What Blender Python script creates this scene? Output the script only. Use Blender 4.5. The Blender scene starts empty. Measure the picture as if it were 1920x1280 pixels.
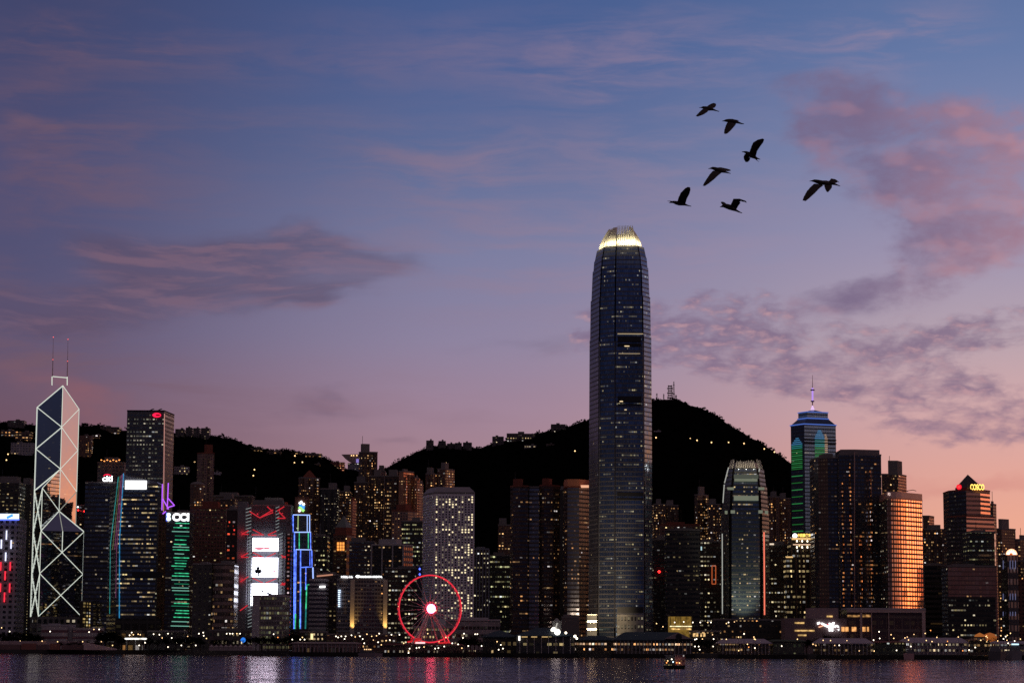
import bpy, bmesh, math, random
from mathutils import Vector, Matrix, noise as mnoise
R = math.radians
rnd = random.Random(11)
S = bpy.context.scene
COL = S.collection

# ---------------------------------------------------------------- camera
FPX = 4350.0                      # focal length in pixels of the 1920 wide photograph
CAM_H = 12.0
PITCH = math.atan(564.0 / FPX)
ROLL = R(0.3)
camd = bpy.data.cameras.new('camera')
cam = bpy.data.objects.new('camera', camd); COL.objects.link(cam)
camd.sensor_width = 36.0
camd.lens = FPX / 1920.0 * 36.0
camd.clip_start = 1.0
camd.clip_end = 60000.0
CM = Matrix.Rotation(R(90) + PITCH, 3, 'X') @ Matrix.Rotation(ROLL, 3, 'Z')
cam.matrix_world = Matrix.Translation((0, 0, CAM_H)) @ CM.to_4x4()
S.camera = cam

def P(px, py, Y):
    """the point at depth Y seen at pixel (px, py) of the photograph"""
    d = CM @ Vector(((px - 960) / FPX, -(py - 640) / FPX, -1.0))
    t = Y / d.y
    return Vector((d.x * t, Y, CAM_H + d.z * t))

# ---------------------------------------------------------------- render and colour
S.render.engine = 'CYCLES'
S.view_settings.view_transform = 'Standard'
S.view_settings.look = 'None'
S.view_settings.exposure = 0.0
S.view_settings.gamma = 1.0
S.cycles.sample_clamp_indirect = 2.5
S.cycles.max_bounces = 5
S.cycles.diffuse_bounces = 2
S.cycles.glossy_bounces = 4
S.cycles.use_denoising = False
S.cycles.caustics_refractive = False

# ---------------------------------------------------------------- node helpers
def lin(c):
    return tuple((v / 255.0 / 12.92) if v / 255.0 <= 0.04045 else ((v / 255.0 + 0.055) / 1.055) ** 2.4 for v in c)

class NT:
    def __init__(s, tree): s.t = tree; s.n = tree.nodes; s.l = tree.links
    def put(s, sock, v):
        if isinstance(v, bpy.types.NodeSocket): s.l.new(v, sock)
        elif v is not None:
            if sock.type == 'RGBA' and len(v) == 3: v = (*v, 1.0)
            sock.default_value = v
    def m(s, op, a, b=None, c=None, clamp=False):
        n = s.n.new('ShaderNodeMath'); n.operation = op; n.use_clamp = clamp
        for i, v in enumerate((a, b, c)): s.put(n.inputs[i], v)
        return n.outputs[0]
    def vm(s, op, a, b=None):
        n = s.n.new('ShaderNodeVectorMath'); n.operation = op
        s.put(n.inputs[0], a); s.put(n.inputs[1], b)
        return n.outputs[0]
    def xyz(s, x, y, z=0.0):
        n = s.n.new('ShaderNodeCombineXYZ')
        for i, v in enumerate((x, y, z)): s.put(n.inputs[i], v)
        return n.outputs[0]
    def sep(s, v):
        n = s.n.new('ShaderNodeSeparateXYZ'); s.put(n.inputs[0], v); return n.outputs
    def noise(s, vec, scale, detail=3.0, rough=0.55, dist=0.0, col=False):
        n = s.n.new('ShaderNodeTexNoise'); s.put(n.inputs['Vector'], vec)
        n.inputs['Scale'].default_value = scale; n.inputs['Detail'].default_value = detail
        n.inputs['Roughness'].default_value = rough; n.inputs['Distortion'].default_value = dist
        return n.outputs['Color'] if col else n.outputs['Fac']
    def white(s, vec):
        n = s.n.new('ShaderNodeTexWhiteNoise'); n.noise_dimensions = '3D'
        s.put(n.inputs['Vector'], vec); return n.outputs['Value']
    def mix(s, f, a, b, mode='MIX'):
        n = s.n.new('ShaderNodeMix'); n.data_type = 'RGBA'; n.blend_type = mode; n.clamp_factor = True
        s.put(n.inputs['Factor'], f)
        ia = [i for i in n.inputs if i.name == 'A' and i.type == 'RGBA'][0]
        ib = [i for i in n.inputs if i.name == 'B' and i.type == 'RGBA'][0]
        s.put(ia, a); s.put(ib, b)
        return [o for o in n.outputs if o.type == 'RGBA'][0]
    def smooth(s, v, a, b, lo=0.0, hi=1.0):
        n = s.n.new('ShaderNodeMapRange'); n.interpolation_type = 'SMOOTHSTEP'
        s.put(n.inputs['Value'], v)
        for k, q in zip(('From Min', 'From Max', 'To Min', 'To Max'), (a, b, lo, hi)): s.put(n.inputs[k], q)
        return n.outputs['Result']
    def ramp(s, f, stops):
        n = s.n.new('ShaderNodeValToRGB'); s.put(n.inputs[0], f)
        e = n.color_ramp.elements
        while len(e) < len(stops): e.new(0.5)
        for el, (p, c) in zip(e, stops): el.position = p; el.color = (*c, 1.0)
        return n.outputs[0]

# ---------------------------------------------------------------- world: dusk sky with clouds, glow of the set sun to the right
W = bpy.data.worlds.new('World'); S.world = W; W.use_nodes = True
w = NT(W.node_tree); w.n.clear()
gen = w.n.new('ShaderNodeTexCoord').outputs['Generated']
gx, gy, gz = w.sep(gen)
az = w.m('ARCTAN2', gx, gy)                       # 0 ahead, + to the right (west), radians
el = w.m('ARCSINE', gz)
elc = w.m('MAXIMUM', el, 0.0)
A1 = math.atan(960 / FPX)                          # half width of what the lens sees
def sky_col(stops):                                # stops: (photo row, sRGB)
    out = []
    for row, c in sorted(stops, key=lambda q: -q[0]):
        out.append((max(0.0, (1204 - row) / FPX) / 0.5, lin(c)))
    return w.ramp(w.m('DIVIDE', elc, 0.5), out)
left = sky_col([(1204, (98, 68, 84)), (860, (112, 78, 98)), (760, (108, 83, 109)), (640, (92, 82, 119)), (520, (82, 79, 120)), (330, (76, 76, 120)), (150, (68, 71, 115)), (-60, (58, 64, 108)), (-300, (56, 58, 94)), (-900, (58, 52, 72))])
mid = sky_col([(1204, (178, 130, 138)), (860, (166, 130, 150)), (760, (158, 131, 160)), (640, (142, 131, 168)), (480, (124, 125, 168)), (300, (94, 108, 158)), (120, (75, 95, 152)), (-60, (65, 88, 146)), (-300, (60, 68, 112)), (-900, (60, 54, 74))])
right = sky_col([(1204, (242, 164, 138)), (985, (236, 168, 152)), (890, (226, 165, 160)), (780, (212, 168, 176)), (640, (184, 162, 182)), (480, (158, 148, 184)), (300, (130, 136, 181)), (120, (102, 121, 174)), (-60, (84, 107, 162)), (-300, (72, 78, 120)), (-900, (60, 54, 74))])
glow = sky_col([(1204, (250, 160, 110)), (1100, (246, 158, 118)), (980, (240, 164, 136)), (830, (226, 172, 166)), (640, (206, 172, 184)), (300, (150, 140, 176)), (-300, (88, 88, 130)), (-900, (62, 56, 76))])
back = sky_col([(1204, (26, 27, 46)), (900, (28, 32, 58)), (600, (34, 40, 72)), (200, (52, 56, 94)), (-300, (94, 82, 100)), (-900, (108, 92, 100))])
c1 = w.mix(w.smooth(az, -A1 * 1.05, 0.0), left, mid)
c2 = w.mix(w.smooth(az, -0.02, A1 * 1.05), c1, right)
c3 = w.mix(w.smooth(az, A1, R(55)), c2, glow)
c4 = w.mix(w.smooth(az, R(95), R(140)), c3, back)
base = w.mix(w.smooth(az, -A1 * 1.1, R(-60)), c4, back)
gl = w.m('MULTIPLY', w.m('MULTIPLY', w.smooth(az, R(36), R(57)), w.smooth(az, R(104), R(68))), w.m('EXPONENT', w.m('MULTIPLY', w.m('POWER', w.m('DIVIDE', elc, R(2.7)), 2.0), -1.0)))
base = w.mix(1.0, base, w.vm('MULTIPLY', w.xyz(gl, gl, gl), (1.5, .42, .07)), 'ADD')
# clouds: u to the right, v upward, in units of photo pixels so their places can be named
u = w.m('MULTIPLY_ADD', w.m('TANGENT', w.m('MAXIMUM', w.m('MINIMUM', az, 1.2), -1.2)), FPX, 960.0)
v = w.m('MULTIPLY_ADD', w.m('TANGENT', elc), -FPX, 1204.0)
wp = w.noise(w.xyz(w.m('DIVIDE', u, 260.0), w.m('DIVIDE', v, 130.0), 9.0), 1.0, 4.0, .55, 0.0, True)
wx, wy, _w = w.sep(w.vm('MULTIPLY', w.vm('SUBTRACT', wp, (.5, .5, .5)), (330.0, 130.0, 0.0)))
u0, v0 = u, v
u = w.m('ADD', u, wx); v = w.m('ADD', v, wy)
def blob(cx, cy, rx, ry, rot=0.0, p=1.0):
    dx = w.m('SUBTRACT', u, cx); dy = w.m('SUBTRACT', v, cy)
    c, s_ = math.cos(R(rot)), math.sin(R(rot))
    a = w.m('DIVIDE', w.m('ADD', w.m('MULTIPLY', dx, c), w.m('MULTIPLY', dy, s_)), rx)
    b = w.m('DIVIDE', w.m('SUBTRACT', w.m('MULTIPLY', dy, c), w.m('MULTIPLY', dx, s_)), ry)
    d2 = w.m('ADD', w.m('MULTIPLY', a, a), w.m('MULTIPLY', b, b))
    return w.m('MULTIPLY', w.m('EXPONENT', w.m('MULTIPLY', d2, -1.0)), p)
def total(bl):
    o = bl[0]
    for b in bl[1:]: o = w.m('ADD', o, b)
    return o
u1_, v1_ = u, v
u, v = u0, v0
uv1 = w.xyz(w.m('DIVIDE', w.m('ADD', u, w.m('MULTIPLY', wx, .5)), 480.0), w.m('DIVIDE', w.m('ADD', v, w.m('MULTIPLY', wy, .3)), 82.0), 0.0)
n1 = w.noise(uv1, 1.0, 6.0, 0.58, 0.6)
n1b = w.noise(w.vm('ADD', uv1, (7.3, 2.1, 0.4)), 1.6, 7.0, 0.6, 0.3)
uv2 = w.xyz(w.m('DIVIDE', w.m('ADD', u, w.m('MULTIPLY', wx, .15)), 52.0), w.m('DIVIDE', w.m('ADD', v, w.m('MULTIPLY', wx, .10)), 24.0), 3.0)
n2a = w.noise(w.vm('MULTIPLY', uv2, (.22, .36, 1.0)), 1.0, 3.0, .5, .2)
n2 = w.m('ADD', w.m('MULTIPLY', w.noise(uv2, 1.0, 4.0, 0.55, 0.1), .62), w.m('MULTIPLY', n2a, .38))
uv3 = w.xyz(w.m('DIVIDE', u, 150.0), w.m('DIVIDE', v, 80.0), 5.0)
n3 = w.noise(uv3, 1.0, 8.0, 0.64, 0.15)
u, v = u1_, v1_
# 1 thin pink veils
veil = total([blob(700, 90, 420, 60, 0, .35), blob(520, 250, 300, 60, 4, .3), blob(1250, 300, 260, 60, 0, .4), blob(150, 85, 190, 60, 0, .8), blob(100, 290, 220, 120, 20, .95), blob(20, 560, 240, 130, 0, .7), blob(1170, 110, 260, 110, 0, .55), blob(830, 320, 150, 60, 0, .6), blob(1000, 460, 400, 120, 0, .55), blob(1720, 65, 120, 50, -20, .7), blob(640, 770, 500, 60, 0, .4), blob(130, 690, 280, 60, 12, 1.25), blob(1560, 85, 160, 60, 0, .4)])
veilf = w.m('MULTIPLY', veil, w.smooth(n1b, 0.36, 0.68))
hz_ = w.smooth(u0, 0.0, 1500.0)
veilc = w.mix(hz_, lin((112, 86, 110)), lin((168, 138, 164)))
s1 = w.mix(w.m('MULTIPLY', veilf, 0.75, clamp=True), base, veilc)
# 2 dusky mauve banks on the left, rosy along the lower edge
mauve = total([blob(540, 480, 220, 60, 6, 1.0), blob(640, 505, 120, 52, -4, .7), blob(300, 550, 220, 50, -4, .95), blob(570, 556, 120, 32, -6, .6), blob(578, 757, 90, 24, 4, .65), blob(40, 290, 150, 80, 30, .5), blob(50, 600, 200, 46, 4, .6), blob(960, 655, 200, 26, 2, .5), blob(860, 790, 160, 26, 0, .4), blob(735, 832, 50, 16, 0, .5), blob(230, 490, 190, 40, 8, .8)])
mf = w.smooth(w.m('ADD', w.m('MINIMUM', mauve, 1.0), w.m('MULTIPLY', w.m('SUBTRACT', n1, .5), 2.2)), -0.1, 1.45)
mf = w.m('MULTIPLY', mf, w.smooth(mauve, .05, .7))
n1s = w.noise(w.vm('ADD', uv1, (0.0, 0.16, 0.0)), 1.0, 6.0, 0.58, 0.6)
edge = w.smooth(w.m('SUBTRACT', n1, n1s), -0.05, 0.09)
mc = w.mix(edge, lin((88, 74, 106)), lin((122, 92, 116)))
s2 = w.mix(w.m('MULTIPLY', mf, 0.78), s1, mc)
lc = w.smooth(total([blob(165, 780, 70, 46, 40, 1.1), blob(110, 720, 140, 34, 18, .6)]), 0.1, 1.5)
s2 = w.mix(w.m('MULTIPLY', lc, w.smooth(n1b, .2, .6, .35, .75)), s2, lin((140, 92, 108)))
# 3 pink lit cumulus band on the right
pk = total([blob(1610, 195, 150, 62, 8, .85), blob(1740, 240, 170, 62, 12, 1.0), blob(1860, 250, 75, 60, 10, .85), blob(1690, 320, 200, 56, 16, .85), blob(1790, 370, 150, 70, -10, .9), blob(1850, 400, 110, 54, -40, .95), blob(1745, 490, 130, 46, -35, .95), blob(1620, 545, 130, 22, -18, .75), blob(1870, 490, 120, 36, -20, .7), blob(1530, 260, 80, 40, -60, .4)])
pf = w.smooth(w.m('ADD', w.m('MINIMUM', pk, 1.0), w.m('MULTIPLY', w.m('SUBTRACT', n3, .5), 2.5)), 0.0, 1.45)
pf = w.m('MULTIPLY', pf, w.smooth(pk, .08, .5))
n3l = w.noise(uv3, .8, 3.0, .5, .1)
n3s = w.noise(w.vm('ADD', uv3, (-0.16, 0.30, 0.0)), .8, 3.0, .5, .1)
pe = w.smooth(w.m('SUBTRACT', n3l, n3s), 0.0, 0.14)
pe2 = w.m('MULTIPLY_ADD', w.m('POWER', w.smooth(u, 1600.0, 1960.0), 1.6), 0.46, w.m('MULTIPLY', pe, 0.24), clamp=True)
pc = w.mix(pe2, lin((118, 100, 138)), lin((206, 142, 152)))
s3 = w.mix(w.m('MULTIPLY', pf, 0.9), s2, pc)
# 4 mottled altocumulus field low on the right
ac = total([blob(1400, 585, 210, 34, 2, .9), blob(1300, 650, 210, 52, 6, 1.1), blob(1480, 690, 260, 46, 8, 1.15), blob(1660, 725, 240, 44, 10, 1.15), blob(1800, 770, 170, 44, 16, 1.05), blob(1700, 640, 210, 36, -8, .75), blob(1890, 620, 150, 60, -10, .7), blob(1880, 790, 110, 30, 8, .8), blob(1250, 625, 130, 36, 0, .7)])
af = w.smooth(w.m('ADD', w.m('MINIMUM', ac, 1.0), w.m('MULTIPLY', w.m('SUBTRACT', n2, .5), 4.2)), 0.25, 1.45)
af = w.m('MULTIPLY', af, w.smooth(ac, .08, .5))
n2s = w.m('ADD', w.m('MULTIPLY', w.noise(w.vm('ADD', uv2, (-0.15, 0.30, 0.0)), 1.0, 4.0, 0.55, 0.1), .62), w.m('MULTIPLY', n2a, .38))
ae = w.smooth(w.m('SUBTRACT', n2, n2s), -0.03, 0.17)
acc = w.mix(ae, lin((124, 102, 138)), lin((184, 142, 160)))
s4 = w.mix(w.m('MULTIPLY', af, 0.82), s3, acc)
st = w.smooth(w.m('MULTIPLY', total([blob(1800, 905, 260, 16, -2, 1.0), blob(1640, 885, 160, 12, 0, .6)]), w.m('ADD', n1b, .35)), .2, .9)
s4 = w.mix(w.m('MULTIPLY', st, .45), s4, lin((206, 134, 134)))
# a physical sky adds its own faint dusk light
nish = w.n.new('ShaderNodeTexSky'); nish.sky_type = 'NISHITA'; nish.sun_disc = False
nish.sun_elevation = R(3); nish.sun_rotation = R(73)
s4 = w.vm('MULTIPLY', s4, (.99, 1.0, .90))
addn = w.mix(1.0, s4, w.vm('MULTIPLY', nish.outputs[0], (0.004, 0.004, 0.004)), 'ADD')
bg = w.n.new('ShaderNodeBackground'); w.l.new(addn, bg.inputs[0]); bg.inputs[1].default_value = 1.0
wo = w.n.new('ShaderNodeOutputWorld'); w.l.new(bg.outputs[0], wo.inputs[0])
W.cycles.sampling_method = 'MANUAL'; W.cycles.sample_map_resolution = 1024

# last warm light of the west, low and from the right
sd = bpy.data.lights.new('sun', 'SUN'); sd.energy = 0.12; sd.angle = R(17); sd.color = (1.0, 0.34, 0.15)
sun = bpy.data.objects.new('sun', sd); COL.objects.link(sun)
sdir = Vector((math.sin(R(73)) * math.cos(R(3)), math.cos(R(73)) * math.cos(R(3)), math.sin(R(3))))
sun.rotation_euler = (-sdir).to_track_quat('-Z', 'Y').to_euler()

# ---------------------------------------------------------------- mesh builder and object helpers
ORI = {}
class MB:
    def __init__(s): s.v = []; s.f = []; s.mi = []; s.uv = []
    def add(s, pts, uvs=None, mi=0):
        b = len(s.v); s.v += [tuple(p) for p in pts]
        s.f.append(tuple(range(b, b + len(pts)))); s.mi.append(mi)
        s.uv += uvs if uvs else [(p[0], p[2]) for p in pts]
    def prism(s, pts, z0, z1, top=None, mi=0, cap=1, bottom=True):
        """pts: anticlockwise seen from above; uv in metres along the wall"""
        top = top or pts; n = len(pts); acc = 0.0
        for i in range(n):
            a, b = pts[i], pts[(i + 1) % n]; c, d = top[(i + 1) % n], top[i]
            L = math.hypot(b[0] - a[0], b[1] - a[1]); Lt = math.hypot(c[0] - d[0], c[1] - d[1])
            h = math.hypot(z1 - z0, math.hypot((a[0]+b[0]-c[0]-d[0])/2, (a[1]+b[1]-c[1]-d[1])/2))
            o = (L - Lt) / 2
            s.add([(a[0], a[1], z0), (b[0], b[1], z0), (c[0], c[1], z1), (d[0], d[1], z1)],
                  [(acc, z0), (acc + L, z0), (acc + L - o, z0 + h), (acc + o, z0 + h)], mi)
            acc += math.ceil(L / 3.0) * 3.0 + 30
        s.add([(p[0], p[1], z1) for p in top], None, cap)
        if bottom: s.add([(p[0], p[1], z0) for p in reversed(pts)], None, cap)
    def box(s, x0, x1, y0, y1, z0, z1, mi=0, cap=None):
        s.prism([(x0, y0), (x1, y0), (x1, y1), (x0, y1)], z0, z1, None, mi, mi if cap is None else cap)
    def tube(s, p, q, r, n=6, r2=None, mi=0):
        p, q = Vector(p), Vector(q); d = (q - p); r2 = r if r2 is None else r2
        if d.length < 1e-6: return
        d.normalize(); a = d.orthogonal().normalized(); b = d.cross(a)
        A = [p + (a * math.cos(k * 2 * math.pi / n) + b * math.sin(k * 2 * math.pi / n)) * r for k in range(n)]
        C = [q + (a * math.cos(k * 2 * math.pi / n) + b * math.sin(k * 2 * math.pi / n)) * r2 for k in range(n)]
        o = len(s.v); s.v += [tuple(x) for x in A + C]
        for k in range(n):
            j = (k + 1) % n
            s.f.append((o + k, o + j, o + n + j, o + n + k)); s.mi.append(mi); s.uv += [(0, 0)] * 4
        s.f.append(tuple(o + k for k in reversed(range(n)))); s.mi.append(mi); s.uv += [(0, 0)] * n
        s.f.append(tuple(o + n + k for k in range(n))); s.mi.append(mi); s.uv += [(0, 0)] * n
    def lathe(s, c, prof, n=16, mi=0):
        """prof: (radius, z) pairs bottom to top round the vertical axis through c"""
        o = len(s.v); m = len(prof)
        for r_, z in prof:
            for k in range(n):
                t = 2 * math.pi * k / n; s.v.append((c[0] + r_ * math.cos(t), c[1] + r_ * math.sin(t), z))
        for i in range(m - 1):
            for k in range(n):
                j = (k + 1) % n
                s.f.append((o + i*n + k, o + i*n + j, o + (i+1)*n + j, o + (i+1)*n + k)); s.mi.append(mi)
                rr = max(prof[i][0], 0.5) * 2 * math.pi / n
                s.uv += [(k*rr, prof[i][1]), ((k+1)*rr, prof[i][1]), ((k+1)*rr, prof[i+1][1]), (k*rr, prof[i+1][1])]
        s.f.append(tuple(o + (m-1)*n + k for k in range(n))); s.mi.append(mi); s.uv += [(0, 0)] * n
        s.f.append(tuple(o + k for k in reversed(range(n)))); s.mi.append(mi); s.uv += [(0, 0)] * n
    def build(s, name, mats, parent=None, smooth=False):
        me = bpy.data.meshes.new(name)
        o3 = ORI.get(parent.name, Vector((0, 0, 0))) if parent else Vector((0, 0, 0))
        me.from_pydata([(x - o3.x, y - o3.y, z - o3.z) for x, y, z in s.v], [], s.f)
        if not isinstance(mats, (list, tuple)): mats = [mats]
        for m_ in mats: me.materials.append(m_)
        k = len(mats) - 1
        me.polygons.foreach_set('material_index', [min(i, k) for i in s.mi])
        ul = me.uv_layers.new(name='UVMap')
        ul.data.foreach_set('uv', [c for q in s.uv for c in q])
        if smooth: me.polygons.foreach_set('use_smooth', [True] * len(me.polygons))
        me.update()
        o = bpy.data.objects.new(name, me); COL.objects.link(o)
        if parent: o.parent = parent; ORI[o.name] = o3
        return o

def thing(name, label, cat, loc, group=None):
    o = bpy.data.objects.new(name, None); COL.objects.link(o)
    o.location = loc; o.empty_display_size = 2.0
    o['label'] = label; o['category'] = cat
    if group: o['group'] = group
    ORI[o.name] = Vector(loc)
    return o
def tag(o, label=None, cat=None, group=None, kind=None):
    for k, v_ in (('label', label), ('category', cat), ('group', group), ('kind', kind)):
        if v_: o[k] = v_
    return o

# ---------------------------------------------------------------- materials
def new_mat(name):
    m = bpy.data.materials.new(name); m.use_nodes = True
    t = NT(m.node_tree); b = [n for n in t.n if n.type == 'BSDF_PRINCIPLED'][0]
    return m, t, b
PL = {}
def plain(name, col, rough=0.7, metal=0.0, var=0.25, scale=0.15):
    if name in PL: return PL[name]
    m, t, b = new_mat(name)
    oc = t.n.new('ShaderNodeTexCoord').outputs['Object']
    nz = t.noise(oc, scale, 5.0, 0.6)
    t.put(b.inputs['Base Color'], t.mix(nz, tuple(c * (1 - var) for c in col), tuple(min(1, c * (1 + var)) for c in col)))
    b.inputs['Roughness'].default_value = rough; b.inputs['Metallic'].default_value = metal
    if rough >= .8: b.inputs['Specular IOR Level'].default_value = .0
    m.cycles.emission_sampling = 'NONE'
    PL[name] = m; return m
EM = {}
def glow_mat(name, col, strength, sample=False, var=0.0):
    if name in EM: return EM[name]
    m, t, b = new_mat(name)
    b.inputs['Base Color'].default_value = (0.05, 0.05, 0.05, 1)
    b.inputs['Emission Color'].default_value = (*col, 1)
    if var:
        oc = t.n.new('ShaderNodeTexCoord').outputs['Object']
        t.put(b.inputs['Emission Strength'], t.m('MULTIPLY', t.smooth(t.noise(oc, 0.35, 2.0), .35, .65, 1 - var, 1 + var), strength))
    else: b.inputs['Emission Strength'].default_value = strength
    m.cycles.emission_sampling = 'AUTO' if sample else 'NONE'
    EM[name] = m; return m

# one node group draws a wall of storeys and bays: glass, spandrels, and rooms with the light on
G = bpy.data.node_groups.new('facade', 'ShaderNodeTree')
for nm, ty, dv in (('Wall', 'NodeSocketColor', (.1, .1, .1, 1)), ('Glass', 'NodeSocketColor', (.1, .12, .16, 1)), ('ColA', 'NodeSocketColor', (1, .75, .4, 1)), ('ColB', 'NodeSocketColor', (1, .55, .2, 1)),
                   ('Floor', 'NodeSocketFloat', 4.0), ('Bay', 'NodeSocketFloat', 3.0), ('WinU', 'NodeSocketFloat', .7), ('WinV', 'NodeSocketFloat', .6), ('Lit', 'NodeSocketFloat', .1), ('Band', 'NodeSocketFloat', .03),
                   ('Power', 'NodeSocketFloat', 1.0), ('Rough', 'NodeSocketFloat', .15), ('Metal', 'NodeSocketFloat', .6), ('Seed', 'NodeSocketFloat', 0.0), ('WallRough', 'NodeSocketFloat', .7), ('Wave', 'NodeSocketFloat', .02), ('LitV', 'NodeSocketFloat', .30), ('LitU', 'NodeSocketFloat', .80)):
    k = G.interface.new_socket(nm, in_out='INPUT', socket_type=ty); k.default_value = dv
G.interface.new_socket('Shader', in_out='OUTPUT', socket_type='NodeSocketShader')
g = NT(G); gi = g.n.new('NodeGroupInput').outputs; go = g.n.new('NodeGroupOutput')
uvn = g.n.new('ShaderNodeUVMap'); uvn.uv_map = 'UVMap'
fu_, fv_, _ = g.sep(uvn.outputs[0])
orand = g.n.new('ShaderNodeObjectInfo').outputs['Random']
seed = g.m('MULTIPLY_ADD', orand, 97.0, gi['Seed'])
cu0 = g.m('DIVIDE', fu_, gi['Bay']); cv0 = g.m('DIVIDE', fv_, gi['Floor'])
cu, cv = g.m('FLOOR', cu0), g.m('FLOOR', cv0)
fu, fv = g.m('FRACT', cu0), g.m('FRACT', cv0)
win = g.m('MULTIPLY', g.m('LESS_THAN', g.m('ABSOLUTE', g.m('SUBTRACT', fu, .5)), g.m('MULTIPLY', gi['WinU'], .5)),
          g.m('LESS_THAN', g.m('ABSOLUTE', g.m('SUBTRACT', fv, .55)), g.m('MULTIPLY', gi['WinV'], .5)))
r1 = g.white(g.xyz(cu, cv, seed)); r2 = g.white(g.xyz(cu, cv, g.m('ADD', seed, 31.0)))
r3 = g.white(g.xyz(cu, cv, g.m('ADD', seed, 57.0)))
r1b = g.white(g.xyz(cu, cv, g.m('ADD', seed, 91.0)))
rf = g.white(g.xyz(cv, 3.0, seed))
cl = g.noise(g.xyz(g.m('DIVIDE', cu, 7.0), g.m('DIVIDE', cv, 4.0), seed), 1.0, 2.0)
p = g.m('MULTIPLY', g.m('MULTIPLY', gi['Lit'], g.m('MULTIPLY_ADD', g.m('POWER', rf, 3.0), 2.6, 0.35)), g.smooth(cl, .30, .62, .12, 1.7))
p = g.m('MULTIPLY', p, g.m('MULTIPLY_ADD', g.m('POWER', g.white(g.xyz(cu, 9.0, seed)), 2.0), 1.9, .3))
on1 = g.m('LESS_THAN', r1, p)
band = g.white(g.xyz(g.m('FLOOR', g.m('DIVIDE', g.m('ADD', cu, g.m('MULTIPLY', rf, 9.0)), 5.0)), cv, g.m('ADD', seed, 11.0)))
on2 = g.m('MULTIPLY', g.m('LESS_THAN', band, gi['Band']), g.m('LESS_THAN', r1, .85))
inten = g.m('MULTIPLY', g.m('MAXIMUM', on1, g.m('MULTIPLY', on2, .6)), g.m('MULTIPLY_ADD', g.m('POWER', r2, 4.0), 1.25, .16))
inten = g.m('ADD', inten, g.m('MULTIPLY', g.m('POWER', r3, 6.0), .03))
ins = g.noise(g.xyz(fu_, fv_, seed), 1.3, 2.0, .6)
inten = g.m('MULTIPLY', inten, g.smooth(ins, .3, .62, .45, 1.25))
litm = g.m('MULTIPLY', g.m('MAXIMUM', on2, g.m('LESS_THAN', g.m('ABSOLUTE', g.m('SUBTRACT', fu, g.m('MULTIPLY_ADD', r2, .3, .35))), g.m('MULTIPLY', gi['LitU'], g.m('MULTIPLY_ADD', r1b, .34, .18)))),
           g.m('LESS_THAN', g.m('ABSOLUTE', g.m('SUBTRACT', fv, .60)), g.m('MULTIPLY', gi['LitV'], .5)))
em = g.m('MULTIPLY', g.m('MULTIPLY', inten, g.m('MULTIPLY', win, litm)), gi['Power'])
wn = g.noise(g.xyz(g.m('MULTIPLY', fu_, .05), g.m('MULTIPLY', fv_, .02), seed), 1.0, 5.0, .6)
wallc = g.mix(g.smooth(wn, .3, .7, .0, .45), gi['Wall'], (0.02, 0.018, 0.02))
wallc = g.mix(g.m('MULTIPLY', g.white(g.xyz(cv, cu, g.m('ADD', seed, 5.0))), .45), wallc, g.vm('MULTIPLY', wallc, (.45, .45, .45)))
geo = g.n.new('ShaderNodeNewGeometry')
tl = g.n.new('ShaderNodeTexWhiteNoise'); tl.noise_dimensions = '3D'; g.put(tl.inputs['Vector'], g.xyz(cu, cv, g.m('ADD', seed, 77.0)))
wv = g.noise(g.xyz(g.m('MULTIPLY', fu_, .035), g.m('MULTIPLY', fv_, .016), seed), 1.0, 3.0, .55, 0, True)
tilt = g.vm('ADD', g.vm('MULTIPLY', g.vm('SUBTRACT', tl.outputs['Color'], (.5, .5, .5)), g.xyz(gi['Wave'], gi['Wave'], gi['Wave'])),
            g.vm('MULTIPLY', g.vm('SUBTRACT', wv, (.5, .5, .5)), g.xyz(g.m('MULTIPLY', gi['Wave'], 3.0), g.m('MULTIPLY', gi['Wave'], 3.0), g.m('MULTIPLY', gi['Wave'], 3.0))))
nrm = g.vm('NORMALIZE', g.vm('ADD', geo.outputs['Normal'], g.vm('MULTIPLY', tilt, g.xyz(win, win, win))))
bs = g.n.new('ShaderNodeBsdfPrincipled')
g.put(bs.inputs['Base Color'], g.mix(win, wallc, gi['Glass']))
g.put(bs.inputs['Metallic'], g.m('MULTIPLY', win, gi['Metal']))
g.put(bs.inputs['Roughness'], g.m('ADD', g.m('MULTIPLY', win, gi['Rough']), g.m('MULTIPLY', g.m('SUBTRACT', 1.0, win), gi['WallRough'])))
g.put(bs.inputs['Normal'], nrm)
g.put(bs.inputs['Emission Color'], g.mix(g.m('MULTIPLY', g.m('GREATER_THAN', r1b, .86), .7), g.mix(g.m('POWER', r3, .8), gi['ColA'], gi['ColB']), (.82, .90, 1.0)))
g.put(bs.inputs['Emission Strength'], em)
g.l.new(bs.outputs[0], go.inputs[0])
FC = {}
WARM, AMBER, YELL, WHITE, GREEN = (1, .68, .32), (1, .42, .13), (1, .80, .36), (1, .88, .66), (.80, .85, .45)
def fac(name, **kw):
    if name in FC: return FC[name]
    m = bpy.data.materials.new(name); m.use_nodes = True; t = NT(m.node_tree); t.n.clear()
    gn = t.n.new('ShaderNodeGroup'); gn.node_tree = G
    for k, v_ in kw.items(): t.put(gn.inputs[k], v_)
    o = t.n.new('ShaderNodeOutputMaterial'); t.l.new(gn.outputs[0], o.inputs[0])
    m.cycles.emission_sampling = 'NONE'
    FC[name] = m; return m
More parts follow.
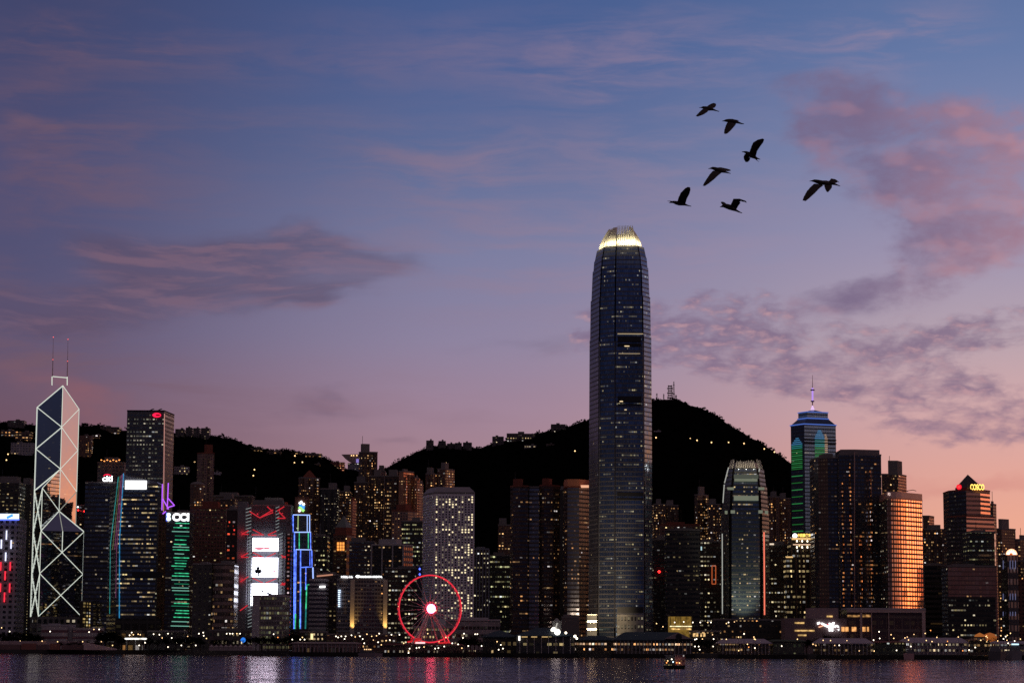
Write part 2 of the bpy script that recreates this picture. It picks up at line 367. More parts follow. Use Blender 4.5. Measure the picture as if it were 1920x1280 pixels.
# ---------------------------------------------------------------- ground, water and hills
GZ = 4.0
RIDGE = [(-500, 800), (-200, 796), (0, 792), (60, 797), (150, 799), (185, 797), (215, 808), (240, 806), (330, 812), (400, 817), (440, 824), (480, 840), (540, 845), (600, 853), (625, 866), (645, 880), (700, 884), (725, 878), (745, 866), (765, 854), (800, 840), (835, 834), (880, 838), (905, 840), (930, 829), (985, 818), (1010, 812), (1060, 799), (1105, 788), (1160, 764), (1225, 750), (1265, 748), (1300, 760), (1340, 775), (1380, 803), (1420, 825), (1450, 843), (1470, 858), (1490, 872), (1560, 915), (1630, 960), (1700, 1010), (1800, 1060), (1920, 1105), (2400, 1150)]
YR, YF = 4200.0, 2850.0
def ridge_z(x):
    px = 960 + x / YR * FPX
    for (a, ya), (b, yb) in zip(RIDGE, RIDGE[1:]):
        if a <= px <= b:
            t = (px - a) / (b - a); t = t * t * (3 - 2 * t) * .5 + t * .5
            return P(px, ya + (yb - ya) * t, YR).z
    return P(px, 1150, YR).z if px > 0 else P(px, 800, YR).z
def hz(x, y):
    if y < YF: return GZ
    z = ridge_z(x * YR / y)
    if y <= YR: t = (y - YF) / (YR - YF); f = t ** 1.35
    else: f = max(0.0, 1 - ((y - YR) / 1500.0) ** 2)
    n = mnoise.fractal(Vector((x * .004, y * .004, 1.0)), 1.0, 2.0, 4)
    m_ = mnoise.fractal(Vector((x * .05, y * .03, 4.0)), 1.0, 2.0, 3)
    e = min(1.0, (y - YF) / 300.0) * (1.0 if y <= YR else max(0.0, 1 - (y - YR) / 200.0))
    return GZ + (z - GZ) * f + (n * 26.0 * (1 - f) * min(1, f * 5) + m_ * 3.2) * e

hb = MB(); NX, ys = 420, [YF + (YR - YF) * (i / 34.0) for i in range(35)] + [YR + 30 * i * (1 + i * .35) for i in range(1, 14)]
gridv = []
for y in ys:
    for i in range(NX + 1):
        x = -1500 + 3100 * i / NX; x *= y / 3500.0
        gridv.append((x, y, hz(x, y)))
hb.v = gridv
for j in range(len(ys) - 1):
    for i in range(NX):
        a = j * (NX + 1) + i
        hb.f.append((a, a + 1, a + NX + 2, a + NX + 1)); hb.mi.append(0)
        hb.uv += [(0, 0)] * 4
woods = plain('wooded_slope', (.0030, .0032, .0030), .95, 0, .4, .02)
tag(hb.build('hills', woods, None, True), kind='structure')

# the canopy that roughens the skyline of the hills: one far-off mass of woods
fb = MB()
for k in range(9000):
    px = rnd.uniform(-60, 1980); y = YR - abs(rnd.gauss(0, 1)) ** 1.3 * 330 + 12
    if y < YF + 250: continue
    x = (px - 960) / FPX * y
    z = hz(x, y); r_ = rnd.uniform(2.2, 4.6) if rnd.random() < .93 else rnd.uniform(4.5, 7.5)
    for q in range(7):
        c = Vector((x + rnd.gauss(0, r_ * .5), y + rnd.gauss(0, r_ * .5), z + abs(rnd.gauss(.3, .4)) * r_ * .7))
        a = Vector((rnd.gauss(0, 1), rnd.gauss(0, 1), rnd.gauss(0, 1))).normalized() * r_ * .45
        b = Vector((rnd.gauss(0, 1), rnd.gauss(0, 1), rnd.gauss(0, 1))).normalized() * r_ * .45
        fb.add([c - a, c + b, c + a * .9, c - b * .8])
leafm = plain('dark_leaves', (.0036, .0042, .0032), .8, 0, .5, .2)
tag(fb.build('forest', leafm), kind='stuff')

# shoreline in pixels -> the sea wall runs nearly straight, a little farther off on the left
SHORE = [(-1500, 2150), (-460, 2105), (-200, 2040), (-60, 1985), (120, 1945), (600, 1945), (1500, 1960)]
def shore_y(x):
    for (a, ya), (b, yb) in zip(SHORE, SHORE[1:]):
        if a <= x <= b: return ya + (yb - ya) * (x - a) / (b - a)
    return SHORE[0][1] if x < SHORE[0][0] else SHORE[-1][1]
gb = MB()
gpts = [(x, y) for x, y in SHORE]
gb.prism(gpts + [(3000, 1960), (3000, 6000), (-3000, 6000), (-3000, 2150)], -3.0, GZ)
gm, t, b = new_mat('city_ground')
oc = t.n.new('ShaderNodeTexCoord').outputs['Object']
t.put(b.inputs['Base Color'], t.mix(t.noise(oc, .05, 6.0), (.03, .028, .028), (.075, .07, .068))); b.inputs['Roughness'].default_value = .85
tag(gb.build('ground', gm), kind='structure')

wb = MB(); wb.add([(-9000, -3000, 0), (9000, -3000, 0), (9000, 9000, 0), (-9000, 9000, 0)])
wm, t, b = new_mat('harbour_water')
pos = t.n.new('ShaderNodeNewGeometry').outputs['Position']
nz1 = t.noise(pos, .55, 3.0, .6, 0, True)
nz2 = t.noise(t.vm('MULTIPLY', pos, (.09, .16, 1)), 1.0, 3.0, .6, 0, True)
big = t.noise(t.vm('MULTIPLY', pos, (.010, .022, 1)), 1.0, 4.0, .6)
mid_ = t.noise(t.vm('MULTIPLY', pos, (.05, .018, 1)), 1.0, 3.0, .6)
amp = t.m('MULTIPLY', t.smooth(big, .32, .68, .55, 1.25), t.smooth(mid_, .3, .7, .6, 1.3))
sl = t.vm('ADD', t.vm('MULTIPLY', t.vm('SUBTRACT', nz1, (.5, .5, .5)), (.40, 1.35, 0)), t.vm('MULTIPLY', t.vm('SUBTRACT', nz2, (.5, .5, .5)), (.20, .75, 0)))
sl = t.vm('MULTIPLY', sl, t.xyz(amp, amp, amp))
t.put(b.inputs['Normal'], t.vm('NORMALIZE', t.vm('ADD', sl, (0, 0, 1))))
nsock = b.inputs['Normal'].links[0].from_socket
t.n.remove(b)
df = t.n.new('ShaderNodeBsdfDiffuse'); df.inputs['Color'].default_value = (.010, .008, .012, 1)
gl_ = t.n.new('ShaderNodeBsdfGlossy'); gl_.inputs['Color'].default_value = (.76, .62, .66, 1); gl_.inputs['Roughness'].default_value = .12; t.l.new(nsock, gl_.inputs['Normal'])
fr = t.n.new('ShaderNodeFresnel'); fr.inputs['IOR'].default_value = 1.33; t.l.new(nsock, fr.inputs['Normal'])
mx = t.n.new('ShaderNodeMixShader'); t.l.new(fr.outputs[0], mx.inputs[0]); t.l.new(df.outputs[0], mx.inputs[1]); t.l.new(gl_.outputs[0], mx.inputs[2])
t.l.new(mx.outputs[0], [n for n in t.n if n.type == 'OUTPUT_MATERIAL'][0].inputs[0])
wm.cycles.emission_sampling = 'NONE'
tag(wb.build('water', wm), kind='structure')

# ---------------------------------------------------------------- wall styles
navy = fac('navy_glass', Wall=(.05, .055, .07), Glass=(.30, .36, .48), Floor=4.2, Bay=3.0, WinU=.94, WinV=.74, Lit=.07, Band=.05, ColA=YELL, ColB=WHITE, Power=.55, Rough=.10, Metal=.85, Wave=.012)
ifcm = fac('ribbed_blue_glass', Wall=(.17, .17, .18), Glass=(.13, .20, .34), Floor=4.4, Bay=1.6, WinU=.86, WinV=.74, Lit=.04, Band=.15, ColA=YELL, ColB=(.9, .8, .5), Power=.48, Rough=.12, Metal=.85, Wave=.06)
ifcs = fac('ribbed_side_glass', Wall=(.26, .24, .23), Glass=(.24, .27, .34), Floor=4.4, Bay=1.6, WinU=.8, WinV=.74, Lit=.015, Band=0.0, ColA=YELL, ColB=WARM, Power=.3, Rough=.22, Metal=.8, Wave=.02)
bocm = fac('mirror_glass', Wall=(.02, .022, .03), Glass=(.57, .56, .65), Floor=4.0, Bay=4.0, WinU=1.0, WinV=1.2, Lit=.01, Band=.006, ColA=WARM, ColB=YELL, Power=.35, Rough=.03, Metal=1.0, Wave=.006)
bocl = fac('mirror_glass_lit_floors', Wall=(.05, .05, .07), Glass=(.45, .47, .55), Floor=4.0, Bay=4.0, WinU=.97, WinV=.8, Lit=.06, Band=.07, ColA=WARM, ColB=AMBER, Power=.28, Rough=.04, Metal=1.0, Wave=.02)
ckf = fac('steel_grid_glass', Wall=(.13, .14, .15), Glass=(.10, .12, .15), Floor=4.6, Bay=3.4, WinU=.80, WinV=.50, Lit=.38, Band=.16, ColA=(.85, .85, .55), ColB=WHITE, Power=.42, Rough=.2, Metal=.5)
cks = fac('steel_grid_sunset_side', Wall=(.30, .26, .24), Glass=(.42, .34, .28), Floor=4.6, Bay=3.4, WinU=.8, WinV=.5, Lit=.03, Band=.02, ColA=YELL, ColB=AMBER, Power=.5, Rough=.25, Metal=.7)  # warmer, lighter copy for the right face; western glow put into its colour
banded = fac('banded_glass', Wall=(.05, .05, .055), Glass=(.20, .26, .36), Floor=4.4, Bay=2.6, WinU=.97, WinV=.55, Lit=.33, Band=.32, ColA=YELL, ColB=WARM, Power=.85, Rough=.12, Metal=.8)
dark = fac('dark_glass', Wall=(.12, .07, .055), Glass=(.10, .10, .12), Floor=4.0, Bay=3.2, WinU=.85, WinV=.6, Lit=.14, Band=.06, ColA=WARM, ColB=WHITE, Power=.8, Rough=.15, Metal=.6)
darkq = fac('dark_glass_few_lights', Wall=(.055, .042, .038), Glass=(.10, .10, .13), Floor=4.0, Bay=3.2, WinU=.9, WinV=.6, Lit=.05, Band=.02, ColA=WARM, ColB=WHITE, Power=.8, Rough=.12, Metal=.7)
yfl = fac('yellow_floor_glass', Wall=(.06, .05, .042), Glass=(.06, .06, .06), Floor=5.0, Bay=2.4, WinU=.9, WinV=.42, Lit=.3, Band=.28, ColA=YELL, ColB=GREEN, Power=.9, Rough=.2, Metal=.4)
resd = fac('dark_flats', LitV=.42, Wall=(.15, .085, .065), Glass=(.04, .04, .045), Floor=3.3, Bay=2.8, WinU=.6, WinV=.5, Lit=.20, Band=.0, ColA=WARM, ColB=AMBER, Power=1.5, Rough=.2, Metal=.2)
resb = fac('brown_flats', LitV=.42, Wall=(.24, .12, .085), Glass=(.05, .045, .05), Floor=3.3, Bay=3.4, WinU=.5, WinV=.5, Lit=.20, Band=.0, ColA=WARM, ColB=AMBER, Power=1.5, Rough=.2, Metal=.2)
resp = fac('pink_flats', Wall=(.42, .24, .20), Glass=(.06, .05, .06), Floor=3.3, Bay=3.2, WinU=.5, WinV=.55, Lit=.10, Band=.0, ColA=WARM, ColB=AMBER, Power=1.4, Rough=.2, Metal=.2)
reso = fac('sunset_side_flats', Wall=(.55, .25, .15), Glass=(.55, .25, .14), Floor=3.3, Bay=3.2, WinU=.55, WinV=.5, Lit=.12, Band=.03, ColA=AMBER, ColB=WARM, Power=1.5, Rough=.3, Metal=.4)  # sunset light on the flats put into wall and glass colour
resw = fac('pale_flats', Wall=(.42, .38, .40), Glass=(.08, .07, .09), Floor=3.4, Bay=3.4, WinU=.5, WinV=.45, Lit=.14, Band=.0, ColA=WARM, ColB=AMBER, Power=1.0, Rough=.25, Metal=.2)
mar = fac('maroon_offices', Wall=(.24, .10, .075), Glass=(.07, .05, .05), Floor=3.8, Bay=3.2, WinU=.6, WinV=.5, Lit=.10, Band=.02, ColA=WARM, ColB=YELL, Power=1.2, Rough=.2, Metal=.4)
greyw = fac('grey_slab', Wall=(.26, .25, .27), Glass=(.12, .11, .13), Floor=3.8, Bay=4.4, WinU=.5, WinV=.35, Lit=.02, Band=.0, ColA=WARM, ColB=WARM, Power=.9, Rough=.3, Metal=.2)
strip = fac('striped_pale', Wall=(.40, .37, .40), Glass=(.06, .05, .07), Floor=4.0, Bay=60.0, WinU=1.0, WinV=.5, Lit=.0, Band=.0, ColA=WARM, ColB=WARM, Power=.5, Rough=.25, Metal=.3)
hotel = fac('hotel_grid', Wall=(.27, .24, .26), Glass=(.05, .045, .06), Floor=3.6, Bay=2.6, WinU=.82, WinV=.58, Lit=.07, Band=.0, ColA=WARM, ColB=AMBER, Power=1.1, Rough=.25, Metal=.3)
holes = fac('white_grid_holes', Wall=(.50, .45, .50), Glass=(.02, .018, .024), Floor=5.2, Bay=5.6, WinU=.55, WinV=.5, Lit=.02, Band=.0, ColA=AMBER, ColB=WARM, Power=.3, Rough=.3, Metal=.1)
golden = fac('golden_offices', LitV=.4, Wall=(.07, .055, .04), Glass=(.05, .045, .04), Floor=5.0, Bay=3.4, WinU=.85, WinV=.5, Lit=.42, Band=.2, ColA=YELL, ColB=WARM, Power=1.0, Rough=.2, Metal=.4)
exch = fac('rose_granite_glass', Wall=(.11, .06, .048), Glass=(.13, .12, .15), Floor=4.2, Bay=3.0, WinU=.97, WinV=.55, Lit=.08, Band=.05, ColA=WARM, ColB=AMBER, Power=.6, Rough=.12, Metal=.8)
exch2 = fac('silver_glass', Wall=(.13, .10, .105), Glass=(.30, .30, .36), Floor=4.2, Bay=3.0, WinU=.97, WinV=.55, Lit=.09, Band=.05, ColA=WARM, ColB=AMBER, Power=.6, Rough=.14, Metal=.8)
bronze = fac('sunset_tinted_mirror', Wall=(.10, .07, .06), Glass=(.95, .42, .28), Floor=4.2, Bay=3.2, WinU=.97, WinV=.85, Lit=.03, Band=.03, ColA=WARM, ColB=AMBER, Power=.5, Rough=.10, Metal=.9, Wave=.03)  # red glass tint stands in for a sunset reflection
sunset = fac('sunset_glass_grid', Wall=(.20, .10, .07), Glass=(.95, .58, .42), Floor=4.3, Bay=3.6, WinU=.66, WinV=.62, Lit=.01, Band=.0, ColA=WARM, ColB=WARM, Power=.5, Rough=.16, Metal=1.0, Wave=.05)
rosy = fac('sunset_lit_bands', Wall=(.40, .22, .18), Glass=(.50, .30, .26), Floor=4.6, Bay=50.0, WinU=1.0, WinV=.5, Lit=.0, Band=.0, ColA=WARM, ColB=WARM, Power=.5, Rough=.25, Metal=.8)  # sunset-facing sides: western glow put into wall and glass colour
centre = fac('blue_grey_glass', Wall=(.13, .18, .22), Glass=(.55, .80, .92), Floor=4.2, Bay=3.0, WinU=.95, WinV=.66, Lit=.02, Band=.03, ColA=WHITE, ColB=YELL, Power=.35, Rough=.42, Metal=.85)
redlit = fac('red_lit_windows', LitV=.45, LitU=.45, Wall=(.06, .03, .03), Glass=(.05, .02, .02), Floor=4.0, Bay=5.0, WinU=.45, WinV=.45, Lit=.45, Band=.25, ColA=(1, .05, .04), ColB=(1, .16, .05), Power=1.0, Rough=.3, Metal=.1)
yw = fac('yellow_window_rows', Wall=(.10, .062, .048), Glass=(.05, .05, .05), Floor=4.6, Bay=3.2, WinU=.7, WinV=.4, Lit=.34, Band=.1, ColA=YELL, ColB=WHITE, Power=1.1, Rough=.2, Metal=.3)
cityh = fac('civic_yellow_floors', LitV=.5, Wall=(.30, .27, .27), Glass=(.10, .08, .08), Floor=4.3, Bay=2.4, WinU=.72, WinV=.62, Lit=.02, Band=.5, ColA=YELL, ColB=GREEN, Power=.35, Rough=.3, Metal=.1)
balc = fac('balcony_bands', Wall=(.32, .22, .20), Glass=(.05, .035, .03), Floor=6.6, Bay=2.6, WinU=.9, WinV=.55, Lit=.25, Band=.12, ColA=AMBER, ColB=WARM, Power=.8, Rough=.3, Metal=.2)
pierw = fac('pier_windows', Wall=(.12, .11, .11), Glass=(.05, .05, .05), Floor=5.0, Bay=3.6, WinU=.72, WinV=.5, Lit=.7, Band=.4, ColA=WHITE, ColB=AMBER, Power=1.1, Rough=.3, Metal=.1)
piero = fac('pier_windows_dim', Wall=(.16, .15, .17), Glass=(.05, .05, .06), Floor=5.0, Bay=4.0, WinU=.8, WinV=.45, Lit=.3, Band=.15, ColA=WARM, ColB=AMBER, Power=1.0, Rough=.3, Metal=.1)
concrete = plain('concrete', (.20, .18, .18), .85)
darkroof = plain('dark_roof', (.035, .032, .035), .9)
palestone = plain('pale_stone', (.40, .37, .39), .8)
steel = plain('steel', (.25, .25, .27), .45, .7)
blackm = plain('black_metal', (.02, .02, .022), .5, .3)
redst = plain('rose_stone', (.22, .08, .06), .8)

def shape(chain, yt, Y, depth):
    pts = []
    for px, dy in chain:
        q = P(px, yt, Y + dy); pts.append((q.x, q.y))
    k = min(range(len(chain)), key=lambda i: chain[i][1])
    zt = P(chain[k][0], yt, Y + chain[k][1]).z
    if len(pts) == 2: pts += [(pts[1][0], pts[1][1] + depth), (pts[0][0], pts[0][1] + depth)]
    elif len(pts) == 3:
        A_, B_, C_ = pts; pts.append((A_[0] + C_[0] - B_[0], A_[1] + C_[1] - B_[1]))
    else: pts += [(pts[-1][0], max(pts[-1][1], pts[0][1]) + depth), (pts[0][0], max(pts[-1][1], pts[0][1]) + depth)]
    return pts, zt
def inset(pts, f, fy=None):
    cx = sum(p[0] for p in pts) / len(pts); cy = sum(p[1] for p in pts) / len(pts)
    return [(cx + (p[0] - cx) * f, cy + (p[1] - cy) * (fy or f)) for p in pts]
def grow(pts, d):
    cx = sum(p[0] for p in pts) / len(pts); cy = sum(p[1] for p in pts) / len(pts)
    out = []
    for x, y in pts:
        L = math.hypot(x - cx, y - cy); out.append((cx + (x - cx) * (L + d) / L, cy + (y - cy) * (L + d) / L))
    return out
class T: pass
def tower(label, chain, yt, Y, mat, depth=32, name='office_tower', cat='office tower', group=None, plant=1, edge=None, base=None, piers=0, mats=None):
    if isinstance(chain, tuple): chain = [(chain[0], 0), (chain[1], 0)]
    pts, zt = shape(chain, yt, Y, depth)
    cx = sum(p[0] for p in pts) / len(pts); cy = sum(p[1] for p in pts) / len(pts)
    zb = base if base is not None else (GZ if Y < YF else hz(cx, cy) - 12)
    t = T(); t.pts = pts; t.zt = zt; t.zb = zb; t.Y = Y
    t.root = thing(name, label, cat, (cx, cy, zb), group)
    f = MB()
    if mats:
        f.prism(pts, zb, zt, None, 0, len(mats))
        for i, mm in enumerate(mats): f.mi[i] = i
        f.build('facade', list(mats) + [darkroof], t.root)
    else:
        f.prism(pts, zb, zt, None, 0, 1); f.build('facade', [mat, darkroof], t.root)
    e = MB(); e.prism(grow(pts, .35), zt + .02, zt + 1.5); e.build('parapet', edge or concrete, t.root)
    if plant:
        zz = zt + 1.5
        k = rnd.uniform(.35, .6)
        pr = inset(pts, k, .6); sh = rnd.uniform(-.18, .18) * (max(p[0] for p in pts) - min(p[0] for p in pts))
        h = min(9.0, max(3.0, (zt - zb) * .035)) * plant
        m_ = MB(); m_.prism([(a + sh, b) for a, b in pr], zz + .02, zz + h)
        m_.build('plant_room', edge or concrete, t.root)
        if rnd.random() < .5 and plant:
            m_ = MB(); c = pr[0]; m_.tube((c[0] + sh + 2, c[1] + 2, zz + h), (c[0] + sh + 2, c[1] + 2, zz + h + rnd.uniform(5, 13)), .28, 5)
            m_.build('antenna', blackm, t.root)
    if piers:
        for i in range(piers + 1):
            a, b = pts[0], pts[1]; q = i / piers
            x, y = a[0] + (b[0] - a[0]) * q, a[1] + (b[1] - a[1]) * q
            m_ = MB(); m_.box(x - .7, x + .7, y - .9, y + .3, zb, zt + .01); m_.build('pier', edge or palestone, t.root)
    return t
def strip_px(root, p0, p1, Y, r, mat, name='light_strip', Y2=None):
    m_ = MB(); m_.tube(P(p0[0], p0[1], Y), P(p1[0], p1[1], Y if Y2 is None else Y2), r, 5); return m_.build(name, mat, root)
def panel_px(root, xl, xr, yt, yb, Y, mat, name='sign_board', th=.8):
    a, b = P(xl, yt, Y), P(xr, yb, Y)
    m_ = MB(); m_.box(a.x, b.x, Y - th, Y, b.z, a.z); return m_.build(name, mat, root)
_dg = None
def letters(root, txt, xl, xr, yt, yb, Y, mat, name='lettering', bold=0.0, xr_dy=0.0):
    cu_ = bpy.data.curves.new('tmp_text', 'FONT'); cu_.body = txt; cu_.extrude = .06; cu_.offset = bold
    tmp = bpy.data.objects.new('tmp_text', cu_); COL.objects.link(tmp)
    bpy.context.view_layer.update()
    dg = bpy.context.evaluated_depsgraph_get()
    me = bpy.data.meshes.new_from_object(tmp.evaluated_get(dg), depsgraph=dg)
    bpy.data.objects.remove(tmp); bpy.data.curves.remove(cu_)
    xs = [q.co.x for q in me.vertices]; yy = [q.co.y for q in me.vertices]
    x0, x1, y0, y1 = min(xs), max(xs), min(yy), max(yy)
    a, b = P(xl, yt, Y), P(xr, yb, Y); o3 = ORI[root.name]
    for q in me.vertices:
        fx = (q.co.x - x0) / (x1 - x0); fy = (q.co.y - y0) / (y1 - y0)
        q.co = (a.x + (b.x - a.x) * fx - o3.x, Y - .5 - q.co.z * 5 - o3.y + xr_dy * fx, b.z + (a.z - b.z) * fy - o3.z)
    me.materials.clear(); me.materials.append(mat); me.name = name
    o = bpy.data.objects.new(name, me); COL.objects.link(o); o.parent = root; ORI[o.name] = o3
    return o
def disc_px(root, cx, cy, rx, Y, mat, name='emblem', ry=None, th=.8, a0=0, a1=360):
    c = P(cx, cy, Y); r1_ = rx * Y / FPX; r2_ = (ry or rx) * Y / FPX; n = 20
    m_ = MB(); ring = [(c.x + r1_ * math.cos(R(a0 + (a1 - a0) * k / n)), c.z + r2_ * math.sin(R(a0 + (a1 - a0) * k / n))) for k in range(n + (0 if a1 - a0 == 360 else 1))]
    F = [(x, Y - th, z) for x, z in ring]; Bk = [(x, Y, z) for x, z in ring]
    m_.add(F)
    m_.add(list(reversed(Bk)))
    for i in range(len(F)):
        j = (i + 1) % len(F); m_.add([F[j], F[i], Bk[i], Bk[j]])
    return m_.build(name, mat, root)

# ---------------------------------------------------------------- lamps and signs that give off light
L_white = glow_mat('white_lamp', (1, .86, .66), 3.6)
L_warm = glow_mat('warm_lamp', (1, .62, .28), 2.6)
L_orange = glow_mat('orange_lamp', (1, .32, .08), 2.4)
L_red = glow_mat('red_lamp', (1, .02, .02), 4.0)
N_white = glow_mat('white_neon', (.80, .86, .74), .88)
N_dim = glow_mat('dim_white_neon', (.62, .62, .52), .45)
N_blue = glow_mat('blue_neon', (.10, .20, 1.0), 1.6, var=.4)
N_pale = glow_mat('pale_blue_neon', (.35, .5, 1.0), 1.3)
N_green = glow_mat('green_neon', (.06, .75, .35), .8, var=.4)
N_teal = glow_mat('teal_neon', (.03, .38, .36), .55, var=.3)
N_mauve = glow_mat('mauve_neon', (.35, .08, .22), .4, var=.3)
N_blueled = glow_mat('blue_led', (.03, .30, .60), .7, var=.3)
N_purple = glow_mat('purple_neon', (.45, .10, .95), 1.3)
N_red = glow_mat('red_neon', (1, .03, .06), .9)
N_hang = glow_mat('hanger_red', (1, .03, .05), .55)  # hangers are no lamps; their red wash is given as emission
N_redd = glow_mat('dim_red_neon', (1, .04, .05), .30)
S_white = glow_mat('white_sign', (1, 1, 1), 2.2)
S_blue = glow_mat('blue_sign', (.10, .16, 1.0), 2.0)
S_red = glow_mat('red_sign', (1, .01, .06), 1.6)
S_gold = glow_mat('gold_sign', (1, .60, .08), 1.5)
S_yel = glow_mat('yellow_sign', (1, .62, .12), 2.0)
S_green = glow_mat('green_sign', (.35, .85, .2), 1.4)
S_sky = glow_mat('light_blue_sign', (.08, .36, .85), 1.2)
S_screen = glow_mat('bright_screen', (.82, .84, 1.0), 6.5, sample=True)
# ---------------------------------------------------------------- braced triangular tower (far left)
def braced_tower():
    Y = 2500.0; b0 = P(72.5, 1155, Y); z0 = b0.z; M = (1155 - 757) / 5 * Y / FPX
    F = Vector((b0.x, Y)); E = F + Vector((43.2, 17.5)); A = F + Vector((-17.5, 43.2)); Bq = E + A - F; C = (F + Bq) / 2
    root = thing('braced_skyscraper', 'angular mirror glass skyscraper outlined by glowing white zigzag bracing with twin masts', 'skyscraper', (C.x, C.y, GZ))
    Lz = lambda k: z0 + k * M
    p3 = lambda q, k: Vector((q.x, q.y, Lz(k)))
    m_ = MB()
    def face(a, b, ka0, kb0, ka1, kb1, mi):
        L = (b - a).length
        m_.add([p3(a, ka0), p3(b, kb0), p3(b, kb1), p3(a, ka1)], [(0, Lz(ka0)), (L, Lz(kb0)), (L, Lz(kb1)), (0, Lz(ka1))], mi)
    face(A, F, 0, 0, 3, 3, 1); face(F, E, 0, 0, 2, 2, 1); face(E, Bq, 0, 0, 1, 1, 1); face(Bq, A, 0, 0, 5, 5, 0)
    face(A, C, 3, 3.5, 5, 5.5, 0); face(C, Bq, 1.5, 1, 5.5, 5, 0); face(F, C, 2, 2.5, 3, 3.5, 1); face(C, E, 1.5, 1, 2.5, 2, 1)
    for a, b, k in ((A, Bq, 5), (F, A, 3), (E, F, 2), (Bq, E, 1)):
        m_.add([p3(b, k), p3(a, k), p3(C, k + .5)] if (a is A) else [p3(b, k), p3(a, k), p3(C, k + .5)], [(0, 0), (40, 0), (20, 30)], 0)
    m_.build('glass_shaft', [bocm, bocl], root)
    def ln(a, ka, b, kb, mat=N_white, r=.38):
        q = MB(); p, s_ = p3(a, ka), p3(b, kb)
        out = Vector((-.25, -.9, 0)) * .7
        q.tube(p + out, s_ + out, r, 5); q.build('light_strip', mat, root)
    for k in (3, 4):
        ln(A, k, C, k + .5); ln(C, k + .5, A, k + 1); ln(C, k + .5, Bq, k + 1, N_white, .36)
        ln(Bq, k, C, k + .5, N_white, .36)
    ln(Bq, 3, C, 2.5, N_dim, .45); ln(A, 5, C, 5.5); ln(C, 5.5, Bq, 5, N_white, .36)
    ln(A, 3, C, 3.5); ln(F, 3, C, 3.5); ln(F, 3, C, 2.5); ln(C, 2.5, F, 2); ln(C, 2.5, E, 2)
    FE = (F + E) / 2
    for k in (0, 1): 
        ln(F, k, FE, k + .5); ln(FE, k + .5, E, k + 1); ln(E, k, FE, k + .5); ln(FE, k + .5, F, k + 1)
    ln(C, 2.5, FE, 2.0, N_dim); ln(FE, 2.0, FE, 1.5, N_white)
    for k in (0, 1, 2): ln(A, k, F, k + 1); ln(F, k, A, k + 1)
    ln(A, 0, A, 3); ln(A, 3, A, 5); ln(F, 0, F, 3); ln(E, 0, E, 2); ln(C, 2.5, C, 5.5); ln(Bq, 3, Bq, 5); ln(Bq, 1.6, Bq, 3, N_dim, .45)
    # rooftop frame and masts
    yb = C.y + 6
    q = MB()
    for px in (97.5, 126): q.tube(P(px, 722, yb), P(px, 706, yb), .55, 6)
    q.tube(P(97.5, 705.5, yb), P(126, 708, yb), .5, 6)
    q.build('mast_frame', N_white, root)
    for px, yt, ym in ((100, 632, 674), (127.5, 636, 677)):
        q = MB(); q.tube(P(px - 1.5, 706, yb), P(px - .8, ym, yb), .55, 6, .38); q.tube(P(px - .8, ym, yb), P(px, yt, yb), .30, 6, .15)
        ms = q.build('mast', plain('mast_metal', (.45, .36, .36), .5, .3), root)
        for yy in (yt, ym):
            q = MB(); c = P(px - (.8 if yy == ym else 0), yy, yb); q.lathe(c, [(.1, c.z - .6), (.7, c.z), (.1, c.z + .6)], 6)
            q.build('beacon', glow_mat('red_beacon', (1, .12, .12), 1.6), ms)
    # stone base with a row of square openings
    pts = [(F.x - 1, F.y - 4), (E.x + 3, F.y - 4), (E.x + 3, F.y + 40), (A.x, F.y + 40)]
    q = MB(); q.prism(pts, GZ, z0 - .05)
    q.build('podium', [fac('stone_podium', Wall=(.26, .24, .25), Glass=(.04, .04, .04), Floor=9.0, Bay=6.0, WinU=.6, WinV=.5, Lit=.12, Band=0.0, Power=.6, ColA=WHITE, ColB=WARM), palestone], root)
braced_tower()

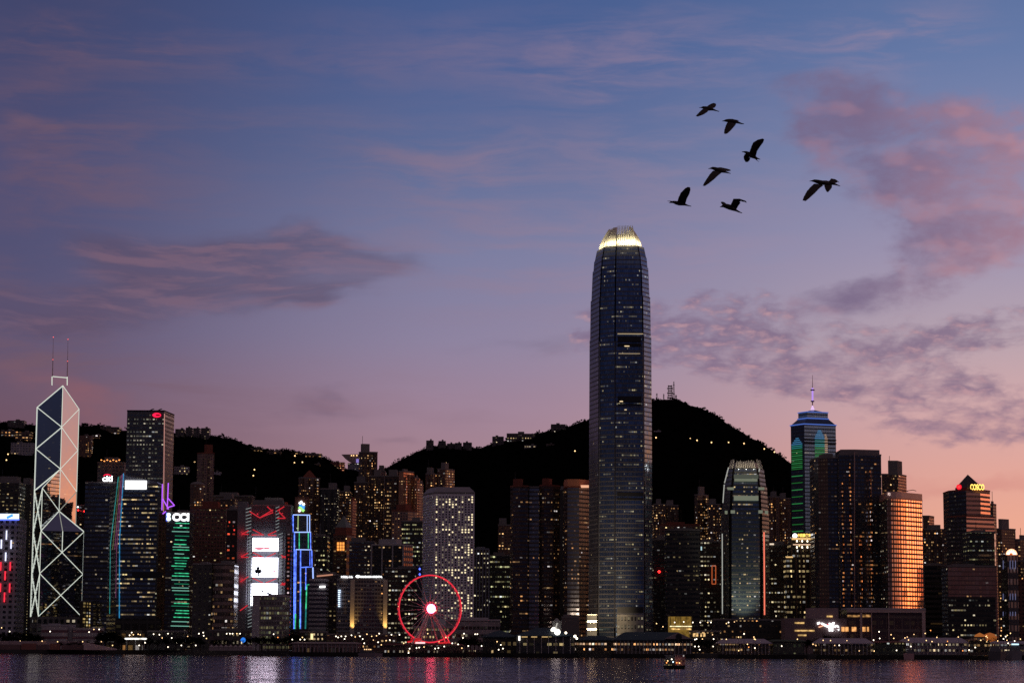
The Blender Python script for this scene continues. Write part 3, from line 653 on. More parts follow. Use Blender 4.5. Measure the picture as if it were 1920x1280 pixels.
# ---------------------------------------------------------------- the tallest tower, right of the middle
def tall_tower():
    Y = 2180.0; cpx = 1163.3
    root0 = P(cpx, 1190, Y)
    root = thing('tall_skyscraper', 'tallest skyscraper, dark blue glass with a floodlit crown of curved fins', 'skyscraper', (root0.x, Y + 28, GZ))
    ch = [(1104.5, 44), (1121.6, 11), (1122.6, 15), (1124.2, 10), (1151.8, 1.5), (1152.8, 5), (1154.4, 0), (1206, 0), (1207, 4.5), (1208.4, 1.5), (1222.2, 15)]
    def ring(half, row):
        k = half / 59.0; out = []
        for px, dy in ch:
            q = P(cpx + (px - cpx) * k, row, Y + 28 + (dy - 28) * k); out.append((q.x, q.y))
        L, Rr = out[0], out[-1]
        yb = Y + 28 + 30 * k
        out += [(Rr[0], yb - 12 * k), (Rr[0] - 8 * k, yb), (L[0] + 10 * k, yb), ]
        return out
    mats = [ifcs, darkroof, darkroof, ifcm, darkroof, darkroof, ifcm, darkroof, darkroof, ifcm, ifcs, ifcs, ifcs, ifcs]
    tiers = [(1192, 60.8, 628, 58.0), (628, 57.0, 553, 56.0), (553, 54.6, 497, 52.2), (497, 50.8, 478, 49.4), (478, 48.4, 458, 44.2)]
    for i, (yb, hb_, yt, ht) in enumerate(tiers):
        m_ = MB(); z0 = GZ if i == 0 else P(cpx, yb, Y).z; z1 = P(cpx, yt, Y).z
        m_.prism(ring(hb_, yb), z0 + (.0 if i == 0 else .03), z1, ring(ht, yt), 0, 9)
        for k in range(len(ch) + 3): m_.mi[k] = k if k < len(mats) else len(mats) - 1
        m_.mi[len(ch) + 3:] = [1] * (len(m_.mi) - len(ch) - 3)
        m_.build('facade', mats, root)
    # recessed plant floors across the front bay
    for xa, xb, ya, yb in ((1158, 1202, 631, 641), (1158, 1202, 644, 649), (1158, 1202, 743, 754), (1158, 1202, 757, 760), (1157, 1206, 922.5, 930), (1157, 1206, 933, 937), (1157, 1206, 1137, 1148)):
        panel_px(root, xa, xb, ya, yb, Y + 1.6 - (abs(ya - 1190) / 568) * 1.0 * (0 if ya > 628 else 1), blackm, 'plant_floor_recess', 2.6)
    for px, r0, r1_, g_ in ((1122.6, 1176, 640, 9), (1153, 1176, 640, 1), (1207, 1176, 640, .6)):
        q = MB(); q.tube(P(px, r0, Y + g_), P(px + (cpx - px) * .035, r1_, Y + g_ + 1), .5, 5); q.build('corner_rail', steel, root)
    # floors with lights on behind the recesses
    for (xa, xb, row, s_) in ((1158, 1206, 625, .5), (1160, 1200, 662, .35), (1171, 1180, 648, 1.2), (1162, 1168, 751.5, 1.4), (1171, 1175, 767, 1.0)):
        panel_px(root, xa, xb, row, row + 1.4, Y - .9, glow_mat('lit_floor_%d' % int(s_ * 100), (1, .74, .42), s_), 'lit_floor', .4)
    # low bright lobby block with a grid of lit windows, and its side wing
    q = MB(); a, b = P(1157, 1151, Y - 6), P(1207, 1181, Y - 6); q.box(a.x, b.x, Y - 6, Y - .5, GZ, a.z)
    q.build('lobby', [fac('lobby_grid', Wall=(.5, .48, .42), Glass=(.05, .05, .05), Floor=7.6, Bay=3.1, WinU=.5, WinV=.5, Lit=1.2, Band=.8, ColA=YELL, ColB=WHITE, Power=.5, Rough=.2, Metal=.2), darkroof], root)
    q = MB(); a, b = P(1101, 1151, Y - 4), P(1119, 1181, Y - 4); q.box(a.x, b.x, Y - 4, Y + 30, GZ, a.z)
    q.build('side_wing', [fac('side_wing_wall', Wall=(.55, .55, .48), Glass=(.25, .25, .2), Floor=7.0, Bay=20, WinU=1, WinV=.25, Lit=.9, Band=.5, ColA=YELL, ColB=GREEN, Power=.3), darkroof], root)
    # crown: drum, curved fins, lamps on the ledge
    zr = P(cpx, 458, Y).z; finm = plain('pale_fin', (.72, .70, .62), .55, 0.0, .05)
    drum = ring(33.0, 450); q = MB(); q.prism(drum, zr + .02, zr + 12.0, ring(29.0, 440)); q.build('crown_drum', plain('dark_crown_wall', (.10, .095, .085), .6), root)
    cx, cy = root0.x, Y + 28
    ledge = ring(43.0, 458); n = len(ledge)
    segs = [(0, 1, 7), (3, 4, 6), (6, 7, 10), (9, 10, 5), (10, 11, 4), (11, 12, 3), (12, 13, 6), (13, 0, 5)]
    for a, b, cnt in segs:
        pa, pb = Vector(ledge[a]), Vector(ledge[b])
        for k in range(cnt):
            p = pa.lerp(pb, (k + .5) / cnt); c2 = Vector((cx, cy)); inn = (c2 - p).normalized(); side = Vector((-inn.y, inn.x))
            q = MB(); prof = []
            for t_ in (0, .3, .55, .8, 1.0):
                cc = p + inn * (1.0 + (4.5 if (a, b) in ((6, 7), (12, 13)) else 11.0) * t_ ** 1.7); prof.append((cc, zr - 1.0 + 21.5 * t_, 2.6 * (1 - t_) ** .7 + .35, .62 * (1 - t_) + .16))
            for (c0, za, d0, w0), (c1_, zb_, d1, w1) in zip(prof, prof[1:]):
                V8 = []
                for cc, zz, dd, ww in ((c0, za, d0, w0), (c1_, zb_, d1, w1)):
                    for i_, s_ in ((0, -1), (0, 1), (1, 1), (1, -1)):
                        xy = cc + inn * (dd * i_) + side * (ww * s_); V8.append((xy.x, xy.y, zz))
                o = len(q.v); q.v += V8
                for f_ in ((0, 1, 5, 4), (1, 2, 6, 5), (2, 3, 7, 6), (3, 0, 4, 7)):
                    q.f.append(tuple(o + i_ for i_ in f_)); q.mi.append(0); q.uv += [(0, 0)] * 4
            q.f.append((o + 4, o + 5, o + 6, o + 7)); q.mi.append(0); q.uv += [(0, 0)] * 4
            q.build('crown_fin', finm, root)
    lp = ring(44.6, 458)
    for a, b, cnt in ((0, 1, 3), (3, 4, 3), (6, 7, 5), (9, 10, 2), (12, 13, 3)):
        pa, pb = Vector(lp[a]), Vector(lp[b])
        for k in range(cnt):
            p = pa.lerp(pb, (k + .5) / cnt); inn = (Vector((cx, cy)) - p).normalized(); p = p - inn * .6
            ld = bpy.data.lights.new('crown_floodlight', 'POINT'); ld.energy = 1700; ld.color = (1, .84, .50); ld.shadow_soft_size = .9
            lo = bpy.data.objects.new('crown_floodlight', ld); COL.objects.link(lo); lo.parent = root
            o3 = ORI[root.name]; lo.location = (p.x - o3.x, p.y - o3.y, zr + 4.2 - o3.z)
    # floodlights that wash the foot of the tower
    for px, dy, pw, tx, ty in ((1126, -150, 430000, 1138, 1165), (1130, -160, 420000, 1140, 1105), (1134, -165, 380000, 1141, 1035), (1138, -170, 300000, 1142, 960), (1142, -175, 200000, 1143, 880)):
        ld = bpy.data.lights.new('wall_floodlight', 'SPOT'); ld.energy = pw; ld.color = (1, .76, .48); ld.spot_size = R(24); ld.spot_blend = 1.0; ld.shadow_soft_size = 1.5
        lo = bpy.data.objects.new('wall_floodlight', ld); COL.objects.link(lo); lo.parent = root; o3 = ORI[root.name]
        pos_ = P(px, 1166, Y + dy); tgt = P(tx, ty, Y + 8); lo.location = pos_ - o3
        lo.rotation_euler = (tgt - pos_).to_track_quat('-Z', 'Y').to_euler()
tall_tower()

# ---------------------------------------------------------------- its smaller sibling
def small_sibling():
    Y = 2240.0; c = 1398.0
    root0 = P(c, 1160, Y)
    root = thing('crowned_tower', 'shorter dark glass tower with lit stepped shoulders and a toothed bright crown', 'skyscraper', (root0.x, Y + 22, GZ))
    ch = [(1354, 24), (1367, 4), (1368, 7), (1370, 2), (1372, 0), (1424, 0), (1426, 2), (1427, 7), (1429, 4), (1442, 24)]
    def ring(half, row):
        k = half / 44.0; out = []
        for px, dy in ch:
            q = P(c + (px - c) * k, row, Y + 22 + (dy - 22) * k); out.append((q.x, q.y))
        return out + [(out[-1][0], Y + 22 + 16 * k), (out[0][0], Y + 22 + 16 * k)]
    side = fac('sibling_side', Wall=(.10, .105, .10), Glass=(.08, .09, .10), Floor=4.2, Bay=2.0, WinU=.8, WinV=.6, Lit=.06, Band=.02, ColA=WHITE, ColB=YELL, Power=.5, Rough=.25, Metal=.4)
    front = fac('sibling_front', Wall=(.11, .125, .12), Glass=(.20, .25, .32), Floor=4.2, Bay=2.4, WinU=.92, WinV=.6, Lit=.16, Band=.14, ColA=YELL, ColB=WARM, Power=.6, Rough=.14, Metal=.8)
    for i, (yb, hb_, yt, ht) in enumerate([(1160, 45, 955, 44), (955, 42, 910, 40), (910, 38.5, 876, 34)]):
        m_ = MB(); z0 = GZ if i == 0 else P(c, yb, Y).z
        m_.prism(ring(hb_, yb), z0 + (0 if i == 0 else .03), P(c, yt, Y).z, ring(ht, yt), 0, 2)
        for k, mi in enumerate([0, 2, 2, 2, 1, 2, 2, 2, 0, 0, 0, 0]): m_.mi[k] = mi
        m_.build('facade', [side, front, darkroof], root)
    bright = glow_mat('pale_floor_glow', (.78, .86, .62), .19)
    dimb = glow_mat('dim_floor_glow', (.62, .70, .55), .10)
    for xa, xb, ya, yb, mm in ((1377, 1420, 897, 902, bright), (1376, 1422, 889, 897, dimb), (1364, 1376, 913, 918, bright), (1422, 1433, 913, 918, bright), (1376, 1422, 929, 938, bright), (1359, 1364, 957, 963, bright), (1370, 1378, 956, 962, bright), (1422, 1430, 956, 962, bright), (1434, 1440, 957, 963, bright)):
        panel_px(root, xa, xb, ya, yb, Y - .8, mm, 'lit_floor', .5)
    for p0, p1 in (((1355.5, 942), (1358, 908)), ((1358.5, 905), (1366, 876)), ((1354.5, 1150), (1354.2, 1000)), ((1423, 884), (1424, 878))):
        strip_px(root, p0, p1, Y + 8, .5, glow_mat('pale_edge_glow', (.8, .82, .74), .45), 'edge_light')
    finm = plain('pale_fin', (.72, .70, .62), .55)
    zr = P(c, 876, Y).z; lg = ring(33, 876)
    for a, b, cnt in ((4, 5, 11), (0, 1, 4), (8, 9, 4), (10, 11, 9)):
        for k in range(cnt):
            p = Vector(lg[a]).lerp(Vector(lg[b]), (k + .5) / cnt); q = MB(); h = 7.5 + (1.5 if a != 4 else rnd.uniform(-2, 1))
            inn = (Vector((root0.x, Y + 22)) - p).normalized()
            q.tube((p.x, p.y, zr), (p.x + inn.x * 2.5, p.y + inn.y * 2.5, zr + h), .55, 4, .3); q.build('crown_fin', finm, root)
    q = MB(); q.prism(ring(24, 876), zr + .02, zr + 6.0, ring(22, 866)); q.build('crown_drum', plain('crown_wall', (.45, .43, .38), .6), root)
    for px in (1362, 1374, 1388, 1402, 1416, 1430, 1437):
        pos_ = P(px, 873, Y - 1.5); ld = bpy.data.lights.new('crown_floodlight', 'POINT'); ld.energy = 500 if 1370 < px < 1425 else 700; ld.color = (1, .84, .6); ld.shadow_soft_size = .5
        lo = bpy.data.objects.new('crown_floodlight', ld); COL.objects.link(lo); lo.parent = root; lo.location = pos_ - ORI[root.name]
    pos_ = P(1398, 1175, Y - 30); ld = bpy.data.lights.new('wall_floodlight', 'SPOT'); ld.energy = 95000; ld.color = (.86, .92, .74); ld.spot_size = R(70); ld.spot_blend = 1.0; ld.shadow_soft_size = 1.5
    lo = bpy.data.objects.new('wall_floodlight', ld); COL.objects.link(lo); lo.parent = root; lo.location = pos_ - ORI[root.name]
    lo.rotation_euler = (P(1392, 1100, Y) - pos_).to_track_quat('-Z', 'Y').to_euler()
small_sibling()

# ---------------------------------------------------------------- headquarters with red hangers and three screens
def truss_bank():
    Y = 2250.0
    t = tower('dark steel headquarters with white mast ladders, red hanger trusses and three bright screens', (446, 546), 948, Y, fac('truss_body', Wall=(.09, .085, .095), Glass=(.10, .10, .12), Floor=4.4, Bay=3.0, WinU=.7, WinV=.4, Lit=.02, Band=.02, ColA=WHITE, ColB=GREEN, Power=.3, Rough=.2, Metal=.4), depth=40, name='truss_skyscraper', cat='skyscraper', plant=1)
    r = t.root
    q = MB(); a, b = P(446, 945, Y - 4), P(460, 1180, Y - 4); q.box(a.x, b.x, Y - 4, Y - .1, GZ, P(446, 940, Y).z); q.build('service_tower', plain('grey_panel', (.17, .155, .17), .6), r)
    q = MB(); a, b = P(536, 985, Y - 4), P(545, 1180, Y - 4); q.box(a.x, b.x, Y - 4, Y - .1, GZ, P(536, 985, Y).z); q.build('service_tower', plain('grey_panel', (.17, .155, .17), .6), r)
    # mast ladders
    for px, y0, y1 in ((461, 950, 1000), (471, 950, 1000), (517, 945, 995), (523.5, 945, 995), (466, 1000, 1178), (473, 1000, 1178), (523, 995, 1120), (531, 995, 1120)):
        q = MB(); q.tube(P(px, y0, Y - 6), P(px - 1.5, y1, Y - 6), .6, 6); q.build('mast_column', steel, r)
    lm = glow_mat('mast_rung_light', (.75, .85, .85), .28)
    for xa, xb, y0, y1 in ((461, 471, 952, 1000), (517, 523.5, 950, 995), (464.5, 472, 1006, 1178), (522, 530, 1000, 1118)):
        k = y0
        while k < y1:
            q = MB(); q.tube(P(xa, k + 2, Y - 6.6), P(xb, k - 1, Y - 6.6), .42, 4); q.build('mast_rung', lm, r); k += 6.2
    reds = [((468, 958), (487, 970)), ((487, 970), (512, 960)), ((490, 968), (512, 955)), ((501, 949), (511, 958)), ((520, 957), (533, 949)), ((524, 960), (535, 971)), ((520, 971), (535, 971)),
            ((453, 1001), (466, 994)), ((453, 1001), (466, 1001)), ((474, 992), (493, 1002)), ((472, 1002), (495, 1002)), ((502, 1002), (518, 995)), ((503, 1003), (518, 1003)),
            ((452, 1043), (465, 1036)), ((452, 1044), (466, 1044)), ((474, 1035), (494, 1044)), ((500, 1044), (517, 1036)), ((474, 1043), (492, 1043)),
            ((451, 1090), (466, 1080)), ((474, 1083), (493, 1092)), ((498, 1092), (518, 1084)), ((450, 1144), (464, 1134)), ((528, 1092), (542, 1098)), ((528, 1045), (541, 1040)), ((526, 1096), (540, 1090)),
            ((530, 1096), (544, 1093)), ((527, 1040), (537, 1046))]
    for p0, p1 in reds:
        strip_px(r, p0, p1, Y - 7, .55, N_hang, 'red_hanger')
    for (xl, xr, yt, yb, nm) in ((472.5, 521.5, 1008, 1033, 'screen'), (471.8, 521, 1045, 1081.5, 'screen'), (471, 520, 1093.5, 1135, 'screen')):
        sc = panel_px(r, xl, xr, yt, yb, Y - 5.0, S_screen, nm, 1.2)
        xm = (xl + xr) / 2
        q = MB(); q.tube(P(xm, yt, Y - 6.3), P(xm, yb, Y - 6.3), .16, 4); q.build('screen_joint', blackm, sc)
        q = MB()
        for a_, b_ in (((xl, yt), (xr, yt)), ((xl, yb), (xr, yb)), ((xl, yt), (xl, yb)), ((xr, yt), (xr, yb))): q.tube(P(*a_, Y - 5.6), P(*b_, Y - 5.6), .35, 4)
        q.build('screen_frame', blackm, sc)
        if yt < 1010: # rosy brush stroke
            disc_px(r, 486, 1027.5, 9, Y - 6.25, glow_mat('rose_picture', (1, .32, .42), .85), 'screen_picture', 3.2, .1); disc_px(r, 500, 1027, 7, Y - 6.35, glow_mat('rose_picture', (1, .32, .42), .85), 'screen_picture', 2.2, .1)
        elif yt < 1060: # a dark little tree and a red tower
            im = plain('screen_ink', (.02, .03, .05), .6)
            for cx_, cy_, rx_, ry_ in ((484, 1064.5, 3.4, 3.0), (481, 1069.5, 4.2, 2.8), (487.5, 1069.5, 4.2, 2.8), (484, 1072.5, 6.0, 2.4)): disc_px(r, cx_, cy_, rx_, Y - 6.25 - .03 * cx_ % .2, im, 'screen_picture', ry_, .1)
            q = MB(); q.tube(P(484.5, 1062, Y - 6.4), P(485, 1080, Y - 6.4), .5, 5, .9); q.build('screen_picture', im, r)
            rp = glow_mat('red_picture', (1, .12, .2), .7)
            for cy_, rx_ in ((1058, .8), (1062, 1.5), (1066, 2.0), (1070, 2.8)): disc_px(r, 514, cy_, rx_, Y - 6.25, rp, 'screen_picture', 1.5, .1)
        else:
            im = plain('screen_ink', (.02, .03, .05), .6)
            for a_, b_, r0 in (((488, 1104), (493.5, 1109.5), .8), ((499, 1109.5), (509, 1115), 1.1)):
                q = MB(); q.tube(P(*a_, Y - 6.4), P(*b_, Y - 6.4), r0 * .6, 5, r0 * 1.4); q.build('screen_picture', im, r)
truss_bank()
_r = bpy.data.objects['truss_skyscraper']
for px, row in ((453, 999), (453, 1041), (452, 1086), (480, 962), (500, 964), (526, 960)):
    ld = bpy.data.lights.new('red_fill_light', 'POINT'); ld.energy = 420; ld.color = (1, .03, .05); ld.shadow_soft_size = .8  # added fill points that redden the walls, not fixtures of the building
    lo = bpy.data.objects.new('red_fill_light', ld); COL.objects.link(lo); lo.parent = _r; lo.location = P(px, row, 2250 - 7) - ORI[_r.name]

# ---------------------------------------------------------------- stepped tower edged in blue neon
def neon_tower():
    Y = 2260.0
    root0 = P(570, 1180, Y)
    root = thing('neon_stepped_tower', 'slim stepped tower edged in blue and green neon with a ribbon emblem on top', 'skyscraper', (root0.x, Y + 15, GZ))
    nm = fac('neon_tower_wall', Wall=(.12, .06, .05), Glass=(.06, .045, .05), Floor=4.4, Bay=3.2, WinU=.7, WinV=.45, Lit=.05, Band=.07, ColA=AMBER, ColB=WARM, Power=.6, Rough=.25, Metal=.4)
    prev = None
    for i, (xl, xr, yt, dy, dep) in enumerate(((551, 594, 1063, 0, 34), (552, 586.5, 1029.5, 3, 28), (551, 583, 996.5, 6, 24), (549, 581, 964, 9, 20), (553, 577.5, 931, 12, 16))):
        a = P(xl, yt, Y + dy); b = P(xr, yt, Y + dy); q = MB()
        z0 = GZ if prev is None else prev + .03
        q.box(a.x, b.x, Y + dy, Y + dy + dep, z0, a.z, 0, 1); q.build('facade' if i < 4 else 'sign_block', [nm if i < 4 else plain('brown_stone', (.16, .075, .055), .8), darkroof], root); prev = a.z
    st = lambda a, b, m_, r_=.55: strip_px(root, a, b, Y - 1.0, r_, m_, 'neon_tube')
    st((549.5, 964.5), (581, 965), N_pale); st((549.5, 965), (549.5, 997), N_blue); st((559, 965), (558.5, 995), glow_mat('yellow_green_neon', (.5, .7, .3), .6)); st((576, 965), (576, 997), N_pale, .4); st((580.5, 965), (580.5, 997), N_pale, .5)
    st((551.5, 997), (583, 997), N_pale); st((552, 997), (551, 1178), N_blue, .6); st((555, 1030), (553.5, 1150), N_blue); st((561, 997), (561, 1028), N_green, .45); st((578, 998), (578, 1028), N_green, .45); st((582, 997), (582.5, 1030), N_blue, .45)
    st((554.5, 1029.5), (584.5, 1030), N_pale, .5); st((563.5, 1030), (563, 1178), N_blue, .6); st((581, 1032), (581, 1060), N_blue, .35); st((584.5, 1031), (585, 1063), N_blue, .4)
    st((564, 1063), (585, 1062), N_blue, .5); st((573.5, 1064), (573, 1105), N_blue, .45); st((586.5, 1063), (587, 1085), N_pale, .7)
    st((575, 1096), (573.5, 1140), N_green, .6); st((573.5, 1140), (572.5, 1178), N_teal, .7); st((565, 1100), (564, 1130), N_teal, .4); st((554, 1150), (553, 1178), N_green, .6); st((562, 1160), (562, 1178), N_green, .5)
    st((575, 1096), (580, 1095), N_green, .5)
    # ribbon emblem
    em = lambda cx, cy, rx, ry, m_: disc_px(root, cx, cy, rx, Y + 11.4, m_, 'emblem', ry, .7)
    for a, b, r0, m_ in (((561, 944), (566.5, 939.5), 1.2, S_white), ((561.5, 946), (571, 950.5), 1.3, S_sky), ((567.5, 946), (571, 943.5), 1.1, S_white), ((567, 952), (570.5, 953.5), 1.0, S_sky), ((560.5, 950), (570, 957.5), 1.4, S_green), ((559.5, 957.5), (563.5, 956), 1.2, S_white)):
        q = MB(); q.tube(P(*a, Y + 11.2), P(*b, Y + 11.2), r0, 8); q.build('emblem_ribbon', m_, root)
neon_tower()

# ---------------------------------------------------------------- pale tower with round windows
def porthole_tower():
    Y = 2200.0
    t = tower('pale lavender tower with rows of round windows and a sloping cap', [(793.5, 34), (814.5, 0), (890, 0)], 925, Y, plain('lavender_panel', (.66, .62, .66), .55, .1, .08, .03), name='porthole_tower', cat='skyscraper', plant=0)
    r = t.root; p = t.pts
    q = MB(); q.prism(grow(p, .2), t.zt + 1.5, P(814, 912, Y).z, inset(p, .80, .8)); q.build('mansard_cap', plain('cap_panel', (.26, .23, .27), .6), r)
    A_, B_ = p[1], p[2]; Zt, Zb = t.zt - 3.0, P(814, 1158, Y).z
    rows, cols = 49, 12
    lit, mid, dk = glow_mat('round_window_lit', (1, .84, .50), 1.15), glow_mat('round_window_dim', (.8, .66, .45), .22), plain('round_window_dark', (.05, .05, .07), .15, .4)
    import zlib
    cells = []
    for j in range(rows):
        fl = rnd.random()
        for i in range(cols):
            nse = mnoise.noise(Vector((i * .33, j * .27, 2.0)))
            pr_ = .05 + .45 * nse + (.55 if j in (1, 2, 3, 13, 14, 29, 30, 38, 44, 45) and rnd.random() < .5 else 0) + (.22 if i in (0, 10, 11) else 0)
            k = 0 if rnd.random() < pr_ else (1 if rnd.random() < .22 else 2)
            cells.append((i, j, k))
    cells.sort(key=lambda c: c[2])
    rest = MB(); count = 0; rr = .78
    def pane(m_, cx, cy, cz, mi=0, ux=1.0, uy=0.0):
        nx, ny = uy, -ux
        o = [(cx + ux * rr * math.cos(a) + nx * .12, cy + uy * rr * math.cos(a) + ny * .12, cz + rr * math.sin(a)) for a in [k * math.pi / 5 for k in range(10)]]
        m_.add(o, None, mi)
    for i, j, k in cells:
        x = A_[0] + (B_[0] - A_[0]) * (i + .75) / (cols + .5); z = Zt - (Zt - Zb) * j / (rows - 1)
        if k == 0 and count < 100:
            q = MB(); pane(q, x, A_[1], z); q.build('round_window', lit, r); count += 1
        else: pane(rest, x, A_[1], z, k)
    D_ = p[0]; dl = Vector((A_[0] - D_[0], A_[1] - D_[1])); dn = dl.normalized()
    for j in range(rows):
        z = Zt - (Zt - Zb) * j / (rows - 1)
        for i in range(10):
            pos_ = Vector(D_) + dl * (i + .6) / 10.2; pane(rest, pos_.x, pos_.y, z, 2 if rnd.random() < .95 else 1, dn.x, dn.y)
    tag(rest.build('round_windows', [lit, mid, dk], r), kind='stuff')
porthole_tower()

# ---------------------------------------------------------------- spired tower with colour-changing strips
def spire_tower():
    Y = 2600.0
    t = tower('blue grey tower with green and blue light bands, stepped pyramid roof and violet spire', [(1482.5, 22), (1508, 0), (1567, 14)], 797, Y, centre, name='spired_skyscraper', cat='skyscraper', plant=0, mats=[fac('centre_dark', Wall=(.05, .05, .07), Glass=(.12, .13, .18), Floor=4.2, Bay=3.0, WinU=.95, WinV=.66, Lit=.02, Band=.03, ColA=WHITE, ColB=YELL, Power=.4, Rough=.16, Metal=.8), centre, centre, centre])
    r = t.root; p = t.pts; zt = t.zt
    roofm = plain('blue_roof', (.08, .11, .20), .35, .6)
    q = MB(); q.prism(grow(p, .3), zt + 1.5, P(1508, 783, Y).z, inset(p, .68)); q.build('lower_roof', roofm, r)
    z1 = P(1508, 783, Y).z
    q = MB(); q.prism(inset(p, .66), z1 + .02, P(1508, 778, Y).z + 4); q.build('upper_storey', [centre, darkroof], r)
    z2 = P(1508, 778, Y).z + 4
    q = MB(); q.prism(inset(p, .66), z2 + .02, P(1523, 765.5, Y).z, inset(p, .06)); q.build('upper_roof', roofm, r)
    bl = glow_mat('blue_cove_light', (.12, .25, .9), .55)
    def edge_line(pts, z, r_=.5):
        for i in (0, 1):
            q = MB(); q.tube((pts[i][0], pts[i][1], z), (pts[i + 1][0], pts[i + 1][1], z), r_, 5); q.build('cove_light', bl, r)
    edge_line(grow(p, .9), zt + 1.6, .6); edge_line(inset(p, .70), z1 + .3, .6); edge_line(inset(p, .685), z2 + .6)
    cy = sum(a[1] for a in p) / 4
    q = MB(); q.tube(P(1523.5, 768, cy), P(1523.5, 703, cy), .7, 6, .2); sp = q.build('spire', plain('spire_metal', (.3, .25, .35), .4, .6), r)
    for row, rad in ((731, 2.6), (752, 2.2)):
        c = P(1523.5, row, cy); q = MB(); q.lathe(c, [(rad * .4, c.z - 1), (rad, c.z - .4), (rad, c.z + .4), (rad * .4, c.z + 1)], 10); q.build('spire_platform', plain('spire_violet', (.25, .15, .45), .5), sp)
    q = MB(); q.tube(P(1523.5, 752, cy - .5), P(1523.5, 727, cy - .5), 1.0, 8); q.build('spire_light', glow_mat('violet_light', (.55, .32, 1), .9), sp)
    q = MB(); c = P(1523.5, 768, cy - 2); q.lathe(c, [(2.4, c.z), (.5, c.z + 5)], 8); q.build('spire_base_light', glow_mat('pink_white_light', (.9, .6, 1), .9), sp)
    # light bands: left face and a triangular field on the right face
    A_, B_, C_ = Vector(p[0]), Vector(p[1]), Vector(p[2])
    def band(a, b, f0, f1, row, col):
        z = P(1500, row, Y).z; d = (b - a); n_ = Vector((d.y, -d.x)).normalized() * .5
        s_, e_ = a + d * f0 + n_, a + d * f1 + n_
        q = MB(); q.tube((s_.x, s_.y, z), (e_.x, e_.y, z), .58, 4); q.build('light_band', col, r)
    cols = [glow_mat('band_sky', (.10, .42, .80), .40), glow_mat('band_teal', (.05, .5, .45), .38), glow_mat('band_green', (.06, .55, .14), .34), glow_mat('band_deep_green', (.03, .40, .06), .26), glow_mat('band_peach', (.85, .5, .3), .5)]
    row = 820.0; i = 0
    while row < 1000:
        w_ = min(1.0, .25 + i * .25); c_ = cols[0] if row < 832 else cols[1] if row < 840 else (cols[2] if i % 2 else cols[3])
        band(A_, B_, .5 - w_ * .42, .5 + w_ * .34, row, c_)
        row += 3.6 if row < 875 else 13.0; i += 1
    row = 806.0; i = 0
    while row < 866:
        w_ = min(1.0, .3 + i * .2); c_ = cols[0] if row < 824 else cols[1] if row < 836 else (cols[2] if i % 2 else cols[3])
        band(B_, C_, .48 - w_ * .15, .48 + w_ * .15, row, c_)
        if row > 812: band(B_, C_, .645, .645 + min(.08, .02 * i), row, cols[4])
        row += 3.6; i += 1
    for row in (823, 829): 
        z = P(1530, row, Y).z; q = MB(); q.tube((B_.x, B_.y - .3, z), (C_.x + .2, C_.y - .3, z), .9, 4); q.build('dark_belt', blackm, r)
spire_tower()
# ---------------------------------------------------------------- left quarter
t = tower('white gridded office block with red and white light bars and a glowing blue roof band', [(-34, 0), (34.5, 0)], 974, 2300, holes, depth=40, plant=.6, edge=palestone)
panel_px(t.root, -34, 35.5, 962.5, 972.5, 2299, glow_mat('pale_blue_sign', (.55, .66, 1), 2.2), 'roof_sign')
q = MB(); q.tube(P(-34, 973.5, 2298.5), P(36, 973.5, 2298.5), .7, 5); q.build('sign_edge_light', S_blue, t.root)
q = MB(); q.tube(P(13, 970, 2297.6), P(24, 965, 2297.6), 1.3, 5); q.build('sign_mark', S_sky, t.root)
for px, y0, y1 in ((12.3, 994, 1011), (2.6, 1011, 1028), (21, 1012, 1028), (10.8, 1035, 1051)):
    strip_px(t.root, (px, y0), (px - .6, y1), 2298.6, .75, glow_mat('white_bar', (.72, .74, 1), 1.5), 'light_bar')
for px, y0, y1 in ((1.5, 1053, 1069), (19.3, 1053, 1069), (9.7, 1070, 1087), (.8, 1093, 1109), (18.2, 1093, 1110), (8.4, 1110, 1128)):
    strip_px(t.root, (px, y0), (px - .6, y1), 2298.6, .75, glow_mat('red_bar', (1, .03, .06), 1.2), 'light_bar')
t = tower('dark block with crowded amber windows behind the white gridded office block', (-20, 36), 905, 2480, fac('amber_rows', Wall=(.06, .05, .045), Glass=(.05, .05, .05), Floor=4.0, Bay=4.4, WinU=.6, WinV=.4, Lit=.5, Band=.1, ColA=WARM, ColB=YELL, Power=.75), plant=1)
t = tower('narrow dark slab with a ladder of small amber lights beside the braced skyscraper', (36, 58), 908, 2560, fac('amber_ladder', LitV=.4, LitU=1.0, Wall=(.05, .042, .042), Glass=(.05, .05, .05), Floor=3.2, Bay=30, WinU=.12, WinV=.4, Lit=.9, Band=1.0, ColA=WARM, ColB=YELL, Power=.8), plant=1)
t = tower('dark office block with orange lit floors behind the foot of the braced skyscraper', (30, 66), 1012, 2590, fac('orange_rows', Wall=(.06, .04, .035), Glass=(.05, .05, .05), Floor=4.0, Bay=4.4, WinU=.8, WinV=.4, Lit=.1, Band=.25, ColA=AMBER, ColB=WARM, Power=.8), plant=0)
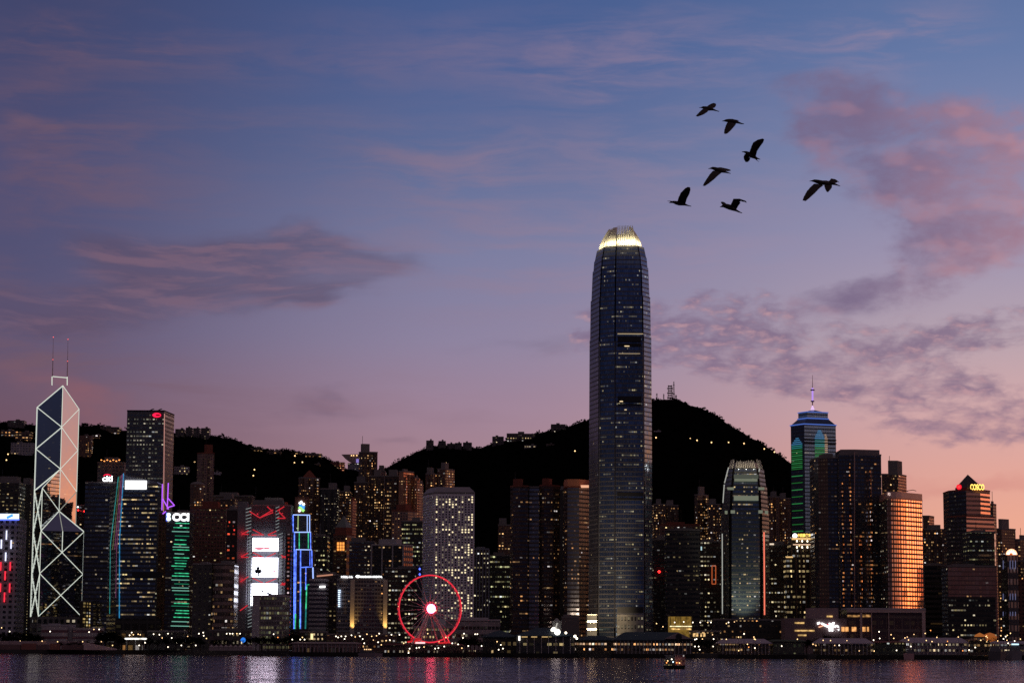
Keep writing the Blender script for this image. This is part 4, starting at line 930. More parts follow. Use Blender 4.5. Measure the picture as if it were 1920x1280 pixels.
# tower with the white oval sign
t = tower('light stone tower with amber crown lights and a small white sign under a red arc', (183, 233), 868, 2620, fac('light_stone_tower', Wall=(.26, .20, .20), Glass=(.08, .07, .08), Floor=4.0, Bay=4.0, WinU=.6, WinV=.4, Lit=.06, Band=.04, ColA=WARM, ColB=WARM, Power=.5), plant=.8, edge=concrete)
for k in range(7):
    q = MB(); c = P(190 + k * 5.6, 862 + (k % 2) * 2.0, 2612); q.lathe(c, [(.3, c.z - .6), (1.1, c.z), (.3, c.z + .6)], 6); q.build('crown_lamp', L_orange, t.root)
letters(t.root, 'citi', 192.5, 211, 891.5, 902.5, 2450, S_white, 'sign_lettering', .03)
q = MB()
for k in range(8):
    a, b = R(20 + k * 17.5), R(20 + (k + 1) * 17.5)
    q.tube(P(201 + 7 * math.cos(a), 893 - 4 * math.sin(a), 2448.5), P(201 + 7 * math.cos(b), 893 - 4 * math.sin(b), 2448.5), .45, 5)
q.build('sign_arc', S_red, t.root)
t = tower('broad dark glass tower with faint white floor lines below the small white sign', [(160, 0), (222, 0)], 905, 2455, fac('dark_line_glass', Wall=(.05, .048, .05), Glass=(.22, .22, .26), Floor=4.6, Bay=3.0, WinU=.96, WinV=.6, Lit=.06, Band=.13, ColA=WHITE, ColB=WARM, Power=.4, Rough=.06, Metal=.9, Wave=.05), plant=0)
t = tower('dark office tower with red roof beacons between braced skyscraper and broad dark glass tower', (138, 161), 948, 2640, darkq, plant=0)
for px, py, m_ in ((146, 950, S_white), (146.5, 956, L_red), (158, 958, L_red)):
    q = MB(); c = P(px, py, 2632); q.lathe(c, [(.3, c.z - .9), (1.3, c.z), (.3, c.z + .9)], 6); q.build('beacon', m_, t.root)
t = tower('low dark block with a golden lit stair column beside the broad dark glass tower', (150, 160), 1128, 2400, fac('gold_stair', LitV=.6, LitU=1.0, Wall=(.08, .06, .04), Glass=(.08, .06, .04), Floor=3.2, Bay=14, WinU=.5, WinV=.6, Lit=2.0, Band=1.0, ColA=YELL, ColB=(1, .6, .15), Power=.8), plant=0)
# tower with the blank white screen and coloured edge lights
Y = 2330.0
t = tower('blue glass tower with lit floor bands, blank white roof screen and coloured edge lights', [(206.5, 46), (224, 0), (296, 0)], 908, Y, banded, name='banded_skyscraper', cat='skyscraper', plant=0, mats=[fac('dark_flank', Wall=(.05, .045, .05), Glass=(.12, .12, .16), Floor=4.4, Bay=3.0, WinU=.9, WinV=.5, Lit=.02, Band=0.0, Power=.4, Rough=.15, Metal=.8), banded, banded, banded])
q = MB(); A_, B_ = P(227, 908, Y), P(296, 908, Y); zt = t.zt
pr = [(A_.x, zt + 1.5), (B_.x, zt + 1.5), (B_.x - 1, zt + 3.0), (A_.x + 26, P(255, 899, Y).z), (A_.x + 10, P(240, 893, Y).z), (A_.x, P(230, 889, Y).z)]
F_ = [(x, Y + .5, z) for x, z in pr]; K_ = [(x, Y + 30, z) for x, z in pr]
q.add(F_); q.add(list(reversed(K_)))
for i in range(len(F_)): j = (i + 1) % len(F_); q.add([F_[j], F_[i], K_[i], K_[j]])
q.build('curved_roof', plain('pale_roof_glass', (.32, .33, .36), .3, .5), t.root)
panel_px(t.root, 235, 274.5, 900.5, 917, Y - .4, S_white, 'white_screen')
for (pa, pb, m_, r_) in (((222, 893), (207, 1020), N_teal, .45), ((207, 1020), (205.5, 1150), N_teal, .35), ((225, 892), (211, 1030), glow_mat('olive_neon', (.3, .32, .12), .3, var=.3), .35), ((227.5, 890), (215, 1030), N_mauve, .4), ((230.5, 888), (218.5, 1030), N_mauve, .4), ((231.5, 887), (224, 1010), N_blueled, .5), ((224, 1010), (223.5, 1178), N_blueled, .5), ((218.5, 1030), (217, 1120), N_mauve, .3)):
    strip_px(t.root, pa, pb, Y - 1.5, r_, m_, 'edge_light')
panel_px(t.root, 248, 305, 1072, 1082, Y - .6, blackm, 'plant_floor_recess')
q = MB(); a, b = P(216, 1172, Y - 6), P(300, 1186, Y - 6); q.box(a.x, b.x, Y - 6, Y - .5, GZ, P(216, 1158, Y).z); q.build('podium', [fac('dark_podium', Wall=(.05, .045, .04), Glass=(.06, .05, .04), Floor=10, Bay=8, WinU=.8, WinV=.7, Lit=.3, Band=.2, ColA=AMBER, ColB=YELL, Power=.5), darkroof], t.root)
# square tower with the red emblem
Y = 2520.0
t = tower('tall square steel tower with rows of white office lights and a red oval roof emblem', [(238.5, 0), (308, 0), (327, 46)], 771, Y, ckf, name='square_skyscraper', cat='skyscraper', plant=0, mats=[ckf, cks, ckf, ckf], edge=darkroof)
disc_px(t.root, 294, 778, 8, Y - .6, S_red, 'emblem', 4.2); disc_px(t.root, 296, 778, 4.4, Y - 1.6, glow_mat('dark_red_sign', (.5, .0, .02), .5), 'emblem_cutout', 1.9, .3)
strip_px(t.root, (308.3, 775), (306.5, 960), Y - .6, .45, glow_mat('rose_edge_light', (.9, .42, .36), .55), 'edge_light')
for px in (281, 296):
    q = MB(); q.tube(P(px, 769, Y + 10), P(px + 8, 766, Y + 10), .5, 5); q.tube(P(px + 4, 771, Y + 10), P(px + 4, 766, Y + 10), .4, 5); q.build('roof_crane', blackm, t.root)
# violet neon masts on an old stepped bank
t = tower('slim brown stone tower topped by violet neon masts beside the square steel tower', [(298, 0), (322, 0)], 962, 2420, fac('old_bank', Wall=(.17, .09, .06), Glass=(.05, .04, .04), Floor=4.2, Bay=3.4, WinU=.5, WinV=.5, Lit=.04, Band=0.0, Power=.6), plant=0, edge=concrete)
for a, b in (((304.5, 907), (303.5, 956)), ((315.5, 905), (313.5, 954)), ((305, 935), (316, 954)), ((314.5, 933), (327, 947)), ((327, 947), (314, 951)), ((311, 958), (305, 963))):
    strip_px(t.root, a, b, 2418, .62, N_purple, 'neon_mast')
# green striped tower
Y = 2330.0
t = tower('dark tower crossed by thin green light lines below a large white lettered sign', (312.5, 355.5), 962, Y, darkq, name='striped_tower', plant=.5)
letters(t.root, 'CCI', 323.5, 354.5, 961.5, 976.5, Y - 1, S_white, 'sign_lettering', .05)
q = MB()
for cy_, ry_ in ((964.8, 3.6), (972, 4.0)):
    c = P(316.5, cy_, Y - 1); q.tube((c.x, Y - 2.2, c.z), (c.x, Y - 1, c.z), ry_ * Y / FPX, 14)
q.build('emblem', glow_mat('ice_white_sign', (.8, 1, 1), 2.0), t.root)
q = MB(); q.tube(P(313.2, 961, Y - 1.3), P(313, 976, Y - 1.3), .9, 6); q.build('emblem_edge', S_blue, t.root)
row = 980.0
while row < 1176:
    c_ = rnd.choice([N_green, N_green, glow_mat('pale_green_neon', (.3, .8, .6), .55), glow_mat('dark_green_neon', (.02, .4, .2), .45)])
    a = 321 + rnd.random() * 8 if row < 1120 else 320 + rnd.random() * 10; b = 355 - rnd.random() * (14 if rnd.random() < .3 else 1)
    if abs(row - 1086) < 4: c_ = glow_mat('pale_green_neon', (.3, .8, .6), .55)
    strip_px(t.root, (a, row), (b, row + .8), Y - .8, .42, c_, 'light_line'); row += rnd.choice([5.2, 7.4, 8.2])
# middle left
tower('wide maroon office block with scattered lights behind the striped green tower', [(357, 0), (424, 0)], 953, 2480, mar, plant=1.3, edge=redst)
tower('long low hillside block with a string of amber roof lights', (400, 472), 930, 2760, fac('amber_top', Wall=(.12, .075, .065), Glass=(.05, .05, .05), Floor=4.0, Bay=5.0, WinU=.5, WinV=.4, Lit=.2, Band=.06, ColA=AMBER, ColB=WARM, Power=1.0), name='apartment_block', cat='apartment block', plant=.6)
tower('grey slab with a sparse column of lit windows right of the green striped tower', [(362, 0), (398, 0)], 1058, 2160, fac('grey_slab_lit', Wall=(.085, .08, .08), Glass=(.05, .05, .05), Floor=4.2, Bay=4.6, WinU=.34, WinV=.34, Lit=.07, Band=0.0, ColA=WARM, ColB=YELL, Power=1.6), plant=.5, edge=concrete)
tower('office block with dark curved balcony bands and amber rooms beside the grey slab', [(398, 8), (405, 1), (418, -2), (431, 1), (440, 8)], 1058, 2155, balc, plant=.8)
t = tower('slab dotted with red lights left of the bright screens', (425, 446), 956, 2330, redlit, plant=.8)
t = tower('thin slab of glowing red windows right of the bright screens', [(536.5, 0), (546, 0)], 1000, 2236, redlit, plant=0, depth=8)
t = tower('pinkish stepped office block with a white lettered roof sign and a glowing disc', [(478, 0), (541, 0)], 949, 2420, fac('pinkish_block', Wall=(.26, .19, .21), Glass=(.08, .06, .07), Floor=4, Bay=3.4, WinU=.6, WinV=.4, Lit=.03, Band=0.0, Power=.7), plant=1.6, edge=concrete)
letters(t.root, 'ICBC', 501, 521, 939.5, 947, 2412, glow_mat('pale_teal_sign', (.62, .9, .84), 1.0), 'sign_lettering', .02)
disc_px(t.root, 527, 943.8, 5.4, 2411, glow_mat('rosy_white_sign', (1, .72, .74), 2.0), 'emblem', 4.2)
q = MB(); q.tube(P(500, 950, 2414), P(534, 950, 2414), .6, 5); q.build('sign_frame', blackm, t.root)
panel_px(t.root, 533.5, 540, 941, 949, 2416, plain('dull_red_board', (.2, .04, .03), .8), 'sign_board')
t = tower('pale civic block with rows of yellow lit floors in front of the bright screens', [(474, 0), (530, 0), (543.5, 22)], 1118, 2075, cityh, depth=25, name='civic_block', plant=.3, edge=palestone)
q = MB(); a, b = P(474, 1118, 2074), P(486, 1190, 2074); q.box(a.x, b.x, 2073, 2074.9, GZ, t.zt + .01); q.build('stair_wall', palestone, t.root)
t = tower('pale slab with fine horizontal lines and a short white light bar near its top', [(580, 0), (612, 0)], 1087, 2150, strip, plant=0, edge=palestone)
strip_px(t.root, (599, 1099.5), (610, 1099), 2148.5, .9, S_white, 'light_bar')
t = tower('dark block of small yellow windows under a rosy cornice light left of the grand hotel', [(594, 0), (634, 0)], 1078, 2185, fac('small_yellow', Wall=(.07, .055, .06), Glass=(.05, .05, .05), Floor=4.2, Bay=3.8, WinU=.45, WinV=.4, Lit=.3, Band=.0, ColA=YELL, ColB=WARM, Power=1.1), plant=.6, edge=concrete)
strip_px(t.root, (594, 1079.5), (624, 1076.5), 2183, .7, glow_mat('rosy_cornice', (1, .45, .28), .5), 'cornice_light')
# grand hotel with two roof signs
Y = 2140.0
t = tower('grand hotel slab with white roof signs and golden uplit corner piers', [(632, 12), (664, 0), (722, 6)], 1086, Y, hotel, depth=30, name='hotel', cat='hotel', plant=.5)
letters(t.root, '\u6587\u83ef\u6771\u65b9\u9152\u5e97', 639, 661.5, 1078.6, 1083.2, Y + 5, S_white, 'sign_lettering', .02)
letters(t.root, 'MANDARIN ORIENTAL', 676, 717, 1078.6, 1082.6, Y + 4, S_white, 'sign_lettering', .03)
disc_px(t.root, 671, 1080, 4.2, Y + 1, S_white, 'emblem', 2.6)
for px, dy in ((661, 1.5), (722.5, 7.0)):
    a, b = P(px - 3.2, 1086, Y + dy), P(px + 3.2, 1186, Y + dy)
    q = MB(); q.box(a.x, b.x, Y + dy - 3.0, Y + dy, GZ, a.z); q.build('corner_pier', plain('warm_stone', (.42, .36, .32), .75), t.root)
    ld = bpy.data.lights.new('pier_uplight', 'SPOT'); ld.energy = 30000; ld.color = (1, .60, .16); ld.spot_size = R(50); ld.spot_blend = 1; ld.shadow_soft_size = .4
    lo = bpy.data.objects.new('pier_uplight', ld); COL.objects.link(lo); lo.parent = t.root
    pos_ = P(px, 1187, Y + dy - 7.5); lo.location = pos_ - ORI[t.root.name]; lo.rotation_euler = (P(px, 1160, Y + dy - 3) - pos_).to_track_quat('-Z', 'Y').to_euler()
for k in range(9):
    q = MB(); c0, c1_ = P(634, 1105 + k * 3.7, Y + 9), P(638.5 - (k > 1) * .8, 1107.4 + k * 3.7, Y + 9); q.box(c0.x, c1_.x, Y + 8, Y + 9.4, c1_.z, c0.z); q.build('vertical_sign', glow_mat('ice_blue_sign', (.62, .78, 1), 1.6), t.root)
# dark mid blocks behind the hotel
tower('dark office block with pale vertical piers and a rosy window panel on its right side', [(697, 0), (756, 0), (774, 18)], 1022, 2400, fac('pier_block', Wall=(.05, .045, .05), Glass=(.06, .05, .05), Floor=4.6, Bay=3.4, WinU=.85, WinV=.5, Lit=.10, Band=.06, ColA=WARM, ColB=AMBER, Power=.8), plant=1.4, piers=3, edge=palestone, mats=[fac('pier_block', ), fac('rosy_grid', Wall=(.40, .27, .27), Glass=(.10, .03, .03), Floor=5.5, Bay=4, WinU=.6, WinV=.5, Lit=.05, Band=0.0, Power=.5), darkq, darkq])
tower('dark block with small rows of yellow windows behind the left of the ferris wheel', [(722, 0), (800, 0)], 1066, 2300, yw, plant=.6)
tower('dark office block with white dots along its cornice left of the round windowed tower', (753, 792), 978, 2620, yfl, plant=.8)
t = tower('dark tower with yellow floors and two thin roof masts right of the neon tower', (584, 614), 1006, 2480, yfl, plant=.5)
for px in (592, 600): q = MB(); q.tube(P(px, 1004, 2490), P(px, 981, 2490), .35, 5); q.build('mast', steel, t.root)
t = tower('old tower with a green grey pyramid roof and bright orange arched windows', [(625, 0), (650, 0), (664, 14)], 1003, 2560, fac('old_pyramid', Wall=(.13, .07, .055), Glass=(.06, .04, .03), Floor=4.5, Bay=4.0, WinU=.6, WinV=.5, Lit=.14, Band=0.0, ColA=AMBER, ColB=WARM, Power=1.3), plant=0, mats=[fac('old_pyramid'), fac('round_stripes', Wall=(.42, .26, .24), Glass=(.05, .03, .03), Floor=7.5, Bay=60, WinU=1, WinV=.5, Lit=0.0, Band=0.0), mar, mar], edge=redst)
p = inset(t.pts, .82); q = MB(); q.prism(p, t.zt + 1.5, P(637, 988, 2560).z); q.build('upper_block', redst, t.root)
q = MB(); q.prism(grow(inset(t.pts, .80), .2), P(637, 988, 2560).z + .05, P(637, 966, 2560).z, inset(t.pts, .05)); q.build('pyramid_roof', plain('copper_roof', (.13, .15, .15), .6), t.root)
for i in range(3):
    for j in range(3): panel_px(t.root, 632 + i * 5, 635.6 + i * 5, 1016 + j * 5.6, 1020.6 + j * 5.6, 2558.5, glow_mat('orange_window', (1, .36, .07), 1.3), 'window', .4)
tower('dark filler block with sparse windows between the pyramid roofed tower and the pale piers', (655, 702), 1016, 2520, dark, plant=1)
tower('slender slab reddened by the sunset behind the pyramid roofed tower', [(658, 0), (661, 0), (668.5, 10)], 938, 2740, fac('red_slab', Wall=(.60, .24, .15), Glass=(.12, .05, .04), Floor=3.4, Bay=3.4, WinU=.4, WinV=.4, Lit=.03, Band=0.0, Power=.9), plant=.4, edge=redst)  # sunset red put into the wall colour
tower('stepped rosy apartment block below the bright orange flats', [(735, 0), (765, 0), (783, 20)], 958, 2760, resp, name='apartment_block', cat='apartment block', plant=1.2, edge=redst)
# mid-levels flats climbing the hill, left of the centre
G1 = 'apartment towers on the lower slope'
def flats(label, ch, yt, Y, m_, plant=1, **k):
    t = tower(label, ch, yt, Y, m_, name='apartment_tower', cat='apartment tower', group=G1, plant=plant, **k)
    j = 1 if isinstance(ch, list) and len(ch) == 3 and ch[0][1] > ch[1][1] else 0
    a, b = Vector(t.pts[j]), Vector(t.pts[j + 1]); d = b - a
    if d.length < 9: a, b = Vector(t.pts[0]), Vector(t.pts[1]); d = b - a
    if d.length > 9:
        n_ = Vector((d.y, -d.x)).normalized(); bays = 2 if d.length < 19 else 3
        for i in range(bays):
            c0 = a + d * ((i + .5) / bays - .5 / bays * .52); c1_ = a + d * ((i + .5) / bays + .5 / bays * .52)
            q = MB(); q.prism([(c0.x + n_.x * 2.4, c0.y + n_.y * 2.4), (c1_.x + n_.x * 2.4, c1_.y + n_.y * 2.4), (c1_.x + n_.x * .02, c1_.y + n_.y * .02), (c0.x + n_.x * .02, c0.y + n_.y * .02)], t.zb, t.zt - rnd.choice([.05, 3.0, 6.5])); q.build('window_bay', [k['mats'][0] if k.get('mats') else m_, darkroof], t.root)
    return t
t = flats('apartment tower with a pointed pyramid top and rosy right side', [(560, 10), (566, 0), (600, 14)], 896, 2920, fac('pointed_flats', Wall=(.15, .085, .065), Glass=(.05, .045, .05), Floor=3.6, Bay=4, WinU=.5, WinV=.5, Lit=.16, Band=.03, ColA=WARM, ColB=AMBER, Power=1.1), 0)
q = MB(); q.prism(grow(inset(t.pts, .66), .1), t.zt + 1.5, P(582, 880, 2920).z, inset(t.pts, .06)); q.build('pyramid_roof', redst, t.root)
flats('grey apartment tower with a dense column of white windows left of the red slab', (601, 634), 917, 2860, fac('dense_white', Wall=(.06, .055, .06), Glass=(.05, .05, .05), Floor=3.3, Bay=3.3, WinU=.5, WinV=.5, Lit=.24, Band=0.0, ColA=WARM, ColB=WHITE, Power=1.5))
flats('darker narrower apartment tower with few windows standing against the dense white one', (634, 657), 922, 2890, resd)
t = flats('tallest dark apartment tower with twin aerials beside the bowl roofed terrace', [(673, 8), (680, 0), (708, 6)], 848, 3020, resd, 1.2)
for px in (681, 687.5): q = MB(); q.tube(P(px, 846, 3026), P(px, 832, 3026), .35, 5); q.build('aerial', blackm, t.root)
flats('rosy ledge tower leaning on the tallest dark apartment tower', [(706, 0), (722, 0)], 884, 3040, resp)
flats('dark apartment slab with scattered lights in front of the tallest dark tower', [(664, 0), (692, 0)], 905, 2930, resd)
flats('second dark apartment slab with scattered lights under the rosy ledge tower', [(693, 0), (720, 0)], 893, 2940, resd)
flats('brown apartment tower with pairs of amber windows left of the bright orange flats', [(721, 0), (748, 0)], 893, 2900, fac('amber_pairs', Wall=(.14, .08, .06), Glass=(.05, .045, .05), Floor=5.0, Bay=5.0, WinU=.5, WinV=.5, Lit=.28, Band=0.0, ColA=AMBER, ColB=WARM, Power=1.3))
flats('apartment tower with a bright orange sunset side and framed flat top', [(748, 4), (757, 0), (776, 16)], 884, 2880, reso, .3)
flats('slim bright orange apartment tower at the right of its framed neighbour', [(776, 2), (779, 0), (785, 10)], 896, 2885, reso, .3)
flats('thin rosy apartment slab right of the slim orange tower', [(785, 0), (792, 6)], 906, 2890, resp, .4)
flats('orange brown apartment tower peeking over the left of the round windowed tower', [(798, 0), (812, 0), (824, 14)], 889, 2960, resb)
flats('orange brown apartment tower with a lit red aerial above the round windowed tower', [(820, 0), (836, 0), (852, 14)], 880, 2970, resb)
flats('tall pale brown apartment slab standing alone on the wooded slope', [(370, 6), (380, 0), (402, 4)], 850, 2930, fac('pale_brown_slab', Wall=(.36, .22, .19), Glass=(.10, .07, .07), Floor=3.4, Bay=3.2, WinU=.5, WinV=.45, Lit=.06, Band=0.0, ColA=WARM, ColB=WARM, Power=1.3), 1.2, edge=redst)
t = thing('round_apartment_tower', 'round domed apartment tower in front of the tall pale brown slab', 'apartment tower', tuple(P(370, 1000, 2850))[:2] + (GZ,), G1)
q = MB(); c = P(370, 908, 2850); q.lathe(c, [(8.6, GZ), (8.6, c.z)], 20); q.build('facade', [resb, darkroof], t)
q = MB(); q.lathe(c, [(8.8, c.z + .03), (7.8, c.z + 1.6), (4.5, c.z + 3.0), (.4, c.z + 3.6)], 20); q.build('dome', concrete, t)
tower('dark office tower above the maroon block left of the red dotted slab', (404, 440), 936, 2620, resd, plant=1)

# ---------------------------------------------------------------- between the round windows and the tallest tower
tower('dark office block with thin pale vertical lines right of the round windowed tower', [(888, 0), (917, 0)], 1030, 2310, yw, plant=.5, piers=5, edge=steel)
tower('dark office block with broken yellow floors left of the rose granite twins', [(915, 0), (957, 0)], 1042, 2360, yfl, plant=.8)
tower('dim stepped block behind the broken yellow floors', [(934, 0), (958, 0)], 985, 2560, resb, plant=1.5)
Y = 2290.0
def rose(label, ch, yt, Yd, m1, **k): return tower(label, ch, yt, Yd, m1, name='rose_granite_tower', cat='office tower', group='rose granite office towers', edge=redst, **k)
rose('rose granite tower with a blue glass bay, left of its twin', [(957, 10), (962, 3), (975, 0), (990, 2), (992, 8)], 912, Y, exch, plant=1.2)
tower('blue grey glass bay between the two rose granite twins', [(992, 2), (1011, 0)], 914, Y + 4, exch2, plant=0, name='glass_bay_tower')
rose('rose granite tower with columns of white lights, right of its twin', [(1012, 4), (1020, 0), (1038, 2), (1050, 10)], 911, Y + 3, exch, plant=1.2)
t = rose('silver banded tower with an orange sunlit cap half hidden by the tallest skyscraper', [(1058, 10), (1064, 0), (1086, 0), (1106, 16)], 914, Y - 30, exch2, plant=0, mats=[exch, exch2, fac('dim_side', Wall=(.06, .04, .035), Glass=(.05, .045, .05), Floor=4.2, Bay=3.0, WinU=.8, WinV=.6, Lit=.1, Band=.04, ColA=WARM, ColB=AMBER, Power=.6, Rough=.3, Metal=.1), exch, exch, exch])
q = MB(); q.prism(inset(t.pts, .98), t.zt + 1.52, t.zt + 8.5); q.build('roof_cap', plain('sunlit_cap_stone', (.55, .22, .14), .8), t.root)  # sunset light put into the cap colour
panel_px(t.root, 1089, 1104, 909, 914, Y - 27, glow_mat('peach_sunlit_cap', (1, .5, .3), .9), 'sunlit_cap_panel')  # sunlight on the cap, put in as a glowing panel
tower('dim grey block with white column lights behind the rose granite twins', (1044, 1062), 918, 2460, fac('col_lights', Wall=(.05, .04, .042), Glass=(.05, .05, .05), Floor=4.0, Bay=5, WinU=.3, WinV=.5, Lit=.2, Band=0.0, ColA=WARM, ColB=WHITE, Power=1.2), plant=.5)
tower('plain grey windowless block at the foot of the silver banded tower', [(1054, 0), (1086, 0)], 1158, 2090, plain('plain_grey_wall', (.16, .14, .135), .9), plant=.6, name='service_block', cat='service block', depth=22)
t = tower('long low pale building with dark window strips behind the ferris wheel', [(836, 0), (938, 0)], 1163, 2090, fac('low_pale', Wall=(.46, .40, .42), Glass=(.06, .05, .05), Floor=7.0, Bay=3.4, WinU=.85, WinV=.42, Lit=.3, Band=.1, ColA=WARM, ColB=WHITE, Power=.9), plant=.5, edge=palestone, name='post_office', cat='post office', depth=24)
t = tower('lower pale wing with lit yellow windows directly behind the ferris wheel legs', [(776, 0), (852, 0)], 1176, 2060, fac('low_pale2', Wall=(.42, .36, .37), Glass=(.06, .05, .05), Floor=6.4, Bay=2.6, WinU=.7, WinV=.42, Lit=.4, Band=.35, ColA=YELL, ColB=WARM, Power=.6), plant=.3, edge=palestone, name='low_office_wing', cat='office wing', depth=16)
t = tower('small dark kiosk tower with blue lights left of the round windowed tower', (782, 792), 1062, 2280, darkq, plant=0)
for row in (1066, 1076): q = MB(); c = P(787, row, 2277); q.lathe(c, [(.3, c.z - 1.2), (1.1, c.z), (.3, c.z + 1.2)], 6); q.build('blue_lamp', S_blue, t.root)

# ---------------------------------------------------------------- right of the tallest tower
flats('dark apartment tower with sparse lights just right of the tallest skyscraper', (1226, 1248), 946, 2900, resd)
t = flats('dark apartment tower with a thin roof pole, second from the tallest skyscraper', (1249, 1272), 948, 2920, resd)
q = MB(); q.tube(P(1277, 1000, 2905), P(1277, 955, 2905), .35, 5); q.build('pole', blackm, t.root)
flats('dark stepped apartment tower with a reddish crown left of the crowned tower', [(1302, 10), (1308, 0), (1328, 12)], 928, 2880, resd, 1.4)
flats('dark apartment tower against the left shoulder of the crowned tower', (1328, 1352), 946, 2860, resd)
t = tower('dark slab with a red ball lamp in the gap beside the tallest skyscraper', (1226, 1252), 1012, 2380, darkq, plant=1)
q = MB(); c = P(1236, 1071, 2376); q.lathe(c, [(.3, c.z - 1.5), (1.7, c.z), (.3, c.z + 1.5)], 8); q.build('red_ball_lamp', L_red, t.root)
tower('brown topped dark office slab behind the grey banded one', (1240, 1312), 984, 2420, mar, plant=.5, edge=redst)
tower('broad dark office slab with pale grey upper bands', [(1250, 0), (1312, 0)], 994, 2260, fac('grey_bands', Wall=(.10, .09, .085), Glass=(.05, .05, .05), Floor=4.4, Bay=2.8, WinU=.9, WinV=.5, Lit=.10, Band=.03, ColA=WARM, ColB=YELL, Power=.45), plant=.4)
t = tower('dark office block with an orange neon frame and lit floors left of the crowned tower', (1313, 1356), 1016, 2360, yw, plant=.6)
for a, b in (((1335, 1060), (1342, 1060)), ((1335, 1060), (1335, 1094)), ((1342, 1060), (1342, 1094)), ((1335, 1094), (1342, 1094))): strip_px(t.root, a, b, 2358, .4, glow_mat('orange_neon', (1, .2, .06), .5), 'neon_frame')
strip_px(t.root, (1315, 1024), (1315, 1031), 2356, .7, glow_mat('teal_red_sign', (.6, .85, .9), .8), 'sign_board')
flats('reddish brown apartment tower with lit windows right of the crowned tower', [(1441, 0), (1462, 0)], 932, 2820, resb)
flats('second reddish brown apartment tower close to the spired skyscraper', [(1463, 0), (1483, 0)], 935, 2840, resb)
t = tower('dark office slab edged by a tall orange neon line beside the crowned tower', [(1438, 0), (1477, 0)], 1022, 2320, yw, plant=.8)
strip_px(t.root, (1432.5, 997), (1433.5, 1152), 2235, .7, glow_mat('orange_line', (1, .20, .12), 1.0), 'neon_line')
panel_px(t.root, 1443, 1451, 1018, 1021, 2318, glow_mat('pale_roof_glow', (1, .8, .6), .9), 'roof_light')
# golden office with disc
Y = 2290.0
t = tower('golden lit office tower with a white disc and gold lettering on its roof', [(1484, 0), (1527, 0)], 1013, Y, golden, name='golden_tower', plant=0, piers=5, edge=plain('bronze_trim', (.16, .11, .07), .5, .4))
disc_px(t.root, 1490.3, 1004, 4.5, Y + .5, S_white, 'emblem')
letters(t.root, '\u4e2d\u570b\u8fb2\u696d\u9280\u884c', 1495.5, 1525, 999.8, 1006.5, Y + .5, S_yel, 'sign_lettering', .02)
panel_px(t.root, 1484.5, 1524, 1007.5, 1011.5, Y - .8, glow_mat('gold_cornice', (1, .62, .24), .9), 'cornice_light')
for k in range(4):
    for row in (1014.5, 1026): q = MB(); c = P(1494.3 + k * 9.8, row, Y - 2); q.lathe(c, [(.2, c.z - .7), (.8, c.z), (.2, c.z + 1.6)], 6); q.build('facade_lamp', L_white, t.root)
strip_px(t.root, (1487, 1020.3), (1523, 1020.3), Y - 1.2, .5, glow_mat('rosy_gold_line', (1, .62, .40), .9), 'cornice_light')
q = MB(); a, b = P(1474, 1042, Y - 3), P(1486, 1180, Y - 3); q.box(a.x, b.x, Y - 3, Y + 20, GZ, a.z); q.build('side_wing', [golden, darkroof], t.root)
panel_px(t.root, 1473.5, 1486.5, 1042.5, 1045, Y - 4, glow_mat('gold_cornice', (1, .62, .24), .9), 'cornice_light')
# twin dark towers in front of the spired one
Y = 2190.0
tw = fac('dark_blue_flats', Wall=(.06, .056, .066), Glass=(.12, .14, .20), Floor=3.8, Bay=3.2, WinU=.78, WinV=.6, Lit=.05, Band=.015, ColA=WARM, ColB=AMBER, Power=.8, Rough=.12, Metal=.75, Wave=.03)
tower('lower left tower of the dark blue glass pair with bronze corner bays', [(1526, 14), (1534, 5), (1552, 0), (1571, 0)], 859, Y, tw, name='dark_glass_tower', plant=.6, mats=[tw, fac('bronze_bay', Wall=(.12, .075, .06), Glass=(.30, .17, .12), Floor=3.8, Bay=2.6, WinU=.7, WinV=.55, Lit=.10, Band=0.0, ColA=AMBER, ColB=WARM, Power=.9, Metal=.6), tw, tw, tw, tw])
t = tower('taller right tower of the dark blue glass pair with flat grey crown', [(1572.5, 2), (1602, 0), (1652, 6)], 853, Y - 6, tw, name='dark_glass_tower', plant=0)
q = MB(); q.prism(inset(t.pts, .93), t.zt + 1.5, P(1602, 843, Y).z); q.build('roof_crown', plain('grey_crown', (.20, .17, .18), .7), t.root)
def glint_bay(px, y0, y1, w_, dy=0.0):  # added bays; their lit orange windows stand in for sunset glints
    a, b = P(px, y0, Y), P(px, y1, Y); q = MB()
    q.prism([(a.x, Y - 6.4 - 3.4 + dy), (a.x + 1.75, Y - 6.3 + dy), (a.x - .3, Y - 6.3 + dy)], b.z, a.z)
    q.build('sunset_glint_bay', [fac('sunset_glint_facet', Wall=(.06, .04, .035), Glass=(.80, .36, .22), Floor=3.8, Bay=1.9, WinU=.9, WinV=.6, Lit=.42, Band=0.0, ColA=(1, .22, .06), ColB=AMBER, Power=1.3, LitV=.4, LitU=1.6, Rough=.12, Metal=1.0, Wave=.10), darkroof], t.root)
for px, y0, y1, w_ in ((1576, 905, 1140, 2.6), (1610.5, 1000, 1140, 2.2), (1590, 870, 1140, 1.6), (1629, 880, 1140, 1.4)): glint_bay(px, y0, y1, w_)
strip_px(t.root, (1602, 846), (1602.5, 1138), Y - 6.6, .55, plain('rosy_mullion', (.45, .30, .27), .6), 'corner_mullion')
tower('dark grey roof block behind the lower left tower of the dark blue pair', [(1575, 0), (1602, 0)], 846, Y + 40, tw, name='dark_glass_tower', plant=0)
flats('distant apartment tower with a sunset orange right side behind the curved sunset glass', [(1653, 0), (1684, 0), (1699.5, 24)], 890, 2560, resd, 2.2, mats=[resd, reso, resd, resd])
